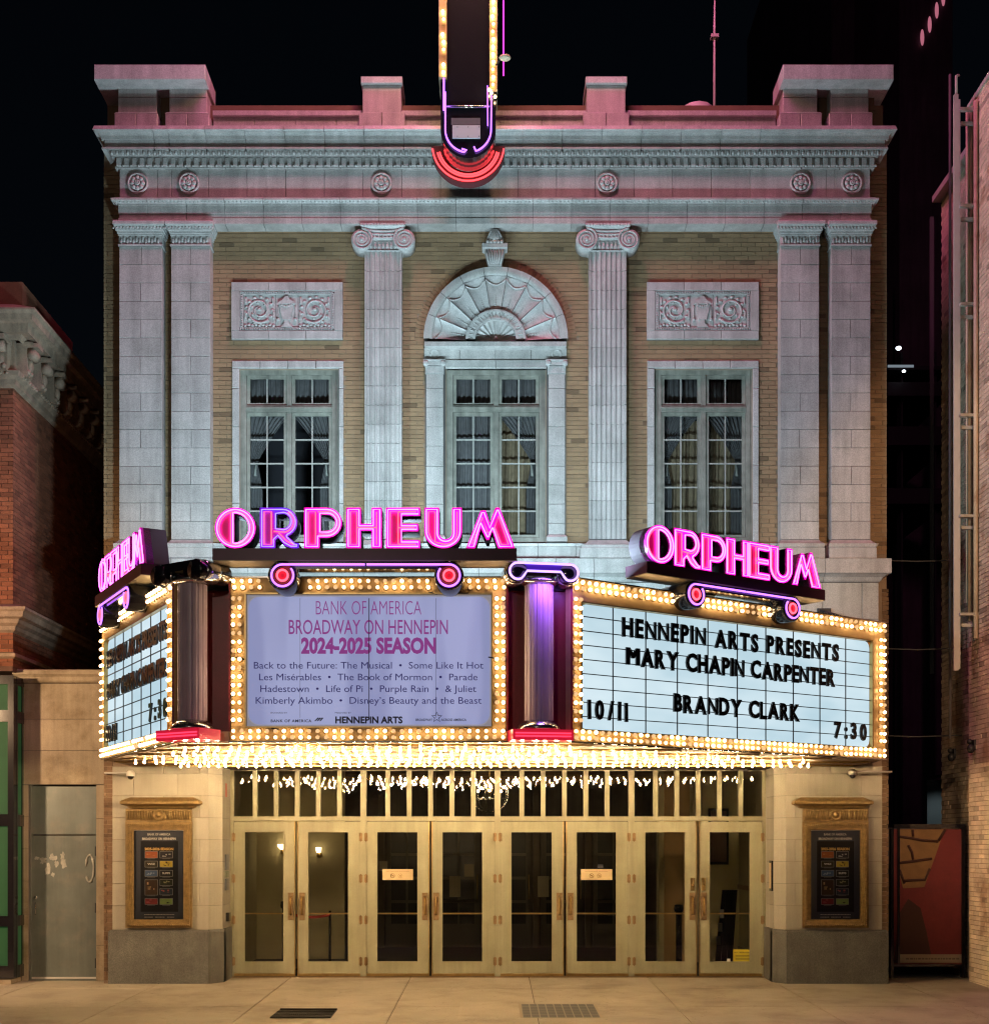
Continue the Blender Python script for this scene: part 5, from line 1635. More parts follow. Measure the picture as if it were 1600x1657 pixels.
ch = .18; corners = [(bx0 + ch, bz0), (bx1 - ch, bz0), (bx1, bz0 + ch * 1.2), (bx1, bz1 - ch), (bx1 - ch, bz1), (bx0 + ch, bz1), (bx0, bz1 - ch), (bx0, bz0 + ch * 1.2)]
q = MB(); q.grid(lambda u, v: (bx0 + (bx1 - bx0) * u, .043 + .006 * math.sin(9 * u + 5 * v) * math.sin(7 * v), bz0 + (bz1 - bz0) * v), 24, 12); ban = part('banner', q, 'banner_hem', cb)
q = MB(); pts = []
cxm, czm = (bx0 + bx1) / 2, (bz0 + bz1) / 2
def rc(x0, x1, z0, z1, r, n=5):
    o = []
    for cx_, cz_, a0 in ((x1 - r, z0 + r, -PI / 2), (x1 - r, z1 - r, 0), (x0 + r, z1 - r, PI / 2), (x0 + r, z0 + r, PI)):
        for i in range(n + 1):
            a = a0 + PI / 2 * i / n; o.append((cx_ + r * math.cos(a), cz_ + r * math.sin(a)))
    return o
q.poly([(x, .034, z) for x, z in rc(bx0 + .02, bx1 - .02, bz0 + .02, bz1 - .02, .13)]); part('printed_field', q, 'banner', ban)
def btext(s, pxc, pyb, wpx, hpx, matn, bold=0.0, sp=1.0):
    # cap height of the built-in font is about .73 of its size
    x, z = px2c(pxc, pyb)
    me = text_mesh(s, matn, hpx / (F / D1) / .73, width=wpx / (F / D1), bold=bold, space=sp)
    inst('lettering', me, (x, .030, z), ban)
btext('BANK OF AMERICA', 596, 994, 171, 24, 'ink_purple', -.012)
btext('BROADWAY ON HENNEPIN', 595.5, 1025.5, 258, 24.5, 'ink_purple', .004)
btext('2024-2025 SEASON', 596, 1056, 219, 25, 'ink_purple', .045)
btext('Back to the Future: The Musical  •  Some Like It Hot', 596, 1081.5, 372, 11.5, 'ink_navy')
btext('Les Misérables  •  The Book of Mormon  •  Parade', 595.5, 1100.5, 354, 11.5, 'ink_navy')
btext('Hadestown  •  Life of Pi  •  Purple Rain  •  & Juliet', 595.5, 1119.5, 350, 11.5, 'ink_navy')
btext('Kimberly Akimbo  •  Disney’s Beauty and the Beast', 596, 1138.5, 366, 11.5, 'ink_navy')
btext('HENNEPIN ARTS', 596.5, 1170, 109, 11, flat('ink_grey', (.07, .06, .08)), .035)
btext('BANK OF AMERICA', 470.5, 1168.5, 66, 4.6, 'ink_grey', .02, 1.15)
btext('SPONSORED BY', 450.5, 1154.5, 27, 2.6, 'ink_grey'); btext('PRESENTED BY', 554.5, 1154.5, 26, 2.6, 'ink_grey')
btext('BROADWAY', 686, 1166.5, 27, 4, 'ink_grey', .02); btext('ACROSS AMERICA', 734, 1166.5, 41, 4, 'ink_grey', .02)
sx, sz = px2c(706.5, 1160.5); q = MB(); sp_ = []
for i in range(10):
    a = PI / 2 + PI * i / 5; r_ = (.062 if i % 2 == 0 else .026); sp_.append((sx + r_ * math.cos(a), .031, sz + r_ * math.sin(a)))
q.tube(sp_, .005, 4, closed=True); part('star_emblem', q, 'ink_grey', ban)
q = MB(); fx_, fzz = px2c(512, 1164)
for i in range(3): q.poly([(fx_ - .03 + i * .03, .031, fzz - .02), (fx_ - .015 + i * .03, .031, fzz - .02), (fx_ + .03 + i * .025, .031, fzz + .018), (fx_ + .01 + i * .025, .031, fzz + .022)])
part('flag_emblem', q, 'ink_grey', ban)
q = MB(); fx_, fzz = px2c(596.5, 0); 
for px in (485, 596.7, 705): 
    a = px2c(px, 0)[0]; w_ = .009 if px == 596.7 else .0035
    q.box(a - w_ / 2, a + w_ / 2, .0275, .029, bz0 + .1, bz1 - .04)
part('seam', q, flat('seam_grey', (.09, .08, .13)), ban)
for (px, py) in ((390, 1066), (797, 1065), (446, 1180), (700, 960), (755, 1178)):
    x, z = px2c(px, py); q = MB(); q.tube([(x - .05, -.01, z + .01), (x, -.03, z), (x + .05, .02, z - .01)], .008, 5); part('clip', q, 'dark_metal', cb)

# ---- changeable letter boards
LG = {}
def glyph(c, h, ext=.012):
    k = (c, h)
    if k not in LG:
        me = text_mesh(c, 'letter_black', h / .73, xs=(.95 if c == 'M' else .84), bold=(0.0 if c == 'M' else .018 if c == 'N' else .042), ext=ext)
        if c == 'M':
            base_v = [tuple(v.co) for v in me.vertices]; base_f = [tuple(p_.vertices) for p_ in me.polygons]; nv_ = len(base_v)
            vs_ = []; fs_ = []
            for q_, dx_ in enumerate((-.07, -.035, 0, .035, .07)):
                vs_ += [(a_ + dx_ * h, b_ - .0004 * q_, c_) for a_, b_, c_ in base_v]; fs_ += [tuple(i_ + nv_ * q_ for i_ in f_) for f_ in base_f]
            me = bpy.data.meshes.new('letter'); me.from_pydata(vs_, [], fs_); me.materials.append(mt['letter_black'])
        LG[k] = (me, max(v.co.x for v in me.vertices) * 2)
    return LG[k]
def letter_board(nm, lab, A, B, z0, z1, f, grid, lines, seed, skip=None, lit=.8):
    ax, ay = A; bx_, by_ = B
    L = math.hypot(bx_ - ax, by_ - ay); rot = math.atan2(by_ - ay, bx_ - ax)
    t = thing(nm, lab, 'letter board', (ax, ay, 0), rot, 'marquee boards', local=True)
    fx0, fx1, fz0, fz1 = f(L)
    board_frame(t, L, z0, z1, fx0, fx1, fz0, fz1)
    border_bulbs(t, L, z0, z1, random.Random(seed), .1 if L > 4 else .115, skip, lit)
    q = MB(); q.poly([(x, .035, z) for x, z in rc(fx0 + .02, fx1 - .02, fz0 + .02, fz1 - .02, .09, 3)])
    fac = part('panel_face', q, 'board_white', t)
    q = MB(); q.box(fx0 + .016, fx1 - .016, .05, .1, fz0 + .016, fz1 - .016); part('backing', q, 'fascia', t)
    nc, nr = grid
    for i in range(1, nc):
        x = fx0 + (fx1 - fx0) * i / nc; q = MB(); q.box(x - .005, x + .005, .022, .034, fz0 + .02, fz1 - .02); part('divider', q, 'rail_line', t)
    for i in range(1, nr):
        z = fz0 + (fz1 - fz0) * i / nr; q = MB(); q.box(fx0 + .02, fx1 - .02, .02, .0335, z - .005, z + .005); part('letter_rail', q, 'rail_line', t)
    rnd = random.Random(seed + 50)
    for s, u0, u1, zc, h in lines:
        ws = [glyph(c, h)[1] if c != ' ' else h * .38 for c in s]
        tot = sum(ws); gap = ((u1 - u0) - tot) / max(1, len(s) - 1)
        x = u0
        for c, w_ in zip(s, ws):
            if c != ' ':
                inst('letter', glyph(c, h)[0], (x + w_ / 2, .006, zc - h / 2 + rnd.uniform(-.006, .006)), t, rot=(0, rnd.uniform(-.02, .02), 0))
            x += w_ + gap
    return t, L
def onR(px, py):
    # point of the right board plane seen at this spot of the photograph: (distance along it, height)
    k = (px - 800) / F
    dx, dd = xr1 - xr0, D2 - D1
    s = (k * D1 - xr0) / (dx - k * dd); d = D1 + dd * s
    return s * math.hypot(dx, dd), Z(py, d)
def onL(px, py):
    k = (px - 800) / F
    dx, dd = xl1 - xl0, D2 - D1
    s = (k * D1 - xl0) / (dx - k * dd); d = D1 + dd * s
    return s, Z(py, d), d
r1a = onR(1008, 998); 
def rl(s, pxa, pya, pxb, pyb, h=.225):
    # text line from its left end centre to its right end centre
    a = onR(pxa, pya); b = onR(pxb, pyb); return (s, a[0], b[0], (a[1] + b[1]) / 2, h)
linesR = [rl('HENNEPIN ARTS PRESENTS', 1007, 1012.5, 1357, 1057), rl('MARY CHAPIN CARPENTER', 1013, 1060, 1351, 1097),
          rl('BRANDY CLARK', 1090, 1136, 1294, 1154, .22), rl('10/11', 951.5, 1148, 1016, 1150.5, .22), rl('7:30', 1350, 1181, 1402, 1184, .22)]
fR = lambda L: (onR(939, 0)[0], onR(1411, 0)[0], onR(939, 1182)[1], onR(939, 973)[1])
rb, LR_ = letter_board('letter_board', 'large white letter board on the right of the marquee reading Hennepin Arts Presents', (xr0 + .0, Y1), (xr1, Y2), ZB, ZT, fR, (10, 9), linesR, 8,
                       skip=lambda u, z: z > ZT - .2 and (abs(u - onR(1114, 0)[0]) < .2 or abs(u - onR(1270, 0)[0]) < .2))
LL = math.hypot(xl1 - xl0, D2 - D1)
fL = lambda L: (.19, L - .17, fR(0)[2], fR(0)[3])
zl = lambda n: fR(0)[2] + (fR(0)[3] - fR(0)[2]) * n
linesL = [('HENNEPIN ARTS PRESENTS', .3, LL - .28, zl(.81), .225), ('MARY CHAPIN CARPENTER', .3, LL - .3, zl(.52), .225), ('10/11', .26, .85, zl(.13), .22), ('7:30', LL - 1.1, LL - .3, zl(.2), .22)]
lb, _ = letter_board('letter_board', 'steeply foreshortened white letter board on the left end of the marquee', (xl1, Y2), (xl0, Y1), ZB, ZT, fL, (7, 9), linesL, 9, lit=.95)

# ---- column bays between the boards
def bay(A, B, px_shaft, nrm_deg, lab, kind):
    (ax, ay), (bx_, by_) = A, B
    q = MB(); q.vprism([(ax, ay + .22), (bx_, by_ + .22), (bx_, by_ + .26), (ax, ay + .26)], ZB + .12, ZT); part('recess_panel', q, 'maroon', mq)
    q = MB()
    for (x, y) in ((ax, ay), (bx_, by_)):
        q.box(x - .012, x + .012, y, y + .22, ZB + .12, ZT)
    part('recess_side', q, 'maroon', mq)
    q = MB(); q.box(ax + .013, bx_ - .013, ay + .02, ay + .24, ZB, ZB + .118); part('ledge', q, 'beige_metal', mq)
bay((xl0, Y1), (xc0, Y1), 0, 0, '', 0); bay((xc1, Y1), (xr0, Y1), 0, 0, '', 0)
def column(x, y, rot, lab, neon):
    t = thing('marquee_column', lab, 'column', (x, y, ZB), rot, 'enamelled columns between the marquee boards', local=True)
    zs0, zs1 = .17, Z(948, D1) - ZB
    r = .172; pts = []
    n = 16
    for i in range(n):
        for k, (da, rr) in enumerate(((-.42, r), (-.2, r), (0, r - .009), (.2, r))):
            a = 2 * PI * (i + da) / n; pts.append((rr * math.cos(a), rr * math.sin(a)))
    q = MB(); q.vprism(pts, zs0 + .06, zs1); part('shaft', q, 'col_white', t)
    q = MB(); q.lathe([(.25, zs0 - .04), (.26, zs0 - .02), (.24, zs0 + .01), (.21, zs0 + .04), (.18, zs0 + .07)], seg=20); part('base', q, 'chrome', t)
    q = MB(); q.box(-.36, .36, -.24, .1, -.0, .125); part('plinth', q, 'red_bar', t)
    q = MB()
    for z in (.045, .08): q.tube([(-.33, -.25, z), (.33, -.25, z)], .01, 6)
    part('neon_tube', q, EM('red_bar_neon', (1, .05, .12), 1.6), t)
    q = MB(); zt = zs1
    q.lathe([(.18, zt), (.23, zt + .03), (.24, zt + .06)], seg=16); part('collar', q, 'chrome', t)
    # capital: bar with two scroll cylinders running front to back
    cz = zt + .10
    q = MB()
    q.box(-.3, .3, -.24, .22, zt + .13, zt + .235)
    part('abacus', q, 'black', t)
    for s in (-1, 1):
        q = MB(); q.lathe([(.10, .24), (.125, .2), (.125, -.24), (.115, -.265)], (s * .31, 0, zt + .115), 'y', 20); part('scroll', q, 'black', t)
        q = MB(); q.lathe([(.127, .05), (.135, .03), (.135, -.15), (.127, -.17)], (s * .31, 0, zt + .115), 'y', 20); part('scroll_band', q, 'chrome' , t)
    if neon:
        q = MB(); y_ = -.285
        p1 = []
        for i in range(13):
            a = PI / 2 + PI * 1.15 * i / 12; p1.append((-.31 + .095 * math.cos(a), y_, zt + .115 + .095 * math.sin(a)))
        inn = [(-.24, y_, zt + .06), (-.20, y_, zt + .12), (.20, y_, zt + .12), (.24, y_, zt + .06)]
        p2 = [(-x_, y_, z_) for x_, _, z_ in p1[::-1]]
        q.tube(p1 + inn + p2, .014, 6, closed=True); part('neon_outline', q, EM('capital_violet_neon', (.50, .28, 1.0), 2.8), t)
        q = MB(); q.box(-.28, .28, -.262, -.24, zt + .13, zt + .2); part('neon_backing', q, flat('violet_enamel', (.12, .03, .5)), t)
        ld = bpy.data.lights.new('capital_glow', 'AREA'); ld.shape = 'RECTANGLE'; ld.size = .5; ld.size_y = .05; ld.energy = 9; ld.color = (.34, .12, 1.0)
        lo = bpy.data.objects.new('capital_glow', ld); col.objects.link(lo); lo.parent = t; lo.location = (.14, -.36, zt + .04); lo.rotation_euler = Vector((-.02, .3, -1)).to_track_quat('-Z', 'Y').to_euler()
    return t
xcL = W(314, D1 + .08); xcR = W(872, D1 + .05)
column(xcL, Y1 + .0, R(-34), 'left enamelled marquee column with black scroll capital seen from the side', False)
column(xcR, Y1 + .04, R(10), 'right marquee column topped by a violet neon scroll capital', True)

# ================================================================== ORPHEUM NEON SIGNS
def arc(cx, cz, r, a0, a1, n=14, rz=None):
    rz = rz or r
    return [(cx + r * math.cos(R(a0 + (a1 - a0) * i / n)), cz + rz * math.sin(R(a0 + (a1 - a0) * i / n))) for i in range(n + 1)]
GL = {}
GL['O'] = dict(w=1.0, out=arc(.5, .5, .5, 0, 355, 32), holes=[[(.47, .86)] + arc(.47, .5, .36, 80, -80, 14) + [(.47, .14)]],
               pink=[arc(.5, .5, .455, 0, 355, 34), [(.44, .87), (.44, .13)] + arc(.47, .5, .385, -85, 85, 14)],
               red=[arc(.5, .5, .405, 0, 355, 30), ('o', [(.385, .12), (.385, .88)])])
GL['P'] = dict(w=.93, out=[(0, 0), (.38, 0), (.38, .26)] + arc(.56, .63, .37, -90, 90, 14) + [(0, 1)], holes=[[(.40, .42), (.40, .84)] + arc(.57, .63, .20, 85, -85, 10)],
               pink=[[(.045, .045), (.335, .045), (.335, .30)] + arc(.56, .63, .325, -88, 88, 14) + [(.045, .955)], [(.385, .40), (.385, .86)] + arc(.57, .63, .235, 84, -84, 10)],
               red=[[(.10, .1), (.28, .1), (.28, .9), (.10, .9)], ('o', [(.36, .35)] + arc(.57, .63, .28, -80, 80, 12) + [(.34, .9)])])
GL['R'] = dict(w=.98, out=[(0, 0), (.38, 0), (.38, .2), (.45, .26), (.62, .06), (.78, 0), (.96, 0), (.96, .12), (.86, .13), (.70, .28)] + arc(.56, .64, .36, -70, 90, 14) + [(0, 1)], holes=[[(.40, .50), (.40, .84)] + arc(.56, .67, .18, 85, -85, 10)],
               pink=[[(.045, .045), (.335, .045), (.335, .22), (.44, .32), (.60, .14), (.76, .05), (.91, .05), (.91, .085), (.84, .10), (.66, .27), (.65, .31)] + arc(.56, .64, .315, -68, 88, 12) + [(.045, .955)], [(.385, .48), (.385, .86)] + arc(.56, .67, .215, 84, -84, 10)],
               red=[[(.10, .1), (.28, .1), (.28, .9), (.10, .9)], ('o', [(.34, .42)] + arc(.56, .66, .265, -80, 60, 10)), ('o', [(.46, .38), (.66, .18), (.82, .1)])])
GL['H'] = dict(w=.87, out=[(0, 0), (.36, 0), (.36, .43), (.62, .43), (.62, 0), (.87, 0), (.87, 1), (.62, 1), (.62, .6), (.36, .6), (.36, 1), (0, 1)], holes=[],
               pink=[[(.045, .045), (.315, .045), (.315, .475), (.665, .475), (.665, .045), (.825, .045), (.825, .955), (.665, .955), (.665, .555), (.315, .555), (.315, .955), (.045, .955)]],
               red=[[(.10, .1), (.26, .1), (.26, .9), (.10, .9)], ('o', [(.26, .515), (.745, .515)]), ('o', [(.745, .1), (.745, .9)])])
GL['E'] = dict(w=.84, out=[(0, 0), (.84, 0), (.84, .2), (.36, .2), (.36, .42), (.80, .42), (.80, .6), (.36, .6), (.36, .8), (.84, .8), (.84, 1), (0, 1)], holes=[],
               pink=[[(.045, .045), (.795, .045), (.795, .155), (.38, .155), (.38, .465), (.755, .465), (.755, .555), (.38, .555), (.38, .845), (.795, .845), (.795, .955), (.045, .955)]],
               red=[[(.10, .1), (.30, .1), (.30, .9), (.10, .9)], ('o', [(.3, .1), (.74, .1)]), ('o', [(.3, .51), (.70, .51)]), ('o', [(.3, .9), (.74, .9)])])
GL['U'] = dict(w=.92, out=[(0, 1)] + arc(.46, .42, .46, 180, 360, 18, .42) + [(.92, 1), (.68, 1)] + arc(.52, .38, .16, 0, -180, 10, .16) + [(.36, 1)], holes=[],
               pink=[[(.045, .955)] + arc(.46, .43, .415, 180, 360, 18, .385) + [(.875, .955), (.725, .955)] + arc(.52, .36, .205, 0, -180, 10, .19) + [(.315, .955)]],
               red=[[(.10, .9), (.10, .4), (.17, .22), (.26, .15), (.26, .9)], ('o', [(.28, .15)] + arc(.52, .4, .28, -100, 0, 10, .3) + [(.80, .9)])])
GL['M'] = dict(w=1.2, out=[(0, 0), (.36, .93), (.48, .93), (.58, .62), (.72, 1), (.82, 1), (1.2, 0), (.78, 0), (.64, .44), (.56, .2), (.50, .2), (.36, .5), (.22, 0)], holes=[],
               pink=[[(.06, .045), (.39, .88), (.44, .88), (.58, .5), (.76, .94), (.79, .94), (1.13, .045), (.82, .045), (.66, .5), (.64, .5), (.545, .28), (.52, .28), (.36, .62), (.34, .6), (.185, .045)]],
               red=[[(.86, .1), (1.04, .1), (.80, .80), (.70, .52)], ('o', [(.14, .1), (.40, .76), (.53, .38), (.60, .42)])])
GCACHE = {}
def glyph_meshes(c, H, hot='pink_tube'):
    k = (c, round(H, 3), hot)
    if k in GCACHE: return GCACHE[k]
    g = GL[c]
    S = lambda pts: [(x * H, z * H) for x, z in pts]
    can = shape_mesh([S(g['out'])] + [S(h) for h in g['holes']], 'letter_back', .045)
    rim = MB()
    for lp in [g['out']] + g['holes']:
        pp = S(lp); n = len(pp)
        for i in range(n):
            a, b = pp[i], pp[(i + 1) % n]
            rim.quad((a[0], -.075, a[1]), (b[0], -.075, b[1]), (b[0], -.04, b[1]), (a[0], -.04, a[1]))
    rimm = rim.mesh('letter_rim', 'letter_back')
    pk = MB()
    for lp in g['pink']: pk.tube([(x, -.075, z) for x, z in S(lp)], .0078 if H < .6 else .016, 6, closed=True)
    rd = MB()
    for lp in g['red']:
        op = lp[0] == 'o'; pts = lp[1] if op else lp
        rd.tube([(x, -.068, z) for x, z in S(pts)], .0078 if H < .6 else .015, 6, closed=not op)
    if hot == 'blue_tube':
        for me_ in (can, rimm): me_.materials.clear(); me_.materials.append(mt['neon_lit_can'])
    GCACHE[k] = (can, rimm, pk.mesh('pink_neon', hot), rd.mesh('red_neon', 'red_tube'), g['w'] * H)
    return GCACHE[k]
def word_sign(t, word, L, z, H, blue=None, vertical=False):
    ws = [GL[c]['w'] * H for c in word]; gap = (L - sum(ws)) / (len(word) - 1); x = 0
    for i, c in enumerate(word):
        can, rimm, pk, rd, w_ = glyph_meshes(c, H, 'blue_tube' if i == blue else 'pink_tube')
        l_ = inst('letter', can, (x, 0, z), t)
        if i == blue: l_['label'] = 'letter outlined in blue-violet neon'
        sd = MB()
        for lp in [GL[c]['out']] + GL[c]['holes']:
            pp = [(a * H, b * H) for a, b in lp]
            for j_ in range(len(pp)):
                a, b = pp[j_], pp[(j_ + 1) % len(pp)]
                sd.quad((x + a[0], -.039, z + a[1]), (x + b[0], -.039, z + b[1]), (x + b[0], .24, z + b[1]), (x + a[0], .24, z + a[1]))
        if (c, 'side', round(H, 3)) not in GCACHE:
            for vi in range(len(sd.v)): sd.v[vi] = (sd.v[vi][0] - x, sd.v[vi][1], sd.v[vi][2] - z)
            GCACHE[(c, 'side', round(H, 3))] = sd.mesh('letter_side', 'plum_grey')
        inst('letter_side', GCACHE[(c, 'side', round(H, 3))], (x, 0, z), l_)
        inst('letter_rim', rimm, (x, 0, z), l_); inst('outline_neon', pk, (x, 0, z), l_); inst('inner_neon', rd, (x, 0, z), l_)
        x += w_ + gap
def orpheum(A, B, lab, scr, blue=None):
    """A,B: left and right end of the letter row in plan"""
    (ax, ay), (bx_, by_) = A, B
    L = math.hypot(bx_ - ax, by_ - ay); rot = math.atan2(by_ - ay, bx_ - ax)
    t = thing('neon_sign', lab, 'neon sign', (ax, ay, 5.5), rot, 'neon name signs above the marquee boards', local=True)
    H = .468
    word_sign(t, 'ORPHEUM', L, .01, H, blue)
    q = MB(); q.box(-.02, L + .02, -.12, .28, -.135, .0); b = part('beam', q, 'plum', t)
    q = MB(); q.box(-.02, L + .02, -.12, .28, -.145, -.136); part('beam_underside', q, 'beige_metal', b)
    q = MB(); q.box(.0, L, .05, .06, .01, .02)
    # scroll bar with two neon volutes
    u0, u1 = scr; zc = -.315; r = .17
    q = MB(); q.box(u0, u1, -.1, .1, -.235, -.15); part('scroll_bar', q, 'black', t)
    for u in (u0, u1):
        q = MB(); q.lathe([(r - .01, .45), (r, .4), (r, -.12), (r - .012, -.135), (r - .03, -.135), (r - .035, -.12)], (u, 0, zc), 'y', 28); s_ = part('scroll', q, 'black', t)
        q = MB(); q.tube([(u + .062 * math.cos(2 * PI * i / 20), -.14, zc + .062 * math.sin(2 * PI * i / 20)) for i in range(20)], .014, 6, closed=True); part('red_ring', q, 'red_tube', s_)
        q = MB(); q.lathe([(.044, -.125), (.044, -.135)], (u, 0, zc), 'y', 16); part('red_eye', q, 'red_bar', s_)
        sg = 1 if u == u1 else -1
        ptsn = [(u + .125 * math.cos(a), -.14, zc + .125 * math.sin(a)) for a in [PI / 2 - sg * (2 * PI * .86) * i / 28 for i in range(29)]]
        q = MB(); q.tube([((u0 + u1) / 2 + sg * .01, -.14, zc + .125)] + ptsn, .012, 6); part('violet_neon', q, 'violet_tube', s_)
        q = MB(); q.box(u - .03, u + .03, -.02, .02, -.16, -.14); part('hanger', q, 'black', t)
    return t
ds = 15.3
A, B = (W(350, ds), ds - 20), (W(833, ds), ds - 20)
orpheum(A, B, 'longest neon theatre name sign, centred above the banner board', (W(460, ds) - A[0], W(727, ds) - A[0]), blue=1)
# right: parallel to the right board, just in front of it
def offR(px, o):
    dx, dd = xr1 - xr0, D2 - D1; l = math.hypot(dx, dd); ux, uy = dx / l, dd / l
    px_, py_ = xr0 + uy * o, Y1 - ux * o
    k = (px - 800) / F
    s = (k * (20 + py_) - px_) / (ux - k * uy)
    return (px_ + ux * s, py_ + uy * s), s
A, sa = offR(1038, .12); B, sb = offR(1322, .12)
orpheum(A, B, 'neon theatre name sign slanting above the right letter board', (offR(1114, .12)[1] - sa, offR(1270, .12)[1] - sa))
def offL(px, o):
    dx, dd = xl0 - xl1, D1 - D2; l = math.hypot(dx, dd); ux, uy = dx / l, dd / l
    px_, py_ = xl1 + uy * o, Y2 - ux * o
    k = (px - 800) / F
    s = (k * (20 + py_) - px_) / (ux - k * uy)
    return (px_ + ux * s, py_ + uy * s), s
A, sa = offL(168.5, .1); B, sb = offL(243, .1)
orpheum(A, B, 'neon theatre name sign seen nearly edge-on above the left letter board', (offL(179, .1)[1] - sa, offL(222, .1)[1] - sa))

# plum end box behind the near end of the left sign and rounded end of the right one
# floodlights standing on the marquee roof, aimed up at the facade
FLOODS = [(-3.2, -3.5), (-1.3, -3.8), (.9, -3.8), (2.6, -3.2)]
for i, (x, y) in enumerate(FLOODS):
    t = thing('floodlight', 'floodlight on the marquee roof aimed up at the facade, %s from the left' % ('first second third fourth'.split()[i]), 'floodlight', (x, y, ZT - .05), group='floodlights on the marquee roof')
    q = MB(); q.box(x - .2, x + .2, y - .1, y + .08, ZT + .02, ZT + .08); q.box(x - .02, x + .02, y - .02, y + .02, ZT - .05, ZT + .02); part('housing', q, 'black', t)
    ld = bpy.data.lights.new('floodlight_lamp', 'AREA'); ld.shape = 'RECTANGLE'; ld.size = .36; ld.size_y = .14
    ld.energy = 238; ld.color = (.60, .88, 1.0)
    lo = bpy.data.objects.new('floodlight_lamp', ld); col.objects.link(lo); lo.parent = t
    lo.location = Vector((x, y, ZT + .1)) - CEN[t.name]
    dirv = Vector((0, 2.2, 5.6)); lo.rotation_euler = dirv.to_track_quat('-Z', 'Y').to_euler()

# ================================================================== VERTICAL BLADE SIGN
bs = thing('blade_sign', 'tall vertical neon blade sign projecting from the facade above the cornice', 'blade sign', (-.35, -1.6, 10.9))
db = 18.4; bxc = W(757.5, db); hw = W(802, db) - bxc; yb = db - 20
zc = Z(211, db)
# body: black box ending in a half round
def ubody(w, ztop_, zc_, n=20):
    return [(bxc + w, ztop_), (bxc - w, ztop_)] + [(bxc + w * math.cos(PI + PI * i / n), zc_ + w * math.sin(PI + PI * i / n)) for i in range(n + 1)]
q = MB(); q.prism(ubody(hw, 24.5, zc)[::-1], yb, yb + .36); part('body', q, 'black', bs)
ro = W(816, db) - bxc
dr_ = 18.82; ys = dr_ - 20; ro = W(817, dr_) - W(757.5, dr_); q = MB(); zr_ = Z(236, dr_); bxs = W(757.5, dr_); n = 26
pin = [(bxs + (hw - .02) * math.cos(PI + PI * i / n), zr_ + (hw - .02) * math.sin(PI + PI * i / n)) for i in range(n + 1)]
pout = [(bxs + ro * math.cos(PI + PI * i / n), zr_ + ro * math.sin(PI + PI * i / n)) for i in range(n + 1)]
for i in range(n):
    a, b, c, d = pin[i], pin[i + 1], pout[i + 1], pout[i]
    for yy in (ys, ys + .16): q.quad((a[0], yy, a[1]), (b[0], yy, b[1]), (c[0], yy, c[1]), (d[0], yy, d[1]))
    q.quad((d[0], ys, d[1]), (c[0], ys, c[1]), (c[0], ys + .16, c[1]), (d[0], ys + .16, d[1]))
part('skirt', q, flat('skirt_red', (.1, .015, .02)), bs)
for r_ in (ro - .015, ro - .075, hw + .035):
    q = MB(); sp_ = 6 if r_ > hw + .1 else 14
    q.tube([(bxs + r_ * math.cos(R(180 + a)), ys - .03, zr_ + r_ * math.sin(R(180 + a))) for a in [sp_ + (180 - 2 * sp_) * i / 30 for i in range(31)]], .0125, 6); part('red_neon', q, EM('blade_red_neon', (1, .05, .06), 3.6), bs)
# violet U
rv = hw - .065
q = MB(); q.tube([(bxc - rv - .02, yb - .03, Z(128, db)), (bxc - rv - .02, yb - .03, Z(180, db))], .014, 6)
q.tube([(bxc - rv, yb - .03, Z(150, db)), (bxc - rv, yb - .03, zc)] + [(bxc + rv * math.cos(R(180 + a)), yb - .03, zc + rv * math.sin(R(180 + a))) for a in [5 + 75 * i / 14 for i in range(15)]] + [(bxc - .02, yb - .03, zc - rv + .03), (bxc - .09, yb - .03, zc - rv + .05)], .012, 6); part('violet_neon', q, 'violet_tube', bs)
q = MB(); q.tube([(bxc + rv + .01, yb - .03, Z(128, db)), (bxc + rv, yb - .03, zc)] + [(bxc + rv * math.cos(R(-a)), yb - .03, zc + rv * math.sin(R(-a))) for a in [5 + 65 * i / 14 for i in range(15)]] + [(bxc + .08, yb - .03, zc - rv + .08)], .012, 6)
q.tube([(bxc + rv - .05, yb - .03, Z(140, db)), (bxc + rv - .045, yb - .03, Z(205, db))], .008, 5); part('violet_neon', q, mt['violet_tube'], bs)
# side channels with bulbs
for s in (-1, 1):
    q = MB(); a = bxc + s * (hw + .015); b = bxc + s * (hw - .085)
    zlo = Z(128, db) if s < 0 else Z(148, db)
    q.box(min(a, b), max(a, b), yb - .06, yb - .002, zlo, 24.5); ch_ = part('bulb_channel', q, 'fascia', bs)
    q = MB(); q.box(min(a, a + s * .008), max(a, a + s * .008), yb - .08, yb + .5, zlo, 24.5); part('channel_side', q, 'beige_metal', bs)
    zz = zlo + .05; rn = random.Random(5 + s)
    hot_ = MB(); hot_.ball((0, -.028, 0), .0245, 8, 6); hot_ = hot_.mesh('bulb', 'bulb_hang')
    while zz < 22:
        for dx in (0, ):
            if rn.random() < .82: inst('bulb', hot_ if zz > 14.6 else FB[0 if rn.random() < .7 else 1], (bxc + s * (hw - .038 + rn.uniform(-.01, .01)), yb - .062, zz), bs)
        zz += .105
    q = MB(); q.tube([(bxc + s * (hw + .11), yb + .3, Z(66 if s > 0 else -220, 17.9)), (bxc + s * (hw + .11), yb + .3, 24.4)], .012, 6); part('letter_neon', q, EM('side_magenta', (.9, .05, .6), 2.2), bs)
for zz, xx in ((Z(155, db), -.0), (Z(161, db), .05), (Z(150, db), -.03)):
    inst('bulb', FB[0], (bxc + hw - .06 + xx, yb - .05, zz), bs)
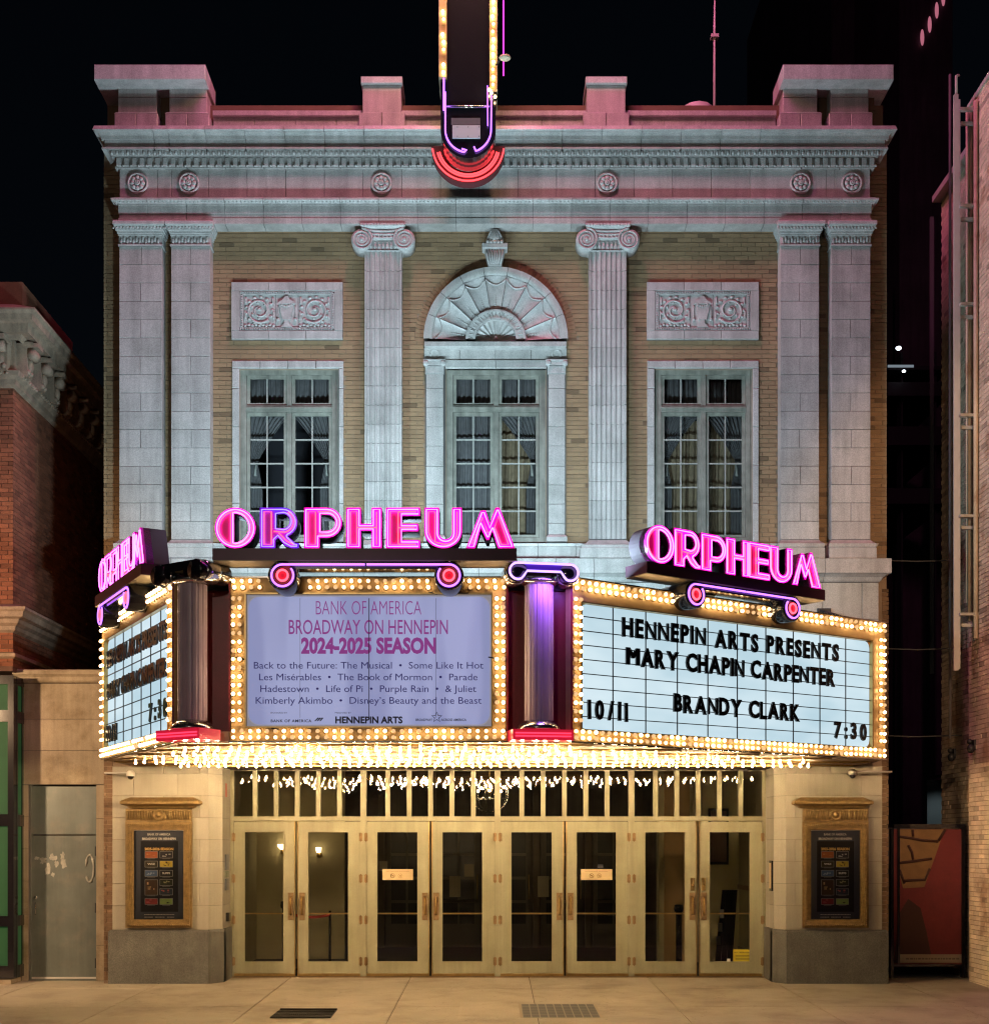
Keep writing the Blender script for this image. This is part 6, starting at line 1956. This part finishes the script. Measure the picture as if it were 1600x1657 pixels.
# access panel and lens strip
q = MB(); q.box(W(732, db), W(777, db), yb - .015, yb - .002, Z(224, db), Z(203, db)); part('access_panel', q, flat('access_white', (.55, .6, .6)), bs)
q = MB(); q.box(W(730, db), W(777, db), yb - .012, yb - .002, Z(202, db), Z(191, db)); part('upper_panel', q, flat('access_grey', (.1, .11, .11)), bs)
for dx in (-.15, 0, .15):
    for dz in (0, 1):
        q = MB(); q.lathe([(.006, yb - .016), (.006, yb - .019)], (bxc + dx, 0, Z(221 - 15 * dz, db)), 'y', 6); part('bolt', q, 'dark_metal', bs)
q = MB(); q.tube([(bxc - .3, yb - .005, Z(172.5, db)), (bxc + .3, yb - .005, Z(172.5, db))], .018, 8); part('streak_tube', q, 'chrome', bs)  # chrome tube stands in for the light streak across the black body
q = MB()
q.box(bxc - .08, bxc + .08, yb + .361, -.151, 12.95, 13.05)
part('bracket', q, 'dark_metal', bs)
# stacked letters on both sides of the blade, above the frame
for s in (-1, 1):
    for i, c in enumerate('ORPHEUM'):
        can, rimm, pk, rd, w_ = glyph_meshes(c, .72, 'pink_tube')
        zl_ = 22.2 - i * 1.28 + .4
        if s > 0: loc = (bxc + hw + .1, yb + .03, zl_); rot = (0, 0, PI / 2)
        else: loc = (bxc - hw - .1, yb + .03 + w_, zl_); rot = (0, 0, -PI / 2)
        l_ = inst('letter', can, loc, bs, rot=rot)
        for nm_, me_ in (('letter_rim', rimm), ('outline_neon', pk), ('inner_neon', rd)):
            o_ = bpy.data.objects.new(nm_, me_); col.objects.link(o_); o_.parent = l_
    # unseen neon tubing, added on each side to wash the parapet pink
    q = MB()
    for yy in (yb - 1.9, yb - 1.8): q.tube([(bxc + s * .09, yy, 15.9), (bxc + s * .09, yy, 24.0)], .02, 6)
    part('added_neon', q, 'magenta_strong', bs)
for s in (-1, 1):
    ld = bpy.data.lights.new('added_neon_wash', 'AREA'); ld.shape = 'RECTANGLE'; ld.size = .4; ld.size_y = 4.4  # area lamps added for the unseen sign neon, spreading pink across the facade
    ld.energy = 560; ld.color = (1.0, .22, .52)
    lo = bpy.data.objects.new('added_neon_wash', ld); col.objects.link(lo); lo.parent = bs
    lo.location = Vector((bxc + s * (hw + .15), yb - 1.75, 19.2)) - CEN[bs.name]
    lo.rotation_euler = (R(90), 0, R(-90 * s * -1 + 0)) if False else Vector((s * .55, .7, -.6)).to_track_quat('-Z', 'Y').to_euler()
q = MB(); q.box(bxc - .06, bxc + .06, yb - 2.0, yb - .065, 15.7, 24.2); part('added_fin', q, 'black', bs)  # unseen fin, added to carry the neon tubing and wash lamps
for s in (-1, 1):
    ld = bpy.data.lights.new('added_bulb_wash', 'AREA'); ld.shape = 'RECTANGLE'; ld.size = .15; ld.size_y = .8  # area lamps added for the unseen upper bulbs, warming the middle
    ld.energy = 75; ld.color = (1.0, .58, .30)
    lo = bpy.data.objects.new('added_bulb_wash', ld); col.objects.link(lo); lo.parent = bs
    lo.location = Vector((bxc + s * (hw + .12), yb - .6, 15.5)) - CEN[bs.name]; lo.rotation_euler = Vector((-s * .15, .7, -.7)).to_track_quat('-Z', 'Y').to_euler()
# small floodlight on an arm beside the blade
t = thing('arm_light', 'small cream arm light sticking out beside the blade sign', 'arm light', (W(815, 18), -1.9, Z(93, 18)))
x, z = W(817, 18), Z(93, 18)
q = MB(); q.ball((x, -2, z), .085, 10, 6, (1, .8, .42)); part('lamp_head', q, flat('lamp_cream', (.75, .6, .4)), t)
q = MB(); q.tube([(bxc + hw + .005, -1.9, z - .04), (x - .06, -2, z - .01)], .012, 6); part('arm', q, 'dark_metal', t)
# roof antenna
xa = W(1156, 21.5)
t = thing('antenna', 'thin roof antenna rising behind the parapet', 'antenna', (xa, 1.5, 12.7))
q = MB(); q.tube([(xa, 1.5, 12.7), (xa, 1.5, Z(45, 21.5)), (xa + .005, 1.5, Z(-15, 21.5))], [.03, .022, .012], 6); part('mast', q, 'ladder_paint', t)
q = MB(); q.box(xa - .06, xa + .06, 1.44, 1.56, Z(62, 21.5), Z(57, 21.5)); part('clamp', q, 'ladder_paint', t)
q = MB(); x_ = W(1128, 20.8); q.lathe([(.22, 12.7), (.24, Z(176.5, 20.8)), (.15, Z(174, 20.8)), (.02, Z(172, 20.8))], (x_, .8, 0), 'z', 12); o_ = part('roof_vent', q, 'ladder_paint'); tag(o_, 'low round roof vent just above the parapet coping', 'vent')

# ================================================================== LEFT: annex with steel door, green storefront, brick building
ya = .30; da = 20 + ya
ann = thing('annex_wall', 'low stained limestone wall with a grey steel door left of the theatre', 'wall', (W(100, da), ya, 0))
ax0, ax1 = W(22, da), W(169, da) - .0
def aw(px): return W(px, da)
def az(py): return Z(py, da)
m = MB(); 
dx0, dx1 = aw(46), aw(155.5)
m.box(ax0, dx0, ya + .012, ya + .5, 0, az(1106)); m.box(dx1, -5.92, ya + .012, ya + .5, 0, az(1106)); m.box(dx0, dx1, ya + .012, ya + .5, az(1270), az(1106))
part('wall_core', m, 'terra_joint', ann)
for (pa, pb) in ((1270, 1214.5), (1214.5, 1164), (1164, 1106)):
    for u, v in ((35, 168.5),):
        q = MB(); q.bbox(aw(u) + .002, aw(v) - .002, ya, ya + .05, az(pa) + .003, az(pb) - .003, .003); part('stone_course', q, 'annex', ann)
q = MB(); q.moulding([(.02, az(1105)), (.05, az(1102)), (.055, az(1096)), (.10, az(1092)), (.11, az(1086)), (.08, az(1084.5))], aw(34), aw(168) - .05, ya); part('coping', q, 'annex', ann)
for i, (pa, pb) in enumerate(((1588, 1480), (1480, 1426), (1426, 1374), (1374, 1322), (1322, 1270.5))):
    q = MB(); q.bbox(aw(35) + .002, dx0 - .003, ya - .005, ya + .05, max(az(pa), 0) + .002, az(pb) - .003, .003); part('jamb_stone', q, 'annex', ann)
for i, (pa, pb) in enumerate(((1588, 1530), (1530, 1325), (1325, 1270.5))):
    q = MB(); q.bbox(dx1 + .003, aw(168.5), ya - .005, ya + .05, max(az(pa), 0) + .002, az(pb) - .003, .003); part('jamb_stone', q, 'annex', ann)
q = MB(); q.box(dx0 + .02, dx1 - .02, ya + .1, ya + .15, .03, az(1352.5)); dr = part('steel_door', q, 'steel_door', ann)
q = MB(); q.box(dx0 + .02, dx1 - .02, ya + .095, ya + .15, az(1350.5), az(1272)); part('upper_panel', q, 'steel_door', ann)
q = MB(); q.box(dx0, dx0 + .02, ya + .06, ya + .16, .0, az(1270)); q.box(dx1 - .02, dx1, ya + .06, ya + .16, 0, az(1270)); q.box(dx0, dx1, ya + .05, ya + .2, 0, .025); part('door_frame', q, 'steel_door', ann)
q = MB(); q.box(dx0 + .02, dx1 - .02, ya + .085, ya + .098, .03, .06); part('kick_strip', q, 'white_plastic', dr)
q = MB(); q.lathe([(.028, ya + .1), (.026, ya + .07), (.016, ya + .066)], (aw(54.5), 0, az(1453)), 'y', 12); q.tube([(aw(54), ya + .09, az(1462)), (aw(55.5), ya + .05, az(1466)), (aw(55.5), ya + .05, az(1478)), (aw(54), ya + .09, az(1481))], .012, 6); part('handle', q, 'chrome', dr)
for py in (1378, 1470, 1560):
    q = MB(); q.box(dx1 - .045, dx1 - .018, ya + .085, ya + .1, az(py + 8), az(py - 8)); part('hinge', q, 'dark_metal', dr)
# scraped pale paint marks
def blob(cx, cz, w, h, seed, n=16, y=ya + .0975):
    rr = random.Random(seed); pts = []
    for i in range(n):
        a = 2 * PI * i / n; k = rr.uniform(.45, 1.1); pts.append((aw(cx) + w / 107 * k * math.cos(a), y, az(cz) + h / 107 * k * math.sin(a)))
    q = MB(); n0 = 0; q.v.append((aw(cx), y, az(cz))); q.v += pts
    for i in range(n): q.face(0, 1 + i, 1 + (i + 1) % n)
    return q
for i, (x, z, w, h) in enumerate(((56, 1389, 5, 3.5), (66, 1393, 7, 7), (82, 1388, 7, 7), (98, 1385, 5, 8), (100, 1398, 5.5, 14), (74, 1408, 5, 12), (88, 1398, 4, 7), (82, 1416, 5, 5))):
    part('paint_scrape', blob(x, z, w, h, i), 'chalk', dr)
q = MB(); q.tube([(aw(142 + 6.5 * math.cos(a)), ya + .1, az(1406 - 22 * math.sin(a))) for a in [PI * .95 - 1.75 * PI * i / 20 for i in range(21)]], [.012 + .014 * abs(math.sin(i * .9)) for i in range(21)], 5); part('paint_scrape', q, 'chalk', dr)

# green storefront
sf = thing('storefront', 'green glazed storefront with thick black frame at the left edge', 'storefront', (W(10), -.1, 0))
fy = -.15; fd = 19.85
def sx(px): return W(px, fd)
rows_ = [(1107, 1149), (1168, 1318), (1337, 1483), (1500, 1564)]
q = MB(); xk = sx(22)
q.box(sx(-160), sx(12.5) , fy, fy + .12, Z(1107, fd), Z(1093, fd))
for a, b in ((1149, 1168), (1318, 1337), (1483, 1500), (1564, 1584)): q.box(sx(-160), sx(12.5), fy, fy + .12, Z(b, fd), Z(a, fd))
q.box(sx(12.5), xk, fy, fy + .12, Z(1584, fd), Z(1093, fd))
q.box(sx(-165), sx(-160), fy, fy + .12, Z(1584, fd), Z(1093, fd))
part('frame', q, 'black', sf)
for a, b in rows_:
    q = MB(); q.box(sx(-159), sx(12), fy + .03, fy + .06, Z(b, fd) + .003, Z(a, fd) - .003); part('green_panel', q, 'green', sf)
# side return
xs_ = xk
q = MB()
for a, b in ((1093, 1107), (1149, 1168), (1318, 1337), (1483, 1500), (1564, 1584)): q.box(xs_ - .06, xs_, fy + .121, .44, Z(b, fd), Z(a, fd))
for yy in (fy + .121, .2, .42): q.box(xs_ - .06, xs_ + .003, yy, yy + .05, Z(1584, fd), Z(1093, fd))
part('side_frame', q, 'black', sf)
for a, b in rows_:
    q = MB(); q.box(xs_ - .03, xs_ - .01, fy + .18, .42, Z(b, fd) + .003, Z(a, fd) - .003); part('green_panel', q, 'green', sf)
q = MB(); q.box(sx(-160), xs_ - .1, fy + .15, .5, Z(1584, fd), Z(1100, fd)); q.box(sx(-160), aw(34), fy + .02, .5, 0, Z(1586, fd)); part('core', q, 'annex', sf)

# red brick building with bracketed cornice
bx = W(21); bz0 = 0.5
lbx = thing('brick_building', 'red brick building with heavy bracketed stone cornice at the far left', 'building', (bx - 2, 3, 0))
m = MB(); m.box(bx - 6, bx - .012, .012, 7.5, Z(1086), Z(600)); part('wall', m, 'red_mortar', lbx)
brick_wall(lbx, frontp(0), bx - 1.3, bx, Z(1078), Z(606), lambda z: [(-99, bx - 1.3)] if not (Z(1020) < 0) and not (Z(1022) < z < Z(982)) else [(-99, 99)], 'red_brick', 300, seed=41, pref=lambda c: c[1] + (c[1] - c[0]))
def sidep(u, n, z): return (bx + n, u, z)
brick_wall(lbx, sidep, 0.0, 7.5, Z(1078), Z(606), lambda z: [(-9, 99)] if Z(1022) < z < Z(982) else [], 'red_brick', 300, seed=42, pref=lambda c: -c[0])
xq = bx - 3
def corn(name, prof, parent=lbx):
    # mouldings wrapping front and the right side
    q = MB(); n = 0
    for p, z in prof:
        q.v += [(bx - 6, -p, z), (bx + p, -p, z), (bx + p, 7.5, z)]
    for i in range(len(prof) - 1):
        for k in range(2): q.face(i * 3 + k, i * 3 + k + 1, i * 3 + 3 + k + 1, i * 3 + 3 + k)
    return part(name, q, 'left_stone', parent)
corn('belt_cornice', [(0, Z(1024)), (.05, Z(1020)), (.06, Z(1014)), (.12, Z(1010)), (.14, Z(1002, 19.9)), (.22, Z(998, 19.8)), (.24, Z(990, 19.8)), (.28, Z(986, 19.75)), (.28, Z(982, 19.75)), (0, Z(978))])
corn('string_course', [(0, Z(1066)), (.05, Z(1063)), (.05, Z(1058)), (0, Z(1055))])
corn('architrave', [(0, Z(628)), (.06, Z(624)), (.07, Z(616)), (.12, Z(611)), (.14, Z(604)), (.06, Z(600))])
corn('frieze', [(.04, Z(600)), (.04, Z(552))])
corn('main_cornice', [(.10, Z(553)), (.14, Z(548, 19.8)), (.2, Z(540, 19.8)), (.34, Z(534, 19.6)), (.36, Z(520, 19.6)), (.44, Z(514, 19.5)), (.46, Z(505, 19.5)), (.50, Z(500, 19.5)), (.50, Z(497, 19.5)), (0, Z(492))])
def corbel():
    q = MB()
    q.prism([(-.09, -.42), (.09, -.42), (.11, .0), (-.11, .0)], -.16, 0)
    q.lathe([(.085, -.1), (.085, .1)], (0, 0, 0), 'x', 12)
    for i in range(len(q.v) - 24, len(q.v)): q.v[i] = (q.v[i][0], q.v[i][1] - .22, q.v[i][2] - .09)
    q.ball((0, -.17, -.25), .07, 8, 6, (1, .8, 1.6)); q.ball((-.05, -.16, -.36), .045, 6, 5); q.ball((.05, -.16, -.36), .045, 6, 5)
    q.box(-.12, .12, -.33, 0, 0, .06)
    return q
cm = corbel().mesh('corbel', 'left_stone')
zc_ = Z(546, 19.7)
for x in (bx - .12, bx - .78, bx - 1.5): inst('corbel', cm, (x, -.04, zc_ - .02), lbx)
for y in [.14 + .62 * i for i in range(12)]: inst('corbel', cm, (bx + .04, y, zc_ - .02), lbx, rot=(0, 0, PI / 2))
q = MB(); k = 0
for y in [.0 + .21 * i for i in range(34)]: q.box(bx + .14, bx + .3, y, y + .1, Z(541, 19.7), Z(536, 19.6))
for x in [bx - .2 - .21 * i for i in range(12)]: q.box(x, x + .1, -.3, -.14, Z(541, 19.7), Z(536, 19.6))
part('modillion', q, 'left_stone', lbx, kind='stuff')
q = MB()
for i in range(70): q.ball((bx + .13, .05 + .1 * i, Z(608)), .03, 5, 4); q.ball((bx + .20, .05 + .1 * i, Z(1000)), .032, 5, 4)
for i in range(14): q.ball((bx - .05 - .1 * i, -.13, Z(608)), .03, 5, 4); q.ball((bx - .05 - .1 * i, -.2, Z(1000)), .032, 5, 4)
part('bead_moulding', q, 'left_stone', lbx, kind='stuff')
q = MB(); q.box(bx - 6, W(38, 20.6), .55, 3, Z(500), Z(458, 20.6)); part('roof_stack', q, 'red_brick', lbx)
q = MB(); q.box(bx - 6, aw(34) , .5, 7.5, 0, Z(1086) + .0); q.box(bx - .005, -5.95, 1.6, 7.5, 0, az(1100)); part('lower_wall', q, 'side_brick', lbx)
# dark building closing the gap
q = MB(); q.box(-9.5, -5.3, 30, 32, 0, Z(640, 50)); o_ = part('distant_building', q, 'tower'); tag(o_, 'dark distant building closing the gap left of the theatre', 'building')

# ================================================================== RIGHT: tall dark tower, painted brick wall, ladders, alley gate
tw = thing('tower_block', 'very tall dark tower rising behind the right side of the theatre', 'tower', (13, 32, 0))
dt = 48.0
m = MB(); m.box(W(1455, dt), W(1541, dt), dt - 20, dt + 4, 0, 46); part('shaft', m, 'tower', tw)
m = MB(); m.box(W(1345, dt + 6), W(1455, dt + 6), dt - 14, dt + 4, 0, 46); part('wing', m, 'tower', tw)
winm = mt['tower_window'] = M('tower_window', (.012, .012, .016), .15, var=.0)
wm = MB(); wm.box(-.55, .55, -.03, 0, -.8, .8); wm = wm.mesh('tower_window', 'tower_window')
for r in range(0):
    for px in (1466, 1485, 1504, 1523):
        if r > 15 and px in (1485, 1504): continue
        inst('window', wm, (W(px + 4, dt), dt - 20.001, 4 + r * 1.75), tw, scale=(.3, 1, .42))
for i, (px, py) in enumerate(((1492, 60), (1504, 39), (1515.5, 16), (1526, -4))):
    q = MB(); dd_ = dt - .1; q.ball((W(px, dd_), dd_ - 20, Z(py, dd_)), .072, 8, 8, (1, .25, 4.2)); part('pink_reflection', q, EM('tower_pink_%d' % i, (.75, .22, .32), .6), tw)  # reflections of the blade sign's bulbs, built as glowing ellipsoids
# parking decks lit in the distance
pk_ = thing('parking_structure', 'dark parking structure with faint white deck lights in the gap right of the theatre', 'parking structure', (13, 22, 0))
dk = 42.0
m = MB()
for pa, pb in ((592, 598), (618, 640), (690, 720), (790, 815)): m.box(W(1436, dk), W(1536, dk), dk - 20, dk - 14, Z(pb, dk), Z(pa, dk))
part('deck', m, flat('deck_grey', (.006, .006, .007)), pk_)
m = MB(); m.box(W(1436, dk), W(1536, dk), dk - 14, dk - 13.8, 0, Z(338, dk)); part('back_wall', m, flat('deck_shade', (.005, .0055, .007)), pk_)  # near-black wall raised to stand in for shade on the lower tower
for px in (1466, 1521): 
    m = MB(); m.box(W(px, dk), W(px + 2.5, dk), dk - 19.5, dk - 19, 0, Z(560, dk)); part('pillar', m, flat('pillar_grey', (.012, .013, .015)), pk_)
for i, (px, py, r_, st) in enumerate(((1449, 569, .075, 7), (1457.5, 606, .05, 7))):
    q = MB(); q.ball((W(px, dk), dk - 20.3, Z(py, dk)), r_, 8, 6, (1.2, 1, .8)); part('deck_light', q, EM('deck_light%d' % i, (.8, .9, 1), st), pk_)
q = MB(); q.box(W(1436, dk), W(1478, dk), dk - 20.02, dk - 20.002, Z(594.5, dk), Z(590.5, dk)); part('deck_edge_light', q, EM('deck_edge', (.5, .6, .7), .35), pk_)
# dim security glow on a shed wall low in the alley
q = MB(); q.box(W(1500, 27), W(1538, 27), 7, 7.1, Z(1336, 27), Z(1262, 27)); sh_ = part('wall_panel', q, flat('panel_pale', (.45, .5, .5))); tag(sh_, 'pale wall panel glowing faintly deep in the alley', 'wall panel')
t = thing('alley_lamp', 'small shaded wall lamp lighting the pale panel in the alley', 'lamp', (W(1516, 27), 6.5, Z(1262, 27)))
q = MB(); q.box(W(1512, 27), W(1520, 27), 6.5, 6.99, Z(1259, 27), Z(1255, 27)); part('hood', q, 'black', t)
ld = bpy.data.lights.new('alley_lamp_light', 'SPOT'); ld.energy = 5; ld.spot_size = R(70); ld.spot_blend = 1; ld.color = (.7, .85, .9); ld.shadow_soft_size = .05
lo = bpy.data.objects.new('alley_lamp_light', ld); col.objects.link(lo); lo.parent = t; lo.location = Vector((W(1517, 27), 6.1, Z(1270, 27))) - CEN[t.name]; lo.rotation_euler = (R(48), 0, 0)

# painted brick wall (side wall of the neighbour), runs away from the camera
rx = 7.28
rbld = thing('painted_brick_building', 'weathered painted brick side wall at the right edge of the alley', 'building', (rx + 2, 0, 0))
ZR1 = Z(165, 20.1)
m = MB(); m.box(rx + .012, rx + 6, -2.0, .30, -.2, ZR1 - .02); m.box(rx + .16, rx + 6, .30, 2.0, -.2, ZR1 - .6); part('wall', m, 'paint_mortar', rbld)
def rsp(u, n, z): return (rx - n, u, z)
brick_wall(rbld, rsp, -2.0, .30, -.05, ZR1, lambda z: [], 'paint_brick', 300, seed=51, course=.072, length=.22, pref=lambda c: c[0] if c[0] > -1.0 else -9)
def rsp2(u, n, z): return (rx + .15 - n, u, z)
brick_wall(rbld, rsp2, .30, 2.0, -.05, ZR1 - .6, lambda z: [], 'paint_brick', 0, seed=52, course=.072, length=.22)
m = MB(); m.box(rx + .0, rx + 6, .31, 2.0, ZR1 - .6, ZR1 - .5); m.box(rx - .03, rx + 6, -2, .3, ZR1, ZR1 + .06); part('coping', m, 'ladder_paint', rbld)
for k, yy in enumerate((-.12, .12, .2)):
    q = MB(); q.tube([(rx - .05, yy, 5.2 + k * .3), (rx - .05, yy, ZR1 - .1)], .035, 6); part('drain_pipe', q, 'paint_brick', rbld)
# ladder on brackets
def ladder(px0, px1, d, py0, py1, lab, matn, y_off=0, wall=None, grp='steel wall ladders in the alley'):
    x0, x1 = W(px0, d), W(px1, d); z0, z1 = Z(py1, d), Z(py0, d)
    t = thing('wall_ladder', lab, 'ladder', ((x0 + x1) / 2, d - 20, z0), group=grp)
    w_ = .065
    for x, dz, dy in ((x0, 0, 0), (x1, .05, .22)):
        q = MB(); q.box(x, x + w_, d - 20 + dy, d - 19.96 + dy, z0 + dz, z1 + dz); part('rail', q, matn, t)
    z = z0 + .15
    while z < z1 - .05:
        q = MB(); q.tube([(x0 + w_ / 2, d - 20 + .02, z), (x1 + w_ / 2, d - 19.76, z + .04)], .012, 5); part('rung', q, matn, t); z += .305
    return t
lt = ladder(1543.5, 1555, 19.75, 152, 1085, 'pale steel ladder bolted to the painted brick wall', 'ladder_paint')
for py in (170, 327, 487, 668, 832, 992):
    z = Z(py, 19.8); q = MB(); q.box(W(1553, 19.9), rx - .004, -.12, -.05, z - .02, z + .02); q.box(W(1560, 19.9), rx - .004, .02, .06, z - .17, z - .12); part('bracket', q, 'ladder_paint', lt)
q = MB(); q.tube([(W(1547, 19.8), -.2, Z(160, 19.8)), (W(1547, 19.8), -.2, Z(122, 19.8)), (W(1552, 19.8), -.2, Z(121, 19.8))], .02, 6); part('top_hook', q, 'ladder_paint', lt)
ladder(1505, 1512, 24, 350, 1090, 'unlit dark ladder deeper in the alley', flat('dark_ladder', (.09, .09, .09)))
# conduit pipe
q = MB(); q.tube([(W(1537, 20.6), .6, Z(1195, 20.6)), (W(1537, 20.6), .6, Z(120, 20.6))], .022, 6); o_ = part('conduit_pipe', q, flat('pipe_grey', (.14, .13, .13))); tag(o_, 'thin grey conduit pipe rising beside the pale ladder', 'pipe')
# cables across the alley
for i, py in enumerate((907, 1050, 1191)):
    q = MB(); q.tube([(W(1436, 21), 1, Z(py, 21)), (W(1485, 21), 1.0, Z(py + 1.5, 21)), (rx + .14, 1.0, Z(py - 1, 21))], .012, 5); o_ = part('cable', q, flat('cable_grey', (.07, .07, .07))); tag(o_, ('highest', 'middle', 'lowest')[i] + ' of the three cables strung across the dark alley', 'cable', 'cables across the alley')
# floodlight bodies on the wall
for (px, py, d, lab) in ((1577, 1205, 19.7, 'small dark wall fixture on the lit brick'), (1545, 1218, 20.8, 'small dark wall fixture on the shaded brick')):
    x, z = (rx if d < 20 else rx + .15), Z(py, d); yy = (x * F / (px - 800)) - 20
    t = thing('wall_fixture', lab, 'wall light', (x, yy, z), group='unlit wall fixtures in the alley')
    q = MB(); q.box(x - .03, x, yy - .05, yy + .05, z - .06, z + .1); part('plate', q, 'dark_metal', t)
    q = MB(); q.ball((x - .07, yy - .03, z - .04), .06, 8, 6, (1, 1, 1.2)); q.ball((x - .07, yy + .02, z + .07), .045, 8, 6); part('head', q, 'dark_metal', t)
# gate wall with mural panel
ga = thing('mural_gate', 'alley gate panel painted red with an orange shape and dark branching lines', 'gate', (W(1500, 20.6), .6, 0))
dg = 20.6
def gx(px): return W(px, dg)
def gzz(py): return Z(py, dg)
q = MB(); q.box(gx(1441), gx(1446), .6, .68, 0.03, gzz(1341)); q.box(gx(1451), gx(1455), .57, .6, .25, gzz(1341)); q.box(gx(1556), gx(1562), .6, .68, .03, gzz(1334)); q.box(gx(1446), gx(1556), .6, .68, gzz(1341), gzz(1334)); q.box(gx(1446), gx(1556), .61, .67, .2, .235); part('frame', q, 'black', ga)
q = MB(); q.box(gx(1446), gx(1556), .63, .66, .236, gzz(1342)); mu = part('painted_panel', q, 'mural_red', ga)
q = MB(); q.prism([(gx(1452), gzz(1342.5)), (gx(1453), gzz(1405)), (gx(1462), gzz(1438)), (gx(1496), gzz(1436)), (gx(1516), gzz(1380)), (gx(1529), gzz(1342.5))], .622, .6295); part('orange_shape', q, 'mural_tan', mu)
for pts in ([(1453, 1354), (1470, 1356), (1492, 1360), (1518, 1362)], [(1477, 1343), (1478, 1354)], [(1530, 1343), (1519, 1361)], [(1456, 1397), (1480, 1394), (1508, 1390)], [(1470, 1368), (1476, 1380), (1478, 1392)], [(1456, 1408), (1464, 1430)], [(1505, 1406), (1497, 1424), (1462, 1426)]):
    q = MB(); q.tube([(gx(a), .62, gzz(b)) for a, b in pts], .024, 5); part('dark_line', q, 'mural_line', mu)
q = MB(); q.poly([(gx(1446.5), .6215, .25), (gx(1510), .6215, .25), (gx(1500), .6215, gzz(1510)), (gx(1490), .6215, gzz(1470)), (gx(1470), .6215, gzz(1455)), (gx(1455), .6215, gzz(1480))]); part('dark_shape', q, 'mural_line', mu)
q = MB(); q.box(gx(1457), gx(1556), .615, .6205, .26, .39); st_ = part('caption_strip', q, flat('strip_tan', (.32, .25, .17)), ga)
q = MB(); rr = random.Random(2); x = gx(1466)
while x < gx(1548):
    w_ = rr.uniform(.015, .05); q.box(x, x + w_, .612, .6145, .31, .335); x += w_ + .014
part('small_print', q, flat('strip_ink', (.14, .1, .07)), st_)
q = MB(); q.box(gx(1440), rx - .02, 1.5, 1.6, -.05, .05); q.box(5.95, rx, .7, 6, -.3, .03); o_ = struct('alley_floor', q, 'asphalt')
q = MB(); q.box(gx(1446), rx + .1, 2.5, 2.6, .03, gzz(1337)); o_ = part('alley_wall', q, 'tower'); tag(o_, 'dark low wall behind the mural gate', 'wall')

# ---- street lamps across the pavement, outside the picture on both sides
def street_lamp(x, y, h, en, colr, lab, aim, dirv, cone):
    t = thing('street_lamp', lab, 'street lamp', (x, y, -.3), group='sodium street lamps on the kerb')
    q = MB(); q.tube([(x, y, -.3), (x, y, h - .3), (x + aim * .5, y + .3, h)], [.09, .06, .05], 8); part('pole', q, 'dark_metal', t)
    q = MB(); q.ball((x + aim * .8, y + .45, h), .28, 10, 6, (1.2, .8, .4)); part('lamp_head', q, 'dark_metal', t)
    ld = bpy.data.lights.new('street_lamp_light', 'SPOT'); ld.energy = en; ld.color = colr; ld.shadow_soft_size = .18; ld.spot_size = R(cone); ld.spot_blend = .5
    lo = bpy.data.objects.new('street_lamp_light', ld); col.objects.link(lo); lo.parent = t
    lo.location = Vector((x + aim * .8, y + .45, h - .16)) - CEN[t.name]
    lo.rotation_euler = Vector(dirv).to_track_quat('-Z', 'Y').to_euler()
street_lamp(-10.6, -5.2, 4.8, 2300, (1.0, .64, .36), 'orange street lamp on the kerb beyond the left edge', 1, (.5, 4.7, -1.2), 120)
street_lamp(6.6, -10.5, 6.5, 2500, (1.0, .62, .36), 'orange street lamp on the kerb beyond the right edge', -1, (1.9, 9, -.6), 52)
street_lamp(-5, -23.5, 8.0, 1100, (1.0, .84, .68), 'street lamp across the road, facing the theatre', .5, (3, 20, -3), 70)
print('objects', len(bpy.data.objects))
